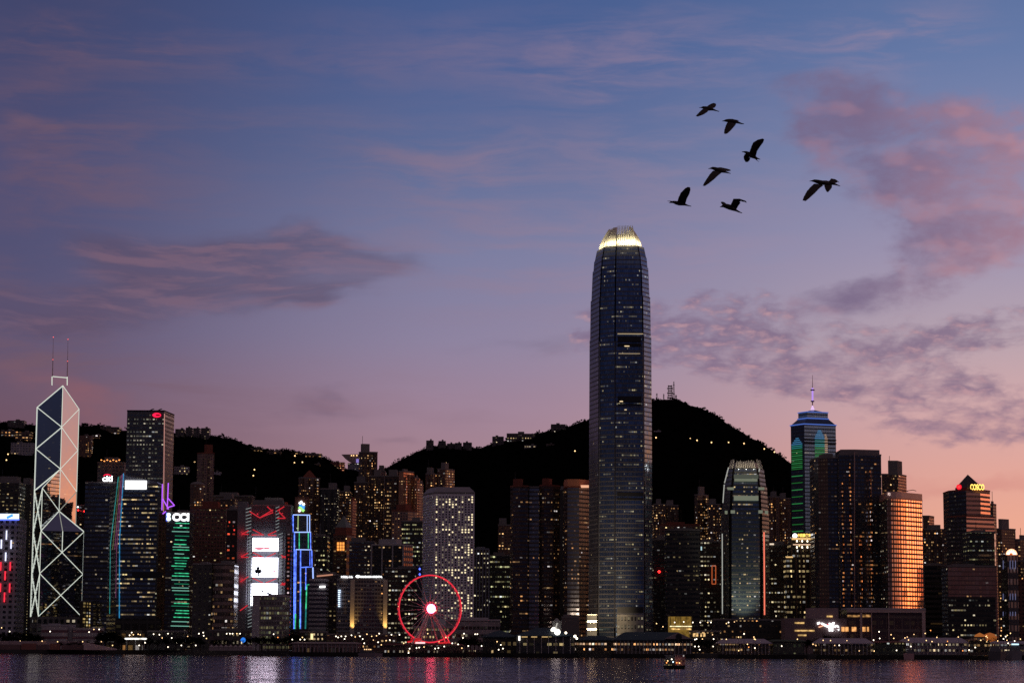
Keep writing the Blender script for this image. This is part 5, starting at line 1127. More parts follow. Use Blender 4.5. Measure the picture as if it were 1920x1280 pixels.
flats('small distant apartment tower with an orange right edge just right of the curved hotel', [(1730, 0), (1742, 0), (1751.5, 18)], 968, 2760, resd, 0, mats=[resd, reso, resd, resd])
flats('pair of dim grey apartment slabs left of the pyramid topped tower', [(1731, 0), (1776, 0)], 993, 2640, resd)
tower('dark striped block in front of the dim grey slabs', [(1733, 0), (1777, 0)], 1060, 2330, fac('dark_stripes', Wall=(.06, .045, .045), Glass=(.03, .03, .03), Floor=5, Bay=60, WinU=1, WinV=.5, Lit=0.0, Band=0.0), plant=.5)
# curved hotel that mirrors the sunset
Y = 2130.0
chh = [(1657, 30), (1663, 0), (1671, 1.2), (1680, 3.6), (1690, 8), (1700, 14), (1709, 19.7), (1717, 25), (1724, 30.2), (1729, 34.2)]
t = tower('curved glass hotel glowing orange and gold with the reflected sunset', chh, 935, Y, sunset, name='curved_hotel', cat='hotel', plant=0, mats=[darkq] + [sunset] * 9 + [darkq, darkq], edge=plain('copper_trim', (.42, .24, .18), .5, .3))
pts, z1 = shape([(px, dy + .6) for px, dy in chh], 921, Y, 30)
q = MB(); q.prism(pts, t.zt + 1.5, z1); q.build('roof_screen', plain('roof_screen_panel', (.48, .34, .31), .5, .3), t.root)
letters(t.root, 'FOUR SEASONS HOTEL', 1665, 1710, 923.2, 928.6, Y, glow_mat('rosy_white_letters', (1, .74, .66), .95), 'sign_lettering', .015, xr_dy=21)
q = MB(); q.tube(P(1692, 921, Y + 15), P(1712, 918, Y + 15), .3, 5); q.tube(P(1712, 918, Y + 15), P(1718, 920, Y + 15), .3, 5); q.tube(P(1702, 921.5, Y + 15), P(1702, 919.4, Y + 15), .4, 5); q.build('roof_crane', blackm, t.root)
# mall podium with the white sign
Y = 2078.0
t = tower('long pale mall podium with a tall portico and a white lettered swoosh sign', [(1588, 0), (1735, 0)], 1142, Y, fac('mall_glass', Wall=(.20, .14, .13), Glass=(.16, .10, .10), Floor=12, Bay=7, WinU=.9, WinV=.8, Lit=.05, Band=0.0, ColA=AMBER, ColB=WARM, Power=.5, Rough=.15, Metal=.6), depth=34, name='mall', cat='shopping mall', plant=0, edge=palestone)
fm = plain('rosy_frame', (.52, .37, .35), .7)
for xa, xb, ya, yb in ((1588, 1735, 1142.5, 1148), (1728, 1735, 1148, 1200), (1612, 1616.5, 1148, 1200), (1633, 1635, 1148, 1200), (1665, 1667, 1148, 1200)):
    panel_px(t.root, xa, xb, ya, yb, Y - .5, fm, 'portico_frame', 2.0)
q = MB(); a, b = P(1471, 1158, Y - 2), P(1588, 1200, Y - 2); q.box(a.x, b.x, Y - 2, Y + 26, GZ, a.z); q.build('sign_wall', plain('mauve_wall', (.22, .155, .165), .85), t.root)
q = MB(); a, b = P(1516, 1139, Y + 4), P(1572, 1158, Y + 4); q.box(a.x, b.x, Y + 4, Y + 26, GZ + 10, a.z); q.build('upper_terrace', plain('terrace_wall', (.36, .26, .27), .85), t.root)
letters(t.root, 'ife', 1553.5, 1573.5, 1165.5, 1183, Y - 3, S_white, 'sign_lettering', .035)
for a, b, r0, m_ in (((1532.5, 1168.5), (1537.5, 1166.5), .95, S_white), ((1540, 1168), (1554, 1174.5), 1.0, S_white), ((1554, 1174.5), (1557, 1178.5), .8, S_white), ((1535, 1175), (1544, 1172), .6, glow_mat('peach_sign', (1, .5, .3), 1.0)), ((1536, 1170.5), (1543, 1170.5), .6, glow_mat('dark_red_stroke', (.5, .02, .02), .5)), ((1551, 1170.5), (1556, 1171), .5, S_red)):
    q = MB(); q.tube(P(*a, Y - 3.2), P(*b, Y - 3.2), r0, 6); q.build('sign_swoosh', m_, t.root)
for px in (1577.5, 1584.8, 1597, 1602, 1617, 1625.5):
    panel_px(t.root, px, px + (6 if px not in (1602, 1625.5) else 3.6), 1174.5, 1183, Y - 2.4 if px < 1588 else Y - .6, glow_mat('amber_shop_window', (1, .46, .15), .85, var=.3), 'shop_window', .3)
for xa, xb, row in ((1490, 1508, 1165.5), (1490, 1527, 1180), (1496, 1512, 1188.5), (1550, 1561, 1153.3)):
    panel_px(t.root, xa, xb, row, row + 3, Y - 2.4 if row > 1160 else Y + 3.6, glow_mat('gold_shop_strip', (1, .62, .22), .7, var=.4), 'shop_window', .3)
panel_px(t.root, 1589, 1613, 1152, 1156, Y - .6, glow_mat('amber_dim_strip', (1, .5, .16), .35, var=.7), 'shop_window', .3); panel_px(t.root, 1617, 1632, 1151.5, 1156, Y - .6, glow_mat('amber_dim_strip', (1, .5, .16), .35, var=.7), 'shop_window', .3)
# pyramid topped tower at the far right
Y = 2350.0
pm = fac('pyramid_tower_dark', Wall=(.03, .028, .03), Glass=(.10, .10, .13), Floor=4.2, Bay=3.0, WinU=.9, WinV=.6, Lit=.03, Band=.01, ColA=WARM, ColB=WHITE, Power=.6, Metal=.7)
t = tower('dark stone tower with a pyramid roof, red emblem and glowing yellow letters', [(1779, 26), (1811.5, 0), (1838, 6), (1856, 22)], 919, Y, pm, name='pyramid_topped_tower', cat='skyscraper', plant=0, mats=[pm, rosy, rosy, rosy, pm, pm], edge=redst)
q = MB(); ap = P(1814.5, 889, Y + 30); bb = [P(1791, 919, Y + 18), P(1813, 919, Y + 4), P(1844, 919, Y + 18), P(1820, 919, Y + 60)]
z0 = t.zt + 1.5; q.prism([(b_.x, b_.y) for b_ in bb], z0, z0 + 1.8)
for i in range(4):
    a, b = bb[i], bb[(i + 1) % 4]; q.add([(a.x, a.y, z0 + 1.82), (b.x, b.y, z0 + 1.82), (ap.x, ap.y, ap.z)])
q.build('pyramid_roof', plain('dark_pyramid', (.035, .022, .025), .6), t.root)
disc_px(t.root, 1798, 912.5, 5.0, Y + 8, glow_mat('red_emblem', (1, .01, .03), 1.0), 'emblem'); disc_px(t.root, 1798, 912.3, 2.6, Y + 6.8, glow_mat('bright_red_emblem', (1, .03, .03), 2.0), 'emblem_core', None, .2)
letters(t.root, 'COSCO', 1819, 1845.5, 907, 918.5, Y + 3, S_yel, 'sign_lettering', .03)
tower('stepped lower shoulder of dark stone under the pyramid topped tower', [(1774, 20), (1812, -3), (1864, 18)], 968, Y - 2, pm, plant=0, mats=[pm, rosy, pm, pm], edge=redst, name='shoulder_block')
flats('dark apartment slab with an orange right edge behind the pyramid topped tower', [(1856, 0), (1862, 0), (1868, 10)], 946, 2620, resd, .5, mats=[resd, resp, resd, resd])  # right side takes a warmer wall colour for the western light
t = tower('dark green glass block with lit floors and a rosy edge light below the pyramid', [(1817, 0), (1866, 0)], 998, 2280, fac('green_dark', Wall=(.04, .04, .038), Glass=(.07, .09, .08), Floor=4.4, Bay=2.8, WinU=.9, WinV=.45, Lit=.18, Band=.12, ColA=YELL, ColB=GREEN, Power=.5), plant=.4)
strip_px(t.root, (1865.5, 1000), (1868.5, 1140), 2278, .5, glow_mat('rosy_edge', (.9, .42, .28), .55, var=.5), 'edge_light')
t = tower('wide mirror block tinted red for a sunset reflection near the right edge', [(1777, 0), (1868.5, 0)], 1062, 2180, bronze, plant=.5, mats=[bronze, darkq, darkq, darkq])
q = MB(); a, b = P(1777, 1118, 2178.6), P(1868, 1190, 2178.6); q.box(a.x, b.x, 2178.2, 2179.8, GZ, a.z); q.build('lower_storeys', [fac('lower_storeys', Wall=(.035, .03, .03), Glass=(.05, .05, .05), Floor=4.6, Bay=2.8, WinU=.85, WinV=.45, Lit=.2, Band=.10, ColA=YELL, ColB=WHITE, Power=.7), darkroof], t.root)
flats('stepped dark apartment cluster at the far right skyline', [(1866, 0), (1878, 0), (1904, 14)], 992, 2640, resd, 2.2, mats=[resd, resb, resd, resd])
flats('brown apartment tower cut by the right edge of the view', [(1902, 0), (1912, 0), (1932, 10)], 1012, 2600, resb, 1)
flats('dark apartment slab low at the right edge', [(1908, 0), (1960, 0)], 1052, 2440, resd, 1)
Y = 2220.0
t = tower('dark blue framed tower with a glowing half round sun sign on its roof', [(1877, 8), (1889, 0), (1908, 5)], 1041, Y, fac('blue_frame', Wall=(.05, .05, .07), Glass=(.14, .15, .20), Floor=11, Bay=4, WinU=.6, WinV=.5, Lit=.02, Band=.0, ColA=WHITE, ColB=(.5, .6, 1), Power=.5, Metal=.7), plant=0, mats=[darkq, fac('blue_frame'), darkq, darkq])
disc_px(t.root, 1896.5, 1039.5, 10.5, Y - 1, glow_mat('peach_sun_sign', (1, .42, .22), 2.2), 'sun_sign', 11, 1.0, 0, 180)
for k in range(7):
    a = R(15 + k * 25); q = MB(); c = P(1896.5, 1039.5, Y - 2.3); q.tube(P(1896.5 + 4 * math.cos(a), 1039.5 - 4 * math.sin(a), Y - 2.4), P(1896.5 + 9 * math.cos(a), 1039.5 - 9 * math.sin(a), Y - 2.4), .3, 5); q.build('sun_ray', S_white, t.root)
panel_px(t.root, 1893, 1898, 1036.4, 1039.5, Y - 2.6, glow_mat('deep_orange', (.9, .16, .04), .8), 'sun_centre', .2)
pb = glow_mat('pale_blue_window_column', (.30, .32, .62), .35)
for px in (1881, 1885, 1894, 1899, 1904):
    for ya, yb in ((1050, 1066), (1112, 1124), (1146, 1154)): strip_px(t.root, (px, ya), (px, yb), Y - 1.2 + (6 if px < 1889 else 2), .35, pb, 'window_column')
tower('reddish brown block behind the sun sign tower at the right edge', [(1906, 0), (1950, 0)], 1088, 2270, fac('red_block', Wall=(.20, .07, .05), Glass=(.06, .03, .03), Floor=4, Bay=4, WinU=.5, WinV=.4, Lit=.05, Band=0.0, Power=.8), plant=.4, edge=redst)
# ---------------------------------------------------------------- ferris wheel
def ferris_wheel():
    Y = 1975.0; c = P(805.5, 1140.5, Y); Rw = 62.0 * Y / FPX; yaw = R(23)
    ux, uy = math.cos(yaw), math.sin(yaw)           # along the wheel plane
    nx, ny = math.sin(yaw), -math.cos(yaw)          # towards the harbour
    root = thing('ferris_wheel', 'large red glowing ferris wheel with a white hot hub on the waterfront', 'ferris wheel', (c.x, c.y, GZ))
    def pt(a, r, o): return Vector((c.x + ux * r * math.cos(a) + nx * o, c.y + uy * r * math.cos(a) + ny * o, c.z + r * math.sin(a)))
    n = 84
    for o, rr in ((1.7, .54), (-1.7, .38)):
        q = MB()
        for k in range(n): q.tube(pt(2*math.pi*k/n, Rw, o), pt(2*math.pi*(k+1)/n, Rw, o), rr, 6)
        q.build('rim', N_red if o > 0 else glow_mat('rear_rim_red', (1, .03, .06), .5), root)
    sp = plain('spoke_paint', (.85, .72, .72), .5, 0)
    for k in range(28):
        a = 2 * math.pi * (k + .35) / 28; q = MB()
        q.tube(pt(a, 3.0, 2.2 if k % 2 else -2.2), pt(a, Rw, 1.7 if k % 2 else -1.7), .19, 4); q.build('spoke', sp, root)
    q = MB(); q.tube(pt(0, 0, 3.4), pt(0, 0, -3.4), 3.3, 24); hub = q.build('hub', plain('hub_paint', (.5, .12, .14), .4), root)
    q = MB(); q.tube(pt(0, 0, 4.0), pt(0, 0, 3.42), 3.85, 28); q.build('hub_light', glow_mat('hub_glow', (1, .085, .16), 16.0, sample=True), hub)
    q = MB()
    for k in range(24): q.tube(pt(2*math.pi*k/24, 5.6, 3.3), pt(2*math.pi*(k+1)/24, 5.6, 3.3), .35, 5)
    q.build('hub_ring', glow_mat('hub_ring_red', (1, .03, .08), .45), hub)
    gm_ = plain('gondola_shell', (.30, .22, .24), .3, .2)
    for k in range(42):
        a = 2 * math.pi * (k + .5) / 42; p = pt(a, Rw + .2, 0); q = MB()
        q.lathe((p.x, p.y), [(.5, p.z - 1.5), (1.0, p.z - 1.1), (1.0, p.z + .3), (.4, p.z + .7)], 8); g_ = q.build('gondola', gm_, root)
        if k in (1, 4, 6, 7, 39, 33, 28, 20): 
            q = MB(); q.lathe((p.x + nx * 1.2, p.y + ny * 1.2), [(.1, p.z - .9), (.5, p.z - .5), (.1, p.z)], 6); q.build('gondola_light', L_warm, g_)
    lm = plain('leg_paint', (.85, .60, .60), .5, 0)
    for px, o in ((763, 9), (771, 6.0), (779, 9), (786, -7), (829, -7), (835, 6), (842, 9), (848, -4)):
        d = (px - 805.5) * Y / FPX / ux; q = MB(); b_ = Vector((c.x + ux * d + nx * o, c.y + uy * d + ny * o, GZ + 3))
        q.tube(b_, pt(0, 0, 2.6 if o > 0 else -2.6), .62, 8, .42); q.build('leg', lm, root)
    q = MB(); a, b = P(752, 1206, Y), P(862, 1206, Y)
    q.box(a.x, b.x, Y - 12, Y + 10, GZ, GZ + 3.6); q.build('platform', plain('platform_deck', (.12, .08, .08), .8), root)
    for xa, xb, row, m_ in ((764, 784, 1200.5, glow_mat('red_deck_light', (1, .02, .03), .6)), (779, 797, 1204.2, glow_mat('pink_white_light2', (1, .65, .65), 1.2)), (822, 842, 1203, glow_mat('red_deck_light', (1, .02, .03), .9)), (770, 790, 1197, glow_mat('red_deck_light2', (1, .02, .03), .4))):
        q = MB(); q.tube(P(xa, row + (2 if row < 1204 else 0), Y - 12.6), P(xb, row, Y - 12.6), .75, 5); q.build('deck_light', m_, root)
    ld = bpy.data.lights.new('deck_lamp', 'POINT'); ld.energy = 1500; ld.color = (1, .03, .05); ld.shadow_soft_size = 2.0
    for px in (772, 838):
        lo = bpy.data.objects.new('deck_lamp', ld); COL.objects.link(lo); lo.parent = root; lo.location = P(px, 1198, Y - 6) - ORI[root.name]
ferris_wheel()

# ---------------------------------------------------------------- waterfront: piers, sheds, canopies
PG = 'ferry piers along the harbour'
def pier(label, xl, xr, rt, Y, wall, roofm, depth=45, hip=.75, rh=4.0, name='ferry_pier', cat='ferry pier', deck=True, cols=0, group=PG):
    a, b = P(xl, rt, Y), P(xr, rt, Y)
    root = thing(name, label, cat, ((a.x + b.x) / 2, Y + depth / 2, 0), group)
    if deck:
        q = MB(); q.box(a.x - 2, b.x + 2, Y - 3, Y + depth, -2, 3.4); q.build('deck', plain('pier_deck', (.028, .026, .026), .9), root)
    q = MB(); q.box(a.x, b.x, Y, Y + depth - 1, 3.42, a.z - .02, 0, 1); q.build('hall', [wall, darkroof], root)
    q = MB(); pts = [(a.x - 1.2, Y - 1.5), (b.x + 1.2, Y - 1.5), (b.x + 1.2, Y + depth), (a.x - 1.2, Y + depth)]
    cx, cy = (a.x + b.x) / 2, Y + depth / 2 - 1
    w_ = (b.x - a.x) / 2; ins = (1 - hip) * depth
    top = [(a.x + min(ins, w_ * .9), cy - depth * .5 * hip * .4), (b.x - min(ins, w_ * .9), cy - depth * .5 * hip * .4), (b.x - min(ins, w_ * .9), cy + depth * .2), (a.x + min(ins, w_ * .9), cy + depth * .2)]
    q.prism(pts, a.z, a.z + .7); q.prism(pts, a.z + .72, a.z + .72 + rh, top); q.build('roof', roofm, root)
    for k in range(cols):
        x = a.x + (b.x - a.x) * (k + .5) / cols; q = MB(); q.tube((x, Y - .7, 3.4), (x, Y - .7, a.z), .28, 6); q.build('column', palestone, root)
    return root, a, b
bluer = plain('blue_tiled_roof', (.015, .035, .055), .6); mauver = plain('mauve_deck_roof', (.38, .31, .37), .75); greenw = plain('green_grey_roof', (.10, .12, .10), .8)
pw_dark = fac('pier_dark', LitV=.42, Wall=(.05, .05, .06), Glass=(.06, .06, .07), Floor=7, Bay=5, WinU=.7, WinV=.3, Lit=.2, Band=.08, ColA=WARM, ColB=YELL, Power=.7)
pw_bright = fac('pier_bright', LitV=.42, Wall=(.10, .08, .07), Glass=(.05, .05, .05), Floor=4.4, Bay=2.6, WinU=.7, WinV=.42, Lit=1.1, Band=.55, ColA=WHITE, ColB=AMBER, Power=1.5)
pw_orange = fac('pier_orange', LitV=.42, Wall=(.10, .07, .06), Glass=(.05, .05, .05), Floor=4.6, Bay=3.0, WinU=.7, WinV=.4, Lit=.5, Band=.35, ColA=AMBER, ColB=WARM, Power=1.0)
pw_green = fac('pier_green', LitV=.42, Wall=(.07, .085, .065), Glass=(.05, .06, .05), Floor=5.2, Bay=3.2, WinU=.6, WinV=.34, Lit=.5, Band=.1, ColA=(.8, .95, .5), ColB=WARM, Power=.8)
pw_mauve = fac('pier_mauve', LitV=.42, Wall=(.28, .23, .28), Glass=(.05, .05, .06), Floor=4.8, Bay=3.2, WinU=.7, WinV=.4, Lit=.45, Band=.2, ColA=WARM, ColB=WHITE, Power=.9)
pw_col = fac('pier_arcade', LitV=.42, Wall=(.40, .25, .24), Glass=(.04, .03, .03), Floor=8.2, Bay=3.0, WinU=.6, WinV=.7, Lit=.12, Band=0.0, ColA=AMBER, ColB=WARM, Power=.4)
pier('long pinkish arcaded pier with a flat pale roof left of the ferris wheel', 548, 672, 1206, 1948, pw_col, plain('pale_pier_roof', (.34, .27, .27), .8), 26, .9, .8, cols=16)
pier('low bustling arcade with many small lamps at the foot of the ferris wheel', 720, 868, 1209, 1946, fac('wheel_arcade', LitV=.42, Wall=(.14, .07, .07), Glass=(.05, .03, .03), Floor=6.5, Bay=2.4, WinU=.6, WinV=.5, Lit=.5, Band=.1, ColA=WARM, ColB=WHITE, Power=.9), plain('red_brown_roof', (.14, .07, .075), .8), 22, .9, .8)
pier('dark blue roofed pier wing right of the ferris wheel', 905, 968, 1194, 1968, fac('pier_yellow_bay', LitV=.42, Wall=(.06, .05, .04), Glass=(.05, .05, .05), Floor=7, Bay=5, WinU=.7, WinV=.6, Lit=.35, Band=.05, ColA=(.9, .6, .2), ColB=WARM, Power=.35), bluer, 40, .7, 5)
r, a, b = pier('large dark pier with a blue roof, white clock discs and a pale clock turret', 968, 1076, 1192, 1938, pw_dark, bluer, 60, .72, 6.5, cols=8)
z = P(1045, 1184, 1936); q = MB(); q.tube((z.x, 1935.4, z.z), (z.x, 1936.4, z.z), 2.5, 18); q.build('clock_face', glow_mat('clock_glow', (1, .96, .85), 3.0), r)
q = MB(); c0, c1_ = P(1036, 1166, 1952), P(1052, 1186, 1952); q.box(c0.x, c1_.x, 1950, 1957, c1_.z, c0.z); q.prism([(c0.x - .6, 1949.4), (c1_.x + .6, 1949.4), (c1_.x + .6, 1957.6), (c0.x - .6, 1957.6)], c0.z + .02, c0.z + 1.2); q.prism([(c0.x + 1, 1951), (c1_.x - 1, 1951), (c1_.x - 1, 1956), (c0.x + 1, 1956)], c0.z + 1.22, c0.z + 3.5, [(c0.x + 3, 1953)] * 2 + [(c0.x + 4, 1954)] * 2)
ct = q.build('clock_turret', plain('turret_stone', (.34, .33, .31), .75), r)
z = P(1038.5, 1181, 1949.5); q = MB(); q.tube((z.x, 1948.9, z.z), (z.x, 1949.8, z.z), 2.0, 16, 2.6); q.build('clock_face', glow_mat('clock_glow', (1, .96, .85), 3.0), ct)
q = MB(); q.tube(P(1041, 1180, 1949), P(1045, 1167, 1949), .5, 5); q.build('turret_wash_strip', glow_mat('turret_wash', (1, .95, .85), .5), ct)  # glowing strip stands in for light washed up the turret
for px, row, rx in ((1061, 1185.5, 2.2), (1078, 1192, 2.6), (1081.5, 1196, 2.0)):
    q = MB(); z = P(px, row, 1937); q.tube((z.x, 1936, z.z), (z.x, 1937, z.z), rx * .45, 12); q.build('round_lamp', L_white, r)
panel_px(r, 972, 975.5, 1191.5, 1200, 1936.2, glow_mat('white_box_light', (1, .92, .8), 2.0), 'box_lamp')
for xa in (978, 996, 1016): panel_px(r, xa, xa + 11, 1192.3, 1194, 1936.6, glow_mat('amber_eave', (.95, .62, .25), .7), 'eave_light')
pier('dark low waiting hall with warm lamps between the clock turret pier and the gabled pier', 1080, 1156, 1200, 1962, pw_bright, bluer, 36, .7, 3.5)
r, a, b = pier('gabled blue roofed pier with two brightly lit storeys', 1152, 1298, 1200, 1940, pw_bright, bluer, 52, .8, 6.5, cols=20)
q = MB(); g0, g1, g2 = P(1247, 1197, 1936), P(1298, 1197, 1936), P(1272, 1185, 1936)
F_ = [(g0.x, 1935, g0.z), (g1.x, 1935, g1.z), (g2.x, 1935, g2.z)]; K_ = [(x, 1946, z_) for x, _, z_ in F_]
q.add(F_); q.add(list(reversed(K_)))
for i in range(3): j = (i + 1) % 3; q.add([F_[j], F_[i], K_[i], K_[j]])
pd = q.build('pediment', plain('pediment_stone', (.30, .24, .25), .8), r)
q = MB(); z = P(1272.5, 1193, 1934.8); q.tube((z.x, 1934.5, z.z), (z.x, 1935.2, z.z), 2.6, 16); q.build('round_vent', blackm, pd)
pier('pale mauve two storey pier with white and orange lamps below its deck', 1352, 1445, 1206, 1944, pw_orange, mauver, 40, .9, 3.5, cols=14)
pier('green grey boxy pier shed right of the pale mauve two storey pier', 1449, 1508, 1202, 1946, fac('green_shed', LitV=.42, Wall=(.085, .09, .075), Glass=(.06, .07, .06), Floor=7, Bay=4, WinU=.5, WinV=.3, Lit=.12, Band=0.0, ColA=WARM, ColB=(.8, .95, .5), Power=.8), greenw, 40, .95, 1)
pier('long mauve decked pier over orange lit stalls in front of the mall', 1536, 1636, 1206, 1944, pw_orange, mauver, 40, .9, 4, cols=14)
pier('green lit glass pier hall right of the orange lit stalls', 1640, 1694, 1204, 1946, pw_green, plain('red_trim_roof', (.22, .10, .10), .8), 40, .95, .8)
pier('long pale mauve pier with white strip lights left of the domed pier', 1698, 1816, 1205, 1946, pw_mauve, mauver, 40, .9, 4, cols=16)
r, a, b = pier('pier house with a stepped orange lit cupola', 1818, 1856, 1200, 1944, pw_orange, plain('rosy_pier_roof', (.24, .15, .13), .8), 34, .8, 1)
q = MB(); c0, c1_ = P(1826, 1193, 1950), P(1848, 1200, 1950); q.box(c0.x, c1_.x, 1950, 1962, c1_.z, c0.z); up = q.build('upper_storey', [pw_orange, darkroof], r)
q = MB(); z = P(1837, 1193, 1956); q.lathe(z, [(4.6, z.z + .03), (3.8, z.z + 1.6), (1.8, z.z + 2.6), (.2, z.z + 3.4)], 14); q.build('cupola', glow_mat('orange_cupola', (1, .30, .05), .32), up)
pier('pier shed with white and orange lamps at the right edge', 1868, 1940, 1207, 1946, pw_mauve, mauver, 40, .9, 2)
z = P(1856, 1190, 2030); t_ = thing('market_kiosk', 'small orange glowing kiosk dome behind the pier house', 'kiosk', (z.x, 2030, GZ))
q = MB(); q.lathe(z, [(6, GZ), (6, z.z - 2), (6.4, z.z - 1.5), (4, z.z + 1), (.3, z.z + 2.2)], 14); q.build('dome', glow_mat('orange_kiosk', (1, .26, .04), .28), t_)
# yellow lit hall and writing-like amber lamps behind the gabled pier
t = tower('yellow glowing glass hall with a lamp lit base behind the gabled pier', [(1256, 0), (1297, 0)], 1155, 2060, glow_mat('yellow_glass_hall', (.80, .46, .07), .20, var=.35), plant=0, name='glass_hall', cat='hall', depth=22, edge=blackm)
panel_px(t.root, 1256, 1297, 1172.5, 1174.3, 2058.6, glow_mat('pale_yellow_line', (1, .85, .5), 1.4, var=.4), 'base_light'); panel_px(t.root, 1258, 1296, 1177, 1180, 2058.6, glow_mat('amber_base', (1, .6, .2), .8, var=.7), 'base_light')
q = MB()
for k in range(5): q.tube(P(1257 + k * 9.8, 1155.5, 2058.8), P(1257 + k * 9.8, 1172, 2058.8), .3, 4)
q.build('mullion', blackm, t.root)
t = tower('low dark shop terrace with amber lit signs right of the yellow glass hall', [(1296, 0), (1352, 0)], 1184, 2020, fac('shop_terrace', Wall=(.05, .04, .04), Glass=(.05, .04, .04), Floor=6, Bay=4, WinU=.7, WinV=.5, Lit=.3, Band=.1, ColA=AMBER, ColB=WARM, Power=.7), plant=0, name='shop_terrace', cat='shop row', depth=20)
for xa, xb in ((1299, 1304), (1305, 1309), (1313, 1316), (1318, 1322.5)): panel_px(t.root, xa, xb, 1186, 1192.5, 2018.8, glow_mat('amber_sign_panel', (1, .62, .25), .9, var=.5), 'sign_board', .3)
tower('low dark podium dotted with small lights in front of the crowned tower', [(1340, 0), (1470, 0)], 1162, 2110, fac('dot_podium', Wall=(.04, .035, .035), Glass=(.04, .04, .04), Floor=5, Bay=3.6, WinU=.4, WinV=.4, Lit=.2, Band=.02, ColA=WARM, ColB=AMBER, Power=1.6), plant=0, name='podium_block', cat='podium', depth=30)
# left shore
t = tower('low pale terraced building with rosy bands in front of the braced skyscraper', [(78, 0), (127, 0)], 1173, 2070, fac('rosy_terrace', Wall=(.62, .54, .54), Glass=(.34, .16, .16), Floor=5.6, Bay=60, WinU=1, WinV=.42, Lit=.0, Band=0.0), plant=.3, edge=palestone, name='terrace_building', cat='terrace building', depth=24)
q = MB(); a, b = P(127.5, 1170, 2074), P(136, 1170, 2074); q.box(a.x, b.x, 2074, 2090, GZ, a.z); q.build('stair_tower', palestone, t.root)
q = MB(); a, b = P(136.5, 1176, 2071), P(187, 1176, 2071); q.box(a.x, b.x, 2071, 2094, GZ, a.z); q.build('east_wing', [fac('rosy_terrace'), darkroof], t.root)
t_ = thing('hoarding', 'long rusty pink hoarding along the quay below the braced skyscraper', 'hoarding', tuple(P(90, 1210, 2015))[:2] + (GZ,))
for i, (xa, xb) in enumerate(((-40, 38), (40, 68), (70, 91), (93, 112), (115, 158))):
    q = MB(); a, b = P(xa, 1208, 2006), P(xb, 1208, 2006); q.box(a.x, b.x, 2006, 2007.2, GZ, GZ + (5.2 if i % 2 else 4.2)); q.build('hoarding_panel', plain('rusty_panel' if i % 2 else 'dull_pink_panel', (.28, .12, .10) if i % 2 else (.18, .11, .11), .85), t_)
q = MB(); a, b = P(-40, 1203, 2016), P(160, 1203, 2016); q.box(a.x, b.x, 2016, 2019, GZ + 4, GZ + 7.2); q.build('walkway', plain('walkway_concrete', (.42, .30, .31), .85), t_)
t_ = thing('ramp', 'pale concrete ramp sloping down to the quay below the terraced building', 'ramp', tuple(P(180, 1210, 2000))[:2] + (GZ,))
q = MB(); a, b = P(158, 1206, 2002), P(218, 1206, 2002)
q.add([(a.x, 2000, GZ), (b.x, 2000, GZ), (b.x, 2000, GZ + 1.2), (a.x, 2000, GZ + 6.2)]); q.add([(a.x, 2000, GZ + 6.2), (b.x, 2000, GZ + 1.2), (b.x, 2006, GZ + 1.2), (a.x, 2006, GZ + 6.2)]); q.add([(b.x, 2006, GZ), (a.x, 2006, GZ), (a.x, 2006, GZ + 6.2), (b.x, 2006, GZ + 1.2)]); q.add([(b.x, 2000, GZ), (b.x, 2006, GZ), (b.x, 2006, GZ + 1.2), (b.x, 2000, GZ + 1.2)]); q.add([(a.x, 2006, GZ), (a.x, 2000, GZ), (a.x, 2000, GZ + 6.2), (a.x, 2006, GZ + 6.2)])
q.build('ramp_wall', plain('ramp_concrete', (.60, .44, .43), .85), t_)
t_ = thing('station_canopy', 'white glowing canopy over a small terminal with golden windows', 'canopy', tuple(P(253, 1205, 2030))[:2] + (GZ,))
q = MB(); a, b = P(234, 1198, 2030), P(272, 1198, 2030); q.box(a.x, b.x, 2028, 2040, a.z, a.z + 1.4); q.build('canopy_roof', glow_mat('canopy_glow', (1, .97, .88), 1.5, var=.4), t_)
for x in (a.x + 1, (a.x + b.x) / 2, b.x - 1): q = MB(); q.tube((x, 2033, GZ), (x, 2033, a.z), .3, 6); q.build('post', steel, t_)
q = MB(); a, b = P(226, 1181, 2052), P(266, 1181, 2052); q.box(a.x, b.x, 2052, 2066, GZ, a.z); q.build('hall', [fac('golden_hall', LitV=.42, Wall=(.07, .05, .03), Glass=(.05, .04, .03), Floor=10, Bay=6, WinU=.6, WinV=.6, Lit=.8, Band=.2, ColA=(1, .6, .2), ColB=AMBER, Power=.5), darkroof], t_)
for px, row in ((246, 1208), (269, 1208.5), (243, 1203)):
    pass
tower('low dark pavilion with a wing roof below the banded blue tower', [(276, 0), (345, 0)], 1184, 2060, fac('dark_pavilion', Wall=(.05, .045, .05), Glass=(.05, .05, .05), Floor=7, Bay=5, WinU=.6, WinV=.5, Lit=.12, Band=0.0, ColA=WARM, ColB=WHITE, Power=.8), plant=0, name='pavilion', cat='pavilion', depth=22)
tower('low terrace of shops with a row of warm lamps left of the civic block', [(392, 0), (470, 0)], 1182, 2090, fac('warm_terrace', LitV=.42, Wall=(.15, .11, .11), Glass=(.05, .04, .04), Floor=7, Bay=3.4, WinU=.6, WinV=.4, Lit=.45, Band=.15, ColA=WARM, ColB=WHITE, Power=1.1), plant=.4, name='shop_terrace', cat='shop row', depth=24)
t_ = thing('light_sculpture', 'blue lit round sculpture on the quay left of the civic block', 'sculpture', tuple(P(456, 1208, 2000))[:2] + (GZ,))
q = MB(); z = P(456, 1199, 2000); q.lathe(z, [(.3, z.z - 2.2), (1.6, z.z - 1.4), (2.3, z.z), (1.6, z.z + 1.5), (.3, z.z + 2.2)], 12); q.build('globe', glow_mat('blue_globe', (.02, .22, .9), .8, var=.6), t_)
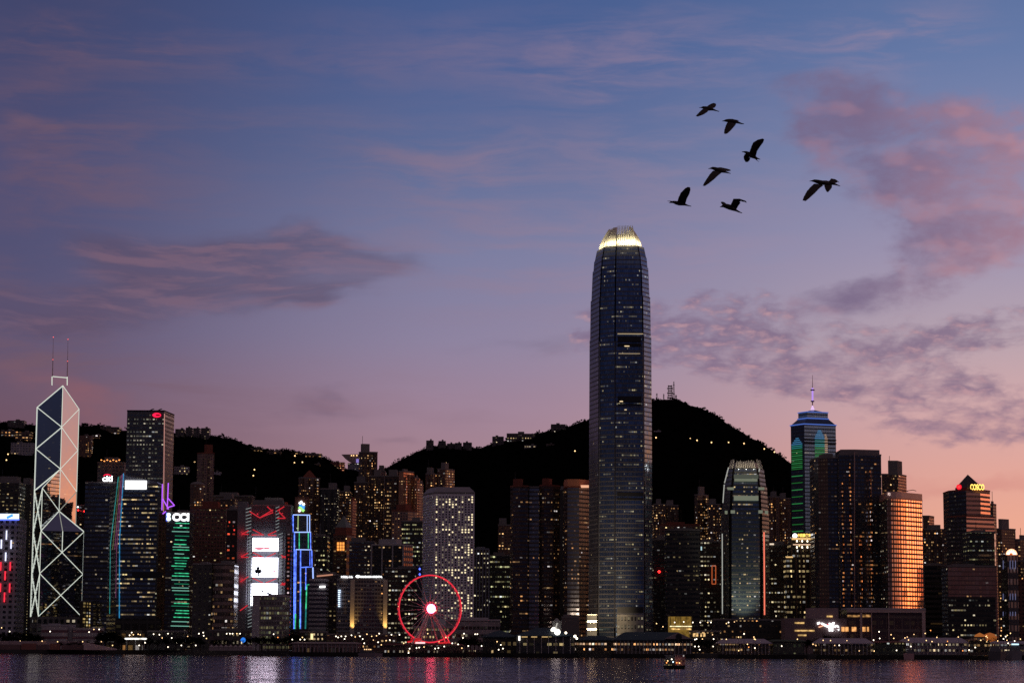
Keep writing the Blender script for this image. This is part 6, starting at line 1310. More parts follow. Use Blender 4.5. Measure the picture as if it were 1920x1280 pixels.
q = MB(); q.tube((z.x, 2000, GZ), (z.x, 2000, z.z - 2), .4, 6); q.build('post', steel, t_)
t_ = thing('marquee', 'row of pale tent roofs on the quay right of the striped green tower', 'marquee', tuple(P(420, 1210, 1985))[:2] + (GZ,))
for k in range(9):
    q = MB(); a, b = P(392 + k * 9, 1208, 1985), P(400.6 + k * 9, 1208, 1985); q.box(a.x, b.x, 1985, 1989, GZ + .1, GZ + 3.0); q.prism([(a.x, 1984.6), (b.x, 1984.6), (b.x, 1989.4), (a.x, 1989.4)], GZ + 3.02, GZ + 5.2, [((a.x + b.x) / 2, 1987)] * 4); q.build('tent', plain('tent_canvas', (.34, .27, .28), .9), t_)
t = tower('row of bright white shop windows behind the arcaded pier', [(562, 0), (612, 0)], 1185, 2070, fac('white_shops', LitV=.42, Wall=(.08, .06, .06), Glass=(.05, .05, .05), Floor=4.0, Bay=3.6, WinU=.8, WinV=.5, Lit=.9, Band=.4, ColA=WHITE, ColB=WARM, Power=1.6), plant=0, name='shop_terrace', cat='shop row', depth=20)
panel_px(t.root, 582.5, 587, 1187, 1198, 2068.8, glow_mat('gold_box', (1, .78, .38), 1.3), 'sign_board', .3)
tower('low reddish terrace dotted with lamps below the grand hotel', [(612, 0), (742, 0)], 1190, 2060, fac('reddish_terrace', Wall=(.10, .055, .05), Glass=(.05, .04, .04), Floor=5, Bay=3.4, WinU=.5, WinV=.4, Lit=.3, Band=.05, ColA=AMBER, ColB=WARM, Power=.9), plant=0, name='shop_terrace', cat='shop row', depth=20)

# ---------------------------------------------------------------- buildings and lights on the hills
def slope_Y(px, row):
    y = YF + 40
    while y < YR:
        x = (px - 960) / FPX * y
        if hz(x, y) >= P(px, row, y).z: return y
        y += 15
    return YR - 15
HG = 'houses and blocks on the hills'
hm_d = fac('hill_dark', Wall=(.13, .10, .11), Glass=(.04, .04, .04), Floor=4, Bay=5, WinU=.5, WinV=.4, Lit=.05, Band=0.0, ColA=WARM, ColB=WHITE, Power=1.3)
hm_l = fac('hill_lit', Wall=(.20, .13, .11), Glass=(.05, .05, .05), Floor=5, Bay=6, WinU=.6, WinV=.5, Lit=.65, Band=.1, ColA=WARM, ColB=AMBER, Power=1.3)
hm_w = fac('hill_white', Wall=(.46, .42, .47), Glass=(.10, .09, .11), Floor=4.4, Bay=5, WinU=.5, WinV=.4, Lit=.05, Band=0.0, ColA=WARM, ColB=WARM, Power=1.0)
HB = [('dark ridge block above the left of the braced skyscraper', 15, 46, 788, 800, hm_d), ('low rosy lit terrace on the slope left of the braced skyscraper', 2, 28, 806, 822, hm_l), ('stepped terrace of amber lights on the slope right beside the rosy one', 28, 58, 809, 826, hm_l), ('large white apartment slab on the slope left of the braced skyscraper', 20, 61, 829, 858, hm_w),
      ('terracotta apartment pair on the slope right of the braced skyscraper', 146, 171, 816, 858, resb), ('small pale house with lamps above the terracotta pair', 172, 188, 815, 822, hm_l), ('row of low ridge villas with lights left of the square steel tower', 188, 224, 800, 811, hm_l), ('small lit block under the ridge villas', 208, 232, 868, 884, hm_l),
      ('flat ridge block just right of the square steel tower', 329, 346, 804, 815, hm_d), ('first of three square ridge towers right of the square steel tower', 348, 360.5, 801, 816, hm_d), ('middle one of three square ridge towers', 362.5, 374.5, 802, 817, hm_d), ('right one of three square ridge towers, with a stepped roof', 377, 393, 802, 818, hm_d),
      ('white lit block on the slope below the three square ridge towers', 326, 353, 874, 892, fac('hill_white_lit', Wall=(.40, .33, .35), Glass=(.05, .05, .05), Floor=5, Bay=4, WinU=.5, WinV=.5, Lit=.35, Band=0.0, ColA=WARM, ColB=YELL, Power=1.3)), ('small pale house with one white light right of the tall pale brown slab', 401, 414, 884, 892, hm_w),
      ('lit villas on the ridge at the top of the left slope', 468, 492, 839, 846, hm_l), ('second cluster of lit villas further down the ridge', 500, 527, 845, 853, hm_l), ('third cluster of lit villas on the ridge with greenish lamps', 546, 566, 849, 856, hm_l), ('last ridge villas with a small mast before the saddle', 572, 604, 850, 858, hm_l), ('bright cream house alone below the ridge villas', 587, 601, 869, 876, hm_l),
      ('reddish lit shops left of the bowl roofed terrace', 620, 646, 866, 876, fac('hill_red', Wall=(.30, .08, .07), Glass=(.05, .03, .03), Floor=4, Bay=5, WinU=.6, WinV=.5, Lit=.5, Band=.1, ColA=(1, .2, .1), ColB=WARM, Power=1.2)),
      ('lone dark tower at the left of the second ridge', 799, 813, 825, 841, hm_d), ('dark ridge tower with a stepped roof right of the lone one', 822, 836, 826, 843, hm_d), ('low dark ridge block between two stepped towers', 838, 853, 831, 843, hm_d), ('grey ridge block with lamps right of the low dark one', 853, 866, 830, 843, hm_d), ('stepped ridge block with lit base at the right of the row', 868, 885, 829, 843, hm_d),
      ('dark stepped block in the middle of the second ridge', 923, 945, 818, 835, hm_d), ('long lit ridge mansion block', 950, 1004, 811, 824, fac('hill_long', Wall=(.16, .12, .12), Glass=(.05, .05, .05), Floor=5, Bay=5, WinU=.5, WinV=.4, Lit=.22, Band=0.0, ColA=WARM, ColB=YELL, Power=1.2)), ('square grey block on the ridge near the tallest skyscraper', 1033, 1061, 795, 809, hm_d),
      ('bright white lit villa below the long ridge mansion', 983, 1006, 834, 841, fac('hill_white_bright', Wall=(.4, .35, .33), Glass=(.05, .05, .05), Floor=5, Bay=4, WinU=.7, WinV=.5, Lit=.9, Band=.3, ColA=WHITE, ColB=WARM, Power=1.5)), ('smaller lit villa right of the bright white one', 1024, 1040, 832, 837, hm_l), ('small white villa on the hill just right of the tallest skyscraper', 1226, 1240, 807, 815, hm_w)]
for lab, xl, xr, rt, rb, m_ in HB:
    Yh = min(slope_Y((xl + xr) / 2, rb), YR - 20)
    a, b, c0 = P(xl, rt, Yh), P(xr, rt, Yh), P(xl, rb, Yh)
    root = thing('hill_block' if m_ is not hm_l else 'hill_villa', lab, 'hillside building', ((a.x + b.x) / 2, Yh + 10, c0.z - 8), HG)
    q = MB(); w_ = b.x - a.x; n = max(1, int(w_ / 22)); 
    for i in range(n):
        xa, xb = a.x + w_ * i / n + (.4 if i else 0), a.x + w_ * (i + 1) / n - .4; dz = rnd.uniform(-.18, .0) * (a.z - c0.z) if n > 1 else 0
        q.box(xa, xb, Yh + rnd.uniform(-3, 3), Yh + 22, c0.z - 10, a.z + dz, 0, 1)
    q.build('facade', [m_, darkroof], root)
    q = MB(); x = a.x + w_ * rnd.uniform(.25, .6); q.box(x, x + w_ * .22, Yh + 6, Yh + 14, a.z - 3, a.z + 2.8); q.build('plant_room', concrete, root)
# bowl roofed viewing terrace
Yh = slope_Y(660, 884); a = P(640, 851, Yh); root = thing('viewing_terrace', 'bowl roofed viewing terrace on the saddle, lit white and violet', 'viewing terrace', tuple(P(660, 884, Yh)), HG)
q = MB(); prof = [(640, 851.5), (700, 850.5), (700, 868), (662, 868), (652, 862.5), (645, 857)]
F_ = [P(px, row, Yh) for px, row in prof]; F_ = [(p_.x, Yh, p_.z) for p_ in F_][::-1]; K_ = [(x, Yh + 30, z_) for x, _, z_ in F_]
q.add(F_[::-1]); q.add(K_)
for i in range(6): j = (i + 1) % 6; q.add([F_[i], F_[j], K_[j], K_[i]])
q.build('bowl_roof', plain('bowl_concrete', (.34, .24, .24), .7), root)
q = MB(); a, b = P(652, 868, Yh + 2), P(676, 886, Yh + 2); q.box(a.x, b.x, Yh + 3, Yh + 26, b.z - 12, a.z + .5); q.build('base', [fac('terrace_base', Wall=(.46, .42, .50), Glass=(.2, .2, .2), Floor=4.5, Bay=4, WinU=.7, WinV=.5, Lit=.4, Band=.2, ColA=YELL, ColB=WHITE, Power=.9), darkroof], root)
panel_px(root, 668, 675, 860, 867, Yh - .5, glow_mat('violet_wall_light', (.4, .3, .9), .6), 'violet_light')
for px in (659, 663, 669): q = MB(); z = P(px, 853.5, Yh - .6); q.lathe(z, [(.2, z.z - .9), (1.2, z.z), (.2, z.z + .9)], 6); q.build('terrace_lamp', L_warm, root)
# aerials on the summit
def lattice(label, px, rt, rb, w0, w1, plates, Y):
    a, b = P(px, rt, Y), P(px, rb, Y); root = thing('radio_mast', label, 'radio mast', (b.x, Y, b.z), 'radio masts on the summit')
    q = MB(); n = max(3, int((a.z - b.z) / 3.5))
    for i in range(n):
        z0, z1 = b.z - 3 + (a.z - b.z + 3) * i / n, b.z - 3 + (a.z - b.z + 3) * (i + 1) / n; s0, s1 = w0 + (w1 - w0) * i / n, w0 + (w1 - w0) * (i + 1) / n
        for k in range(4):
            c0, c1_ = [( -1, -1), (1, -1), (1, 1), (-1, 1)][k], [(-1, -1), (1, -1), (1, 1), (-1, 1)][(k + 1) % 4]
            q.tube((b.x + c0[0] * s0, Y + c0[1] * s0, z0), (b.x + c0[0] * s1, Y + c0[1] * s1, z1), .35, 4)
            q.tube((b.x + c0[0] * s0, Y + c0[1] * s0, z0), (b.x + c1_[0] * s1, Y + c1_[1] * s1, z1), .22, 4)
    q.build('lattice', plain('mast_steel', (.06, .05, .055), .6), root)
    for k in range(plates):
        z = b.z + (a.z - b.z) * (k + .6) / plates; q = MB(); r_ = w0 * 1.35 if k % 2 == 0 else w0
        q.lathe((b.x, Y), [(r_, z - .7), (r_, z + .7)], 10); q.build('dish_ring', plain('mast_steel', (.06, .05, .055), .6), root)
lattice('short radio mast with a drum head nearest the tallest skyscraper', 1231.5, 737, 749, .9, .9, 2, YR + 5)
lattice('small stub mast between the drum headed mast and the wide lattice tower', 1244.5, 738, 749, .7, .7, 1, YR + 5)
lattice('wide lattice tower stacked with dish rings on the summit', 1256.5, 722, 748, 4.2, 3.2, 6, YR + 8)
lattice('slender tallest radio mast with a needle tip on the summit', 1263.5, 715, 748, 1.4, .5, 2, YR + 4)
lattice('low mast at the right end of the summit group', 1267.5, 740, 748, 1.2, 1.0, 1, YR + 5)

# ---------------------------------------------------------------- lamps
def lamp_proto():
    q = MB(); q.tube((0, 0, -1.0), (0, 0, .0), .12, 5); return q
lamp_me = {}
def lamp(px, row, Y, mat, label, group, rad=.75, name='street_lamp'):
    p = P(px, row, Y); g0 = GZ if Y < YF else hz(p.x, p.y)
    h = max(2.0, p.z - g0)
    t = thing(name, label, 'street lamp', (p.x, p.y, p.z - h), group)
    key = (mat.name, round(rad, 2))
    if key not in lamp_me:
        q = MB(); q.lathe((0, 0), [(rad * .35, -rad), (rad * .9, -rad * .5), (rad, 0), (rad * .8, rad * .6), (rad * .2, rad)], 8)
        o = q.build('lamp_head', mat); lamp_me[key] = o.data; bpy.data.objects.remove(o)
    hd = bpy.data.objects.new('lamp_head', lamp_me[key]); COL.objects.link(hd); hd.parent = t; hd.location = (0, 0, h)
    q = MB(); q.tube((p.x, p.y, p.z - h), (p.x, p.y, p.z - rad * .8), .11, 4); q.build('post', blackm, t)
    return t
LW = {'w': L_white, 'y': L_warm, 'o': L_orange, 'd': glow_mat('dim_warm_lamp', (1, .6, .3), 2.0)}
def lamps(spec, label, group, Ys=(1965, 2040)):
    for px, row, k in spec: lamp(px, row, rnd.uniform(*Ys), LW[k], label, group, {'w': .50, 'y': .46, 'o': .44, 'd': .42}[k])
lamps([(18, 1183, 'w'), (94, 1183, 'w'), (167, 1184, 'w'), (176, 1179, 'y'), (186, 1179, 'w'), (38, 1201, 'y'), (79, 1201, 'y'), (108, 1202, 'y'), (155, 1202, 'y'), (190, 1202, 'd'), (211, 1209, 'y'), (3, 1176, 'y')], 'pale lamp along the quay near the terraced building and hoarding', 'lamps on the left quay')
lamps([(247, 1185, 'w'), (243, 1190, 'w'), (250, 1189, 'y'), (259, 1188, 'y'), (263, 1189, 'y'), (288, 1188, 'w'), (299, 1189, 'w'), (315, 1187, 'w'), (304, 1195, 'y'), (322, 1195, 'w'), (331, 1204, 'w'), (340, 1209, 'w'), (315, 1212, 'w'), (352, 1192, 'd'), (373, 1187, 'w'), (381, 1185, 'w'), (382, 1191, 'w'), (387, 1196, 'y'), (367, 1209, 'w'), (261, 1209, 'w'), (272, 1204, 'w'), (425, 1187, 'w'), (431, 1187, 'w'), (436, 1187, 'w'), (444, 1187, 'y'), (450, 1187, 'w')], 'lamp around the terminal and pavilion below the green striped tower', 'lamps round the terminal', (1990, 2050))
lamps([(548, 1198, 'w'), (558, 1198, 'w'), (563, 1198, 'w'), (571, 1198, 'w'), (567, 1194, 'y'), (513, 1188, 'w'), (521, 1194, 'o'), (630, 1192, 'w'), (634, 1194, 'w'), (640, 1192, 'w'), (646, 1197, 'w'), (648, 1192, 'w'), (659, 1190, 'w'), (666, 1193, 'y'), (675, 1192, 'w'), (680, 1197, 'w'), (688, 1188, 'y'), (697, 1192, 'y'), (700, 1199, 'd'), (706, 1191, 'y'), (709, 1203, 'w'), (711, 1187, 'w'), (724, 1200, 'y'), (731, 1199, 'w'), (734, 1189, 'w'), (749, 1189, 'w'), (683, 1205, 'w'), (662, 1209, 'w'), (715, 1208, 'y'), (586, 1221, 'w'), (621, 1221, 'y'), (629, 1212, 'y'), (667, 1207, 'y')], 'lamp above the arcaded pier left of the ferris wheel', 'lamps behind the arcaded pier', (1950, 2045))
lamps([(757, 1205, 'y'), (768, 1215, 'w'), (781, 1214, 'w'), (786, 1213, 'w'), (795, 1212, 'y'), (816, 1215, 'w'), (822, 1214, 'w'), (833, 1211, 'w'), (848, 1205, 'w'), (859, 1207, 'w'), (866, 1214, 'y'), (870, 1187, 'w'), (868, 1195, 'w'), (891, 1188, 'w'), (895, 1188, 'w'), (878, 1210, 'w'), (903, 1210, 'w'), (932, 1202, 'y'), (939, 1208, 'w'), (935, 1217, 'w'), (943, 1215, 'w'), (802, 1187, 'y'), (836, 1194, 'y'), (766, 1223, 'w')], 'small lamp scattered round the foot of the ferris wheel', 'lamps round the ferris wheel', (1935, 1944))
lamps([(1231, 1168, 'y'), (1243, 1174, 'y'), (1265, 1166, 'w'), (1282, 1165, 'w'), (1299, 1166, 'w'), (1313, 1166, 'w'), (1327, 1166, 'y'), (1333, 1166, 'w'), (1362, 1168, 'y'), (1366, 1166, 'w'), (1377, 1165, 'd'), (1303, 1198, 'w'), (1306, 1197, 'w'), (1317, 1197, 'y'), (1338, 1197, 'w'), (1354, 1198, 'w'), (1336, 1189, 'd'), (1303, 1211, 'w'), (1310, 1211, 'w'), (1326, 1211, 'w'), (1331, 1211, 'w'), (1337, 1211, 'w'), (1347, 1211, 'd'), (1312, 1217, 'w'), (1299, 1218, 'w')], 'lamp on the promenade between the gabled pier and the crowned tower', 'lamps by the gabled pier', (1975, 2030))
sp = []
for k in range(60):
    px = rnd.uniform(1358, 1918); row = rnd.choice([rnd.uniform(1183, 1202), rnd.uniform(1192, 1203), rnd.uniform(1206, 1220)]) - (5 if px > 1740 and rnd.random() < .5 else 0)
    if 1528 < px < 1590 and row < 1192: continue
    sp.append((px, row, rnd.choice('wwyyyod')))
lamps(sp, 'lamp on the quay by the mauve and green ferry piers on the right', 'lamps by the right hand piers', (1925, 1942))
hl = [(103, 803), (15, 851), (12, 862), (365, 866), (379, 863), (477, 880), (475, 891), (552, 867), (567, 866), (553, 854), (837, 868), (1294, 822), (1307, 825), (1334, 829), (1366, 829), (1395, 831), (1433, 841), (1452, 847), (1230, 820), (1078, 845), (210, 880)]
for px, row in hl:
    Yh = slope_Y(px, row + 2.5); lamp(px, row, Yh - 6, LW['y'], 'lone lamp shining on the dark wooded hillside', 'lamps on the hillside roads', 1.15, 'road_lamp')

# ---------------------------------------------------------------- trees on the quay
barkm = plain('bark', (.05, .038, .03), .9)
def tree_parts(seed_, wide):
    r_ = random.Random(seed_); tr = MB(); tr.tube((0, 0, -.3), (0, 0, 3.2), .32, 7, .2)
    for k in range(6):
        a = k * 1.05 + r_.random(); tr.tube((0, 0, 2.2 + k * .2), (math.cos(a) * 2.2 * wide, math.sin(a) * 2.2 * wide, 4.6 + r_.random() * 1.6), .14, 5, .05)
    cr = MB(); cl_ = []
    for k in range(22):
        a = r_.random() * 6.28; e = r_.random(); rr = (2.6 * wide) * math.sqrt(r_.random())
        cl_.append((math.cos(a) * rr, math.sin(a) * rr, 4.2 + 3.2 * e * (1 - .4 * rr / (2.6 * wide))))
    for cx, cy, cz in cl_:
        for q_ in range(34):
            p = Vector((cx + r_.gauss(0, .55), cy + r_.gauss(0, .55), cz + r_.gauss(0, .42)))
            a = Vector((r_.gauss(0, 1), r_.gauss(0, 1), r_.gauss(0, 1))).normalized() * r_.uniform(.16, .32); b = a.orthogonal().normalized() * r_.uniform(.1, .2)
            cr.add([p - a, p + b, p + a, p - b])
    return tr, cr
protos = []
for i, wd in enumerate((.8, 1.0, 1.3)):
    tr, cr = tree_parts(40 + i, wd); a = tr.build('trunk', barkm); b = cr.build('crown', leafm); protos.append((a.data, b.data)); bpy.data.objects.remove(a); bpy.data.objects.remove(b)
def trees(lst, label, group, Ys):
    for px, h in lst:
        Y = rnd.uniform(*Ys); x = P(px, 1205, Y).x
        t = thing('quay_tree', label, 'tree', (x, Y, GZ), group); t.rotation_euler = (0, 0, rnd.uniform(0, 6.28)); s_ = h / 7.6; t.scale = (s_ * rnd.uniform(.9, 1.2), s_ * rnd.uniform(.9, 1.2), s_)
        pr_ = rnd.choice(protos)
        for nm, me in zip(('trunk', 'crown'), pr_): o = bpy.data.objects.new(nm, me); COL.objects.link(o); o.parent = t
trees([(102, 8), (113, 7), (120, 7), (127, 8), (131, 7), (144, 8), (150, 8), (156, 8), (162, 9), (182, 9)], 'small round tree on the ramp terrace below the low pale building', 'trees before the terraced building', (2008, 2030))
trees([(2, 15), (12, 13), (24, 16), (40, 14), (52, 15), (64, 14), (73, 12)], 'tall dark tree in the clump under the white gridded office block', 'trees under the gridded block', (2040, 2060))
trees([(190, 15), (198, 17), (206, 16), (214, 18), (222, 14), (228, 12)], 'tall dark tree in the grove right of the low pale terraced building', 'trees by the terrace wing', (2020, 2045))
trees([(280, 11), (296, 10), (312, 12), (330, 11), (346, 12), (360, 13), (376, 11), (404, 10), (420, 10), (438, 10)], 'dark tree in the row in front of the pavilion and tents', 'trees by the pavilion', (1996, 2015))
trees([(470, 13), (480, 12), (491, 14), (503, 12), (516, 13), (528, 12), (540, 13), (552, 15), (566, 14)], 'dark bushy tree in front of the pale civic block', 'trees before the civic block', (2005, 2050))
trees([(866, 11), (874, 13), (882, 14), (890, 13), (898, 11)], 'dark spreading tree in the clump right of the ferris wheel', 'trees by the ferris wheel', (1962, 1978))
trees([(1092, 12), (1106, 13), (1118, 11), (1136, 12), (1162, 14), (1228, 13), (1240, 14), (1310, 13), (1330, 12)], 'dark tree behind the gabled pier at the foot of the tallest skyscraper', 'trees behind the gabled pier', (2010, 2040))
trees([(1390, 13), (1412, 12), (1440, 14), (1512, 12), (1526, 14), (1548, 16), (1560, 17), (1572, 15), (1606, 12), (1640, 12), (1668, 13), (1700, 13), (1730, 14), (1760, 15), (1790, 14), (1806, 15), (1870, 15), (1890, 14), (1910, 14)], 'dark tree behind the mauve and green ferry piers', 'trees behind the right hand piers', (2000, 2045))

# ---------------------------------------------------------------- boats
def hull(q, x0, x1, y0, y1, z0, z1, bow=.25, flip=False, mi=0):
    L = x1 - x0; pts = [(x0, (y0+y1)/2), (x0 + L * bow, y0), (x1, y0), (x1, y1), (x0 + L * bow, y1)]
    if flip: pts = [(x0, y0), (x1 - L * bow, y0), (x1, (y0+y1)/2), (x1 - L * bow, y1), (x0, y1)]
    cy = (y0 + y1) / 2; low = [(x0 + L * .06 + (px - x0) * .90, cy + (py - cy) * .75) for px, py in pts]
    q.prism(low, z0, z1, pts, mi, mi)
def ferry():
    Y = 1130.0; a, b = P(1243, 1250, Y), P(1284, 1250, Y)
    root = thing('ferry_boat', 'small two deck ferry crossing the harbour with a rosy lit stern', 'ferry', ((a.x + b.x) / 2, Y, 0))
    x0, x1 = a.x, b.x
    q = MB(); hull(q, x0, x1, Y - 4, Y + 5, -.5, 1.6, .2); q.build('hull', plain('dark_green_hull', (.02, .03, .028), .5), root)
    q = MB(); q.box(x0 + 1.0, x0 + 5.6, Y - 3.4, Y + 4.4, 1.62, 4.3); q.build('lower_cabin', [fac('ferry_dark', Wall=(.05, .055, .055), Glass=(.05, .05, .05), Floor=2.6, Bay=1.1, WinU=.6, WinV=.4, Lit=.35, Band=.1, ColA=WARM, ColB=YELL, Power=1.0), darkroof], root)
    q = MB(); q.box(x0 + 5.65, x1 - .2, Y - 3.9, Y + 4.6, 1.62, 6.6); q.build('stern_cabin', [fac('ferry_rose', Wall=(.75, .36, .33), Glass=(.10, .04, .04), Floor=2.4, Bay=.9, WinU=.6, WinV=.35, Lit=.12, Band=.05, ColA=AMBER, ColB=WARM, Power=.9), plain('rosy_deck', (.4, .2, .2), .7)], root)
    q = MB(); q.box(x0 + 1.4, x0 + 5.6, Y - 2.8, Y + 3.6, 4.32, 6.2); q.build('upper_deck', plain('grey_deck', (.10, .11, .13), .7), root)
    q = MB(); q.box(x0 + 1.0, x0 + 5.6, Y - 3.1, Y + 3.9, 6.22, 6.5); q.box(x0 + 5.65, x1, Y - 4.1, Y + 4.8, 6.62, 6.9); q.build('roof', plain('grey_deck2', (.16, .15, .18), .7), root)
    q = MB(); q.tube((x0 + 4.6, Y, 6.5), (x0 + 4.6, Y, 8.6), .28, 7); q.tube((x0 + 2.6, Y, 6.5), (x0 + 2.6, Y, 7.8), .08, 5); q.build('funnel', blackm, root)
    for px, row, m_ in ((1250, 1241.5, L_orange), (1259.5, 1235, L_white), (1262, 1240, glow_mat('cool_lamp', (.7, .9, 1), 3.0)), (1269, 1241.5, L_orange), (1274, 1242, L_warm), (1252, 1238, L_warm)):
        z = P(px, row, Y - 4.6); q = MB(); q.lathe(z, [(.08, z.z - .32), (.34, z.z), (.08, z.z + .32)], 6); q.build('deck_lamp', m_, root)
ferry()
def yacht():
    Y = 1900.0; a, b = P(671, 1222, Y), P(718, 1222, Y); root = thing('motor_yacht', 'pale motor yacht moored in front of the arcaded pier', 'yacht', ((a.x + b.x) / 2, Y, 0))
    wmat = plain('pale_hull', (.24, .19, .22), .5)
    q = MB(); hull(q, a.x, b.x, Y - 3, Y + 3, -.4, 3.0, .3, True); q.build('hull', wmat, root)
    q = MB(); L = b.x - a.x; q.prism([(a.x + L*.08, Y - 2.4), (a.x + L*.72, Y - 2.4), (a.x + L*.72, Y + 2.4), (a.x + L*.08, Y + 2.4)], 3.02, 5.2, [(a.x + L*.12, Y - 2.1), (a.x + L*.58, Y - 2.1), (a.x + L*.58, Y + 2.1), (a.x + L*.12, Y + 2.1)]); q.build('cabin', plain('dark_cabin', (.05, .045, .055), .3), root)
    q = MB(); q.box(a.x + L*.10, a.x + L*.56, Y - 2.2, Y + 2.2, 5.22, 5.5); q.box(a.x + L*.2, a.x + L*.48, Y - 1.8, Y + 1.8, 5.52, 6.8); q.build('flybridge', wmat, root)
    q = MB(); q.tube((a.x + L*.36, Y, 6.8), (a.x + L*.33, Y, 9.5), .12, 5); q.build('mast', wmat, root)
    for f in (.28, .36, .45, .52): q = MB(); z = a.x + L*f; q.lathe((z, Y - 2.5), [(.1, 5.6), (.42, 6.0), (.1, 6.4)], 6); q.build('cabin_lamp', LW['y'], root)
yacht()
def moored(label, xl, xr, rt, Y, col, flip, lampm=None):
    a, b = P(xl, rt, Y), P(xr, rt, Y); root = thing('moored_boat', label, 'boat', ((a.x + b.x) / 2, Y, 0), 'boats moored at the piers')
    q = MB(); hull(q, a.x, b.x, Y - 3, Y + 4, -.4, a.z * .62, .35, flip); q.build('hull', plain('hull_' + label[:8].strip().replace(' ', '_'), col, .5), root)
    L = b.x - a.x; q = MB(); x0 = a.x + L * (.08 if flip else .3); q.prism([(x0, Y - 2.4), (x0 + L*.6, Y - 2.4), (x0 + L*.6, Y + 3), (x0, Y + 3)], a.z * .62 + .02, a.z, [(x0 + .6, Y - 2.2), (x0 + L*.5, Y - 2.2), (x0 + L*.5, Y + 2.8), (x0 + .6, Y + 2.8)]); q.build('cabin', plain('boat_cabin', (.12, .11, .12), .4), root)
    if lampm:
        q = MB(); z = a.z + .5; q.tube((x0 + 1, Y - 2.6, z), (x0 + L * .5, Y - 2.6, z), .55, 6); q.build('deck_light', lampm, root)
moored('pale pink hulled boat moored beside the green lit pier hall', 1694, 1713, 1217, 1925, (.55, .32, .33), False)
moored('dark catamaran with a sloping pale bow near the right edge', 1853, 1886, 1210, 1915, (.10, .09, .10), True)
moored('grey ferry with a glowing ice blue deck at the right edge', 1884, 1915, 1208, 1922, (.22, .20, .22), False, glow_mat('ice_deck_light', (.55, .85, 1), 1.6))

# ---------------------------------------------------------------- night herons flying past, about sixty metres away
bm_, t, b = new_mat('dark_plumage'); oc = t.n.new('ShaderNodeTexCoord').outputs['Object']
t.put(b.inputs['Base Color'], t.mix(t.noise(oc, 9.0, 4.0), (.010, .008, .008), (.040, .024, .020))); b.inputs['Roughness'].default_value = .8
def bird(label, body, wings, Y=65.0, extra=()):
    K = Y / FPX / 5.12
    def W3(zx, zy, dy=0.0): return P(1230 + zx / 5.12, 170 + zy / 5.12, Y + dy)
    q = MB()
    def chain(pts, nr=10):
        o0 = None
        C3 = [(W3(x, y, d[0] if d else 0.0), r_ * K * 1.12) for x, y, r_, *d in pts]
        for i, (c, r_) in enumerate(C3):
            pa = C3[max(0, i - 1)][0]; pb = C3[min(len(C3) - 1, i + 1)][0]; d = (pb - pa).normalized(); s_ = Vector((0, 1, 0)); u_ = d.cross(s_).normalized(); s_ = u_.cross(d).normalized()
            o = len(q.v); q.v += [tuple(c + (s_ * math.cos(6.2832 * k / nr) + u_ * math.sin(6.2832 * k / nr)) * r_) for k in range(nr)]
            if o0 is not None:
                for k in range(nr): j = (k + 1) % nr; q.f.append((o0 + k, o0 + j, o + j, o + k)); q.mi.append(0); q.uv += [(0, 0)] * 4
            else: q.f.append(tuple(o + k for k in reversed(range(nr)))); q.mi.append(0); q.uv += [(0, 0)] * nr
            o0 = o
        q.f.append(tuple(o0 + k for k in range(nr))); q.mi.append(0); q.uv += [(0, 0)] * nr
    chain(body)
    for e in extra: chain(e, 6)
    for wg in wings:
        o0 = None; nS = len(wg)
        for i, (ld, tr_, dy) in enumerate(wg):
            th = (.026 - .012 * i / (nS - 1)); A_, B_ = W3(*ld, dy), W3(*tr_, dy)
            ring = []
            for f, s_ in ((0, 0), (.2, 1), (.55, .8), (1, .25), (1, -.25), (.55, -.8), (.2, -1)):
                p = A_.lerp(B_, f); ring.append((p.x, p.y + s_ * th - .03 * math.sin(f * 3.14), p.z))
            o = len(q.v); q.v += ring; n = len(ring)
            if o0 is not None:
                for k in range(n): j = (k + 1) % n; q.f.append((o0 + k, o0 + j, o + j, o + k)); q.mi.append(0); q.uv += [(0, 0)] * 4
            else: q.f.append(tuple(o + k for k in reversed(range(n)))); q.mi.append(0); q.uv += [(0, 0)] * n
            o0 = o
        q.f.append(tuple(o0 + k for k in range(n))); q.mi.append(0); q.uv += [(0, 0)] * n
    tmp = q.build('tmp_bird', bm_)
    bmx = bmesh.new(); bmx.from_mesh(tmp.data); bmesh.ops.recalc_face_normals(bmx, faces=bmx.faces); bmx.to_mesh(tmp.data); bmx.free()
    md = tmp.modifiers.new('weld', 'REMESH'); md.mode = 'VOXEL'; md.voxel_size = .0085
    bpy.context.view_layer.update(); dg = bpy.context.evaluated_depsgraph_get()
    me = bpy.data.meshes.new_from_object(tmp.evaluated_get(dg), depsgraph=dg); bpy.data.objects.remove(tmp)
    c = W3(body[len(body) // 2][0], body[len(body) // 2][1])
    me.transform(Matrix.Translation(-c)); me.polygons.foreach_set('use_smooth', [True] * len(me.polygons)); me.name = 'flying_bird'
    me.materials.clear(); me.materials.append(bm_)
    o = bpy.data.objects.new('flying_bird', me); COL.objects.link(o); o.location = c
    tag(o, label, 'bird', 'night herons flying in a loose flock')
bird('topmost dark bird of the flock, wings half raised, one wing pointing down left', [(412, 165, 2), (432, 164, 4), (450, 162, 11), (475, 168, 16), (505, 174, 19), (530, 178, 14), (552, 184, 9), (580, 194, 5), (608, 202, 3)],
     [[((452, 172), (512, 182), -.05), ((425, 195), (495, 206), -.2), ((398, 222), (455, 232), -.35), ((378, 246), (400, 252), -.42)], [((480, 160), (540, 172), .05), ((505, 138), (562, 166), .2), ((530, 124), (576, 150), .32), ((545, 120), (578, 128), .38)]])
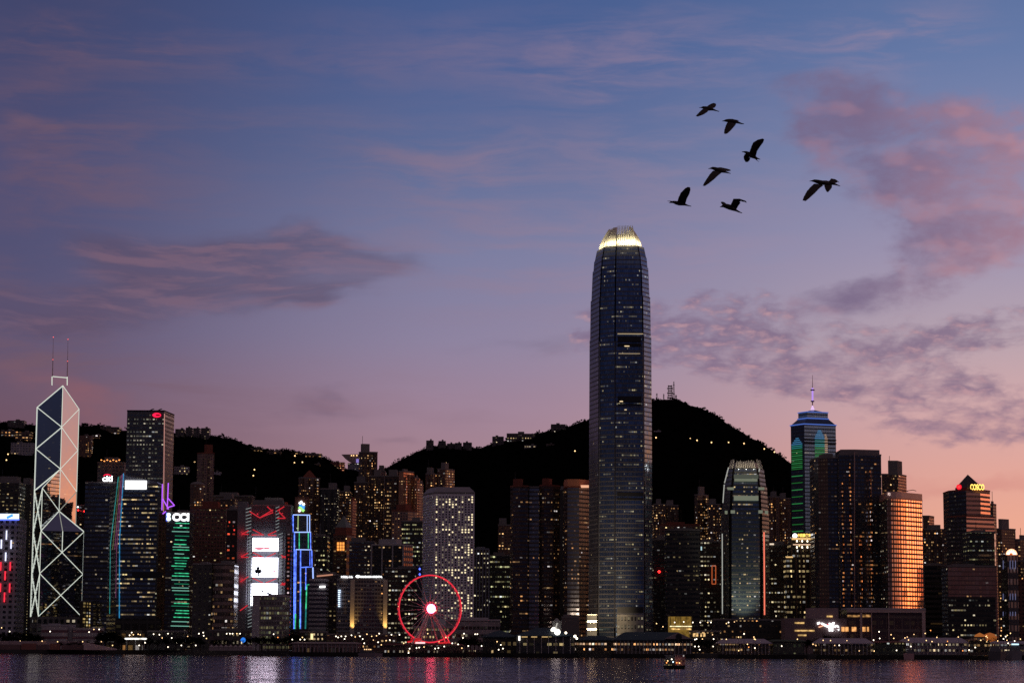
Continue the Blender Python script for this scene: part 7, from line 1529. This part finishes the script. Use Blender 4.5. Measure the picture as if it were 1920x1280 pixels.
bird('bird below the topmost one, gliding with one wing straight down', [(632, 294, 2), (652, 291, 5), (672, 288, 12), (700, 290, 17), (735, 293, 19), (768, 299, 15), (795, 309, 9), (820, 317, 6), (846, 321, 3)],
     [[((684, 302), (772, 318), -.06), ((668, 335), (752, 345), -.2), ((655, 372), (720, 382), -.32), ((650, 402), (690, 410), -.4), ((655, 418), (670, 418), -.42)], [((690, 282), (790, 290), .08), ((720, 276), (800, 292), .3), ((760, 280), (800, 291), .45)]])
bird('bird with its near wing raised high and the far wing hanging down', [(820, 588, 2), (842, 588, 5), (862, 592, 11), (885, 604, 17), (915, 620, 24), (942, 636, 17), (965, 650, 10), (985, 655, 5), (1002, 661, 3)],
     [[((893, 592), (958, 635), -.06), ((912, 540), (972, 580), -.2), ((930, 497), (1002, 535), -.32), ((975, 470), (1030, 498), -.4), ((1018, 460), (1040, 470), -.45)], [((850, 606), (912, 630), .06), ((838, 628), (908, 648), .2), ((840, 660), (900, 672), .3), ((858, 688), (882, 688), .38)]], extra=[[(955, 655, 5), (972, 672, 3), (992, 685, 2.5)]])
bird('bird in the middle of the flock with one long wing sweeping down left', [(500, 751, 2), (520, 747, 5), (542, 744, 12), (570, 752, 17), (605, 765, 19), (640, 775, 13), (668, 782, 9), (695, 790, 5), (718, 797, 3)],
     [[((545, 768), (632, 788), -.06), ((515, 800), (600, 812), -.22), ((485, 845), (560, 850), -.36), ((460, 885), (508, 892), -.45), ((446, 914), (468, 918), -.5)], [((575, 738), (650, 770), .06), ((620, 735), (690, 775), .25), ((672, 746), (716, 772), .4), ((700, 756), (720, 766), .45)]])
bird('lowest left bird with open bill and a wing raised straight up', [(122, 1079, 2), (142, 1074, 5), (165, 1069, 11), (190, 1076, 16), (222, 1083, 19), (255, 1088, 15), (282, 1095, 9), (310, 1104, 5), (340, 1111, 3)],
     [[((203, 1066), (283, 1088), -.06), ((216, 1020), (296, 1040), -.2), ((238, 975), (322, 990), -.32), ((275, 938), (332, 955), -.42), ((300, 925), (330, 930), -.45)]], extra=[[(108, 1061, 2), (130, 1061, 4), (160, 1066, 6)]])
bird('lowest right bird with both wings lifted and bent at the wrist', [(612, 1119, 2), (628, 1113, 6), (650, 1104, 17), (680, 1110, 22), (712, 1120, 24), (742, 1136, 17), (770, 1150, 10), (800, 1165, 6), (828, 1176, 3)],
     [[((712, 1100), (772, 1140), -.06), ((725, 1070), (790, 1108), -.2), ((742, 1036), (812, 1078), -.3), ((800, 1036), (838, 1070), -.4), ((858, 1056), (876, 1080), -.46)], [((640, 1100), (700, 1110), .06), ((622, 1080), (690, 1098), .2), ((618, 1072), (678, 1088), .28), ((625, 1066), (660, 1072), .34)]])
bird('front bird of the overlapping pair on the right, long wing trailing down', [(1470, 870, 2), (1492, 867, 5), (1520, 866, 13), (1550, 874, 18), (1590, 884, 21), (1625, 890, 16), (1655, 895, 9), (1680, 899, 5)],
     [[((1515, 893), (1608, 910), -.06), ((1480, 925), (1570, 938), -.22), ((1445, 965), (1525, 985), -.36), ((1415, 1020), (1470, 1035), -.46), ((1404, 1055), (1436, 1062), -.5)], [((1560, 868), (1640, 886), .06), ((1605, 862), (1660, 884), .22), ((1630, 862), (1670, 878), .3)]])
bird('rear bird of the overlapping pair on the right, partly hidden with wings spread', [(1600, 884, 6), (1630, 882, 14), (1662, 885, 17), (1692, 891, 14), (1720, 899, 9), (1745, 908, 5), (1768, 917, 3)],
     [[((1622, 890), (1690, 905), -.05), ((1612, 915), (1690, 930), -.18), ((1622, 945), (1672, 955), -.28), ((1636, 972), (1650, 977), -.34)], [((1650, 874), (1712, 892), .05), ((1668, 858), (1735, 884), .2), ((1678, 842), (1752, 872), .3), ((1720, 850), (1763, 888), .38), ((1752, 872), (1766, 905), .42)]], Y=70.0)
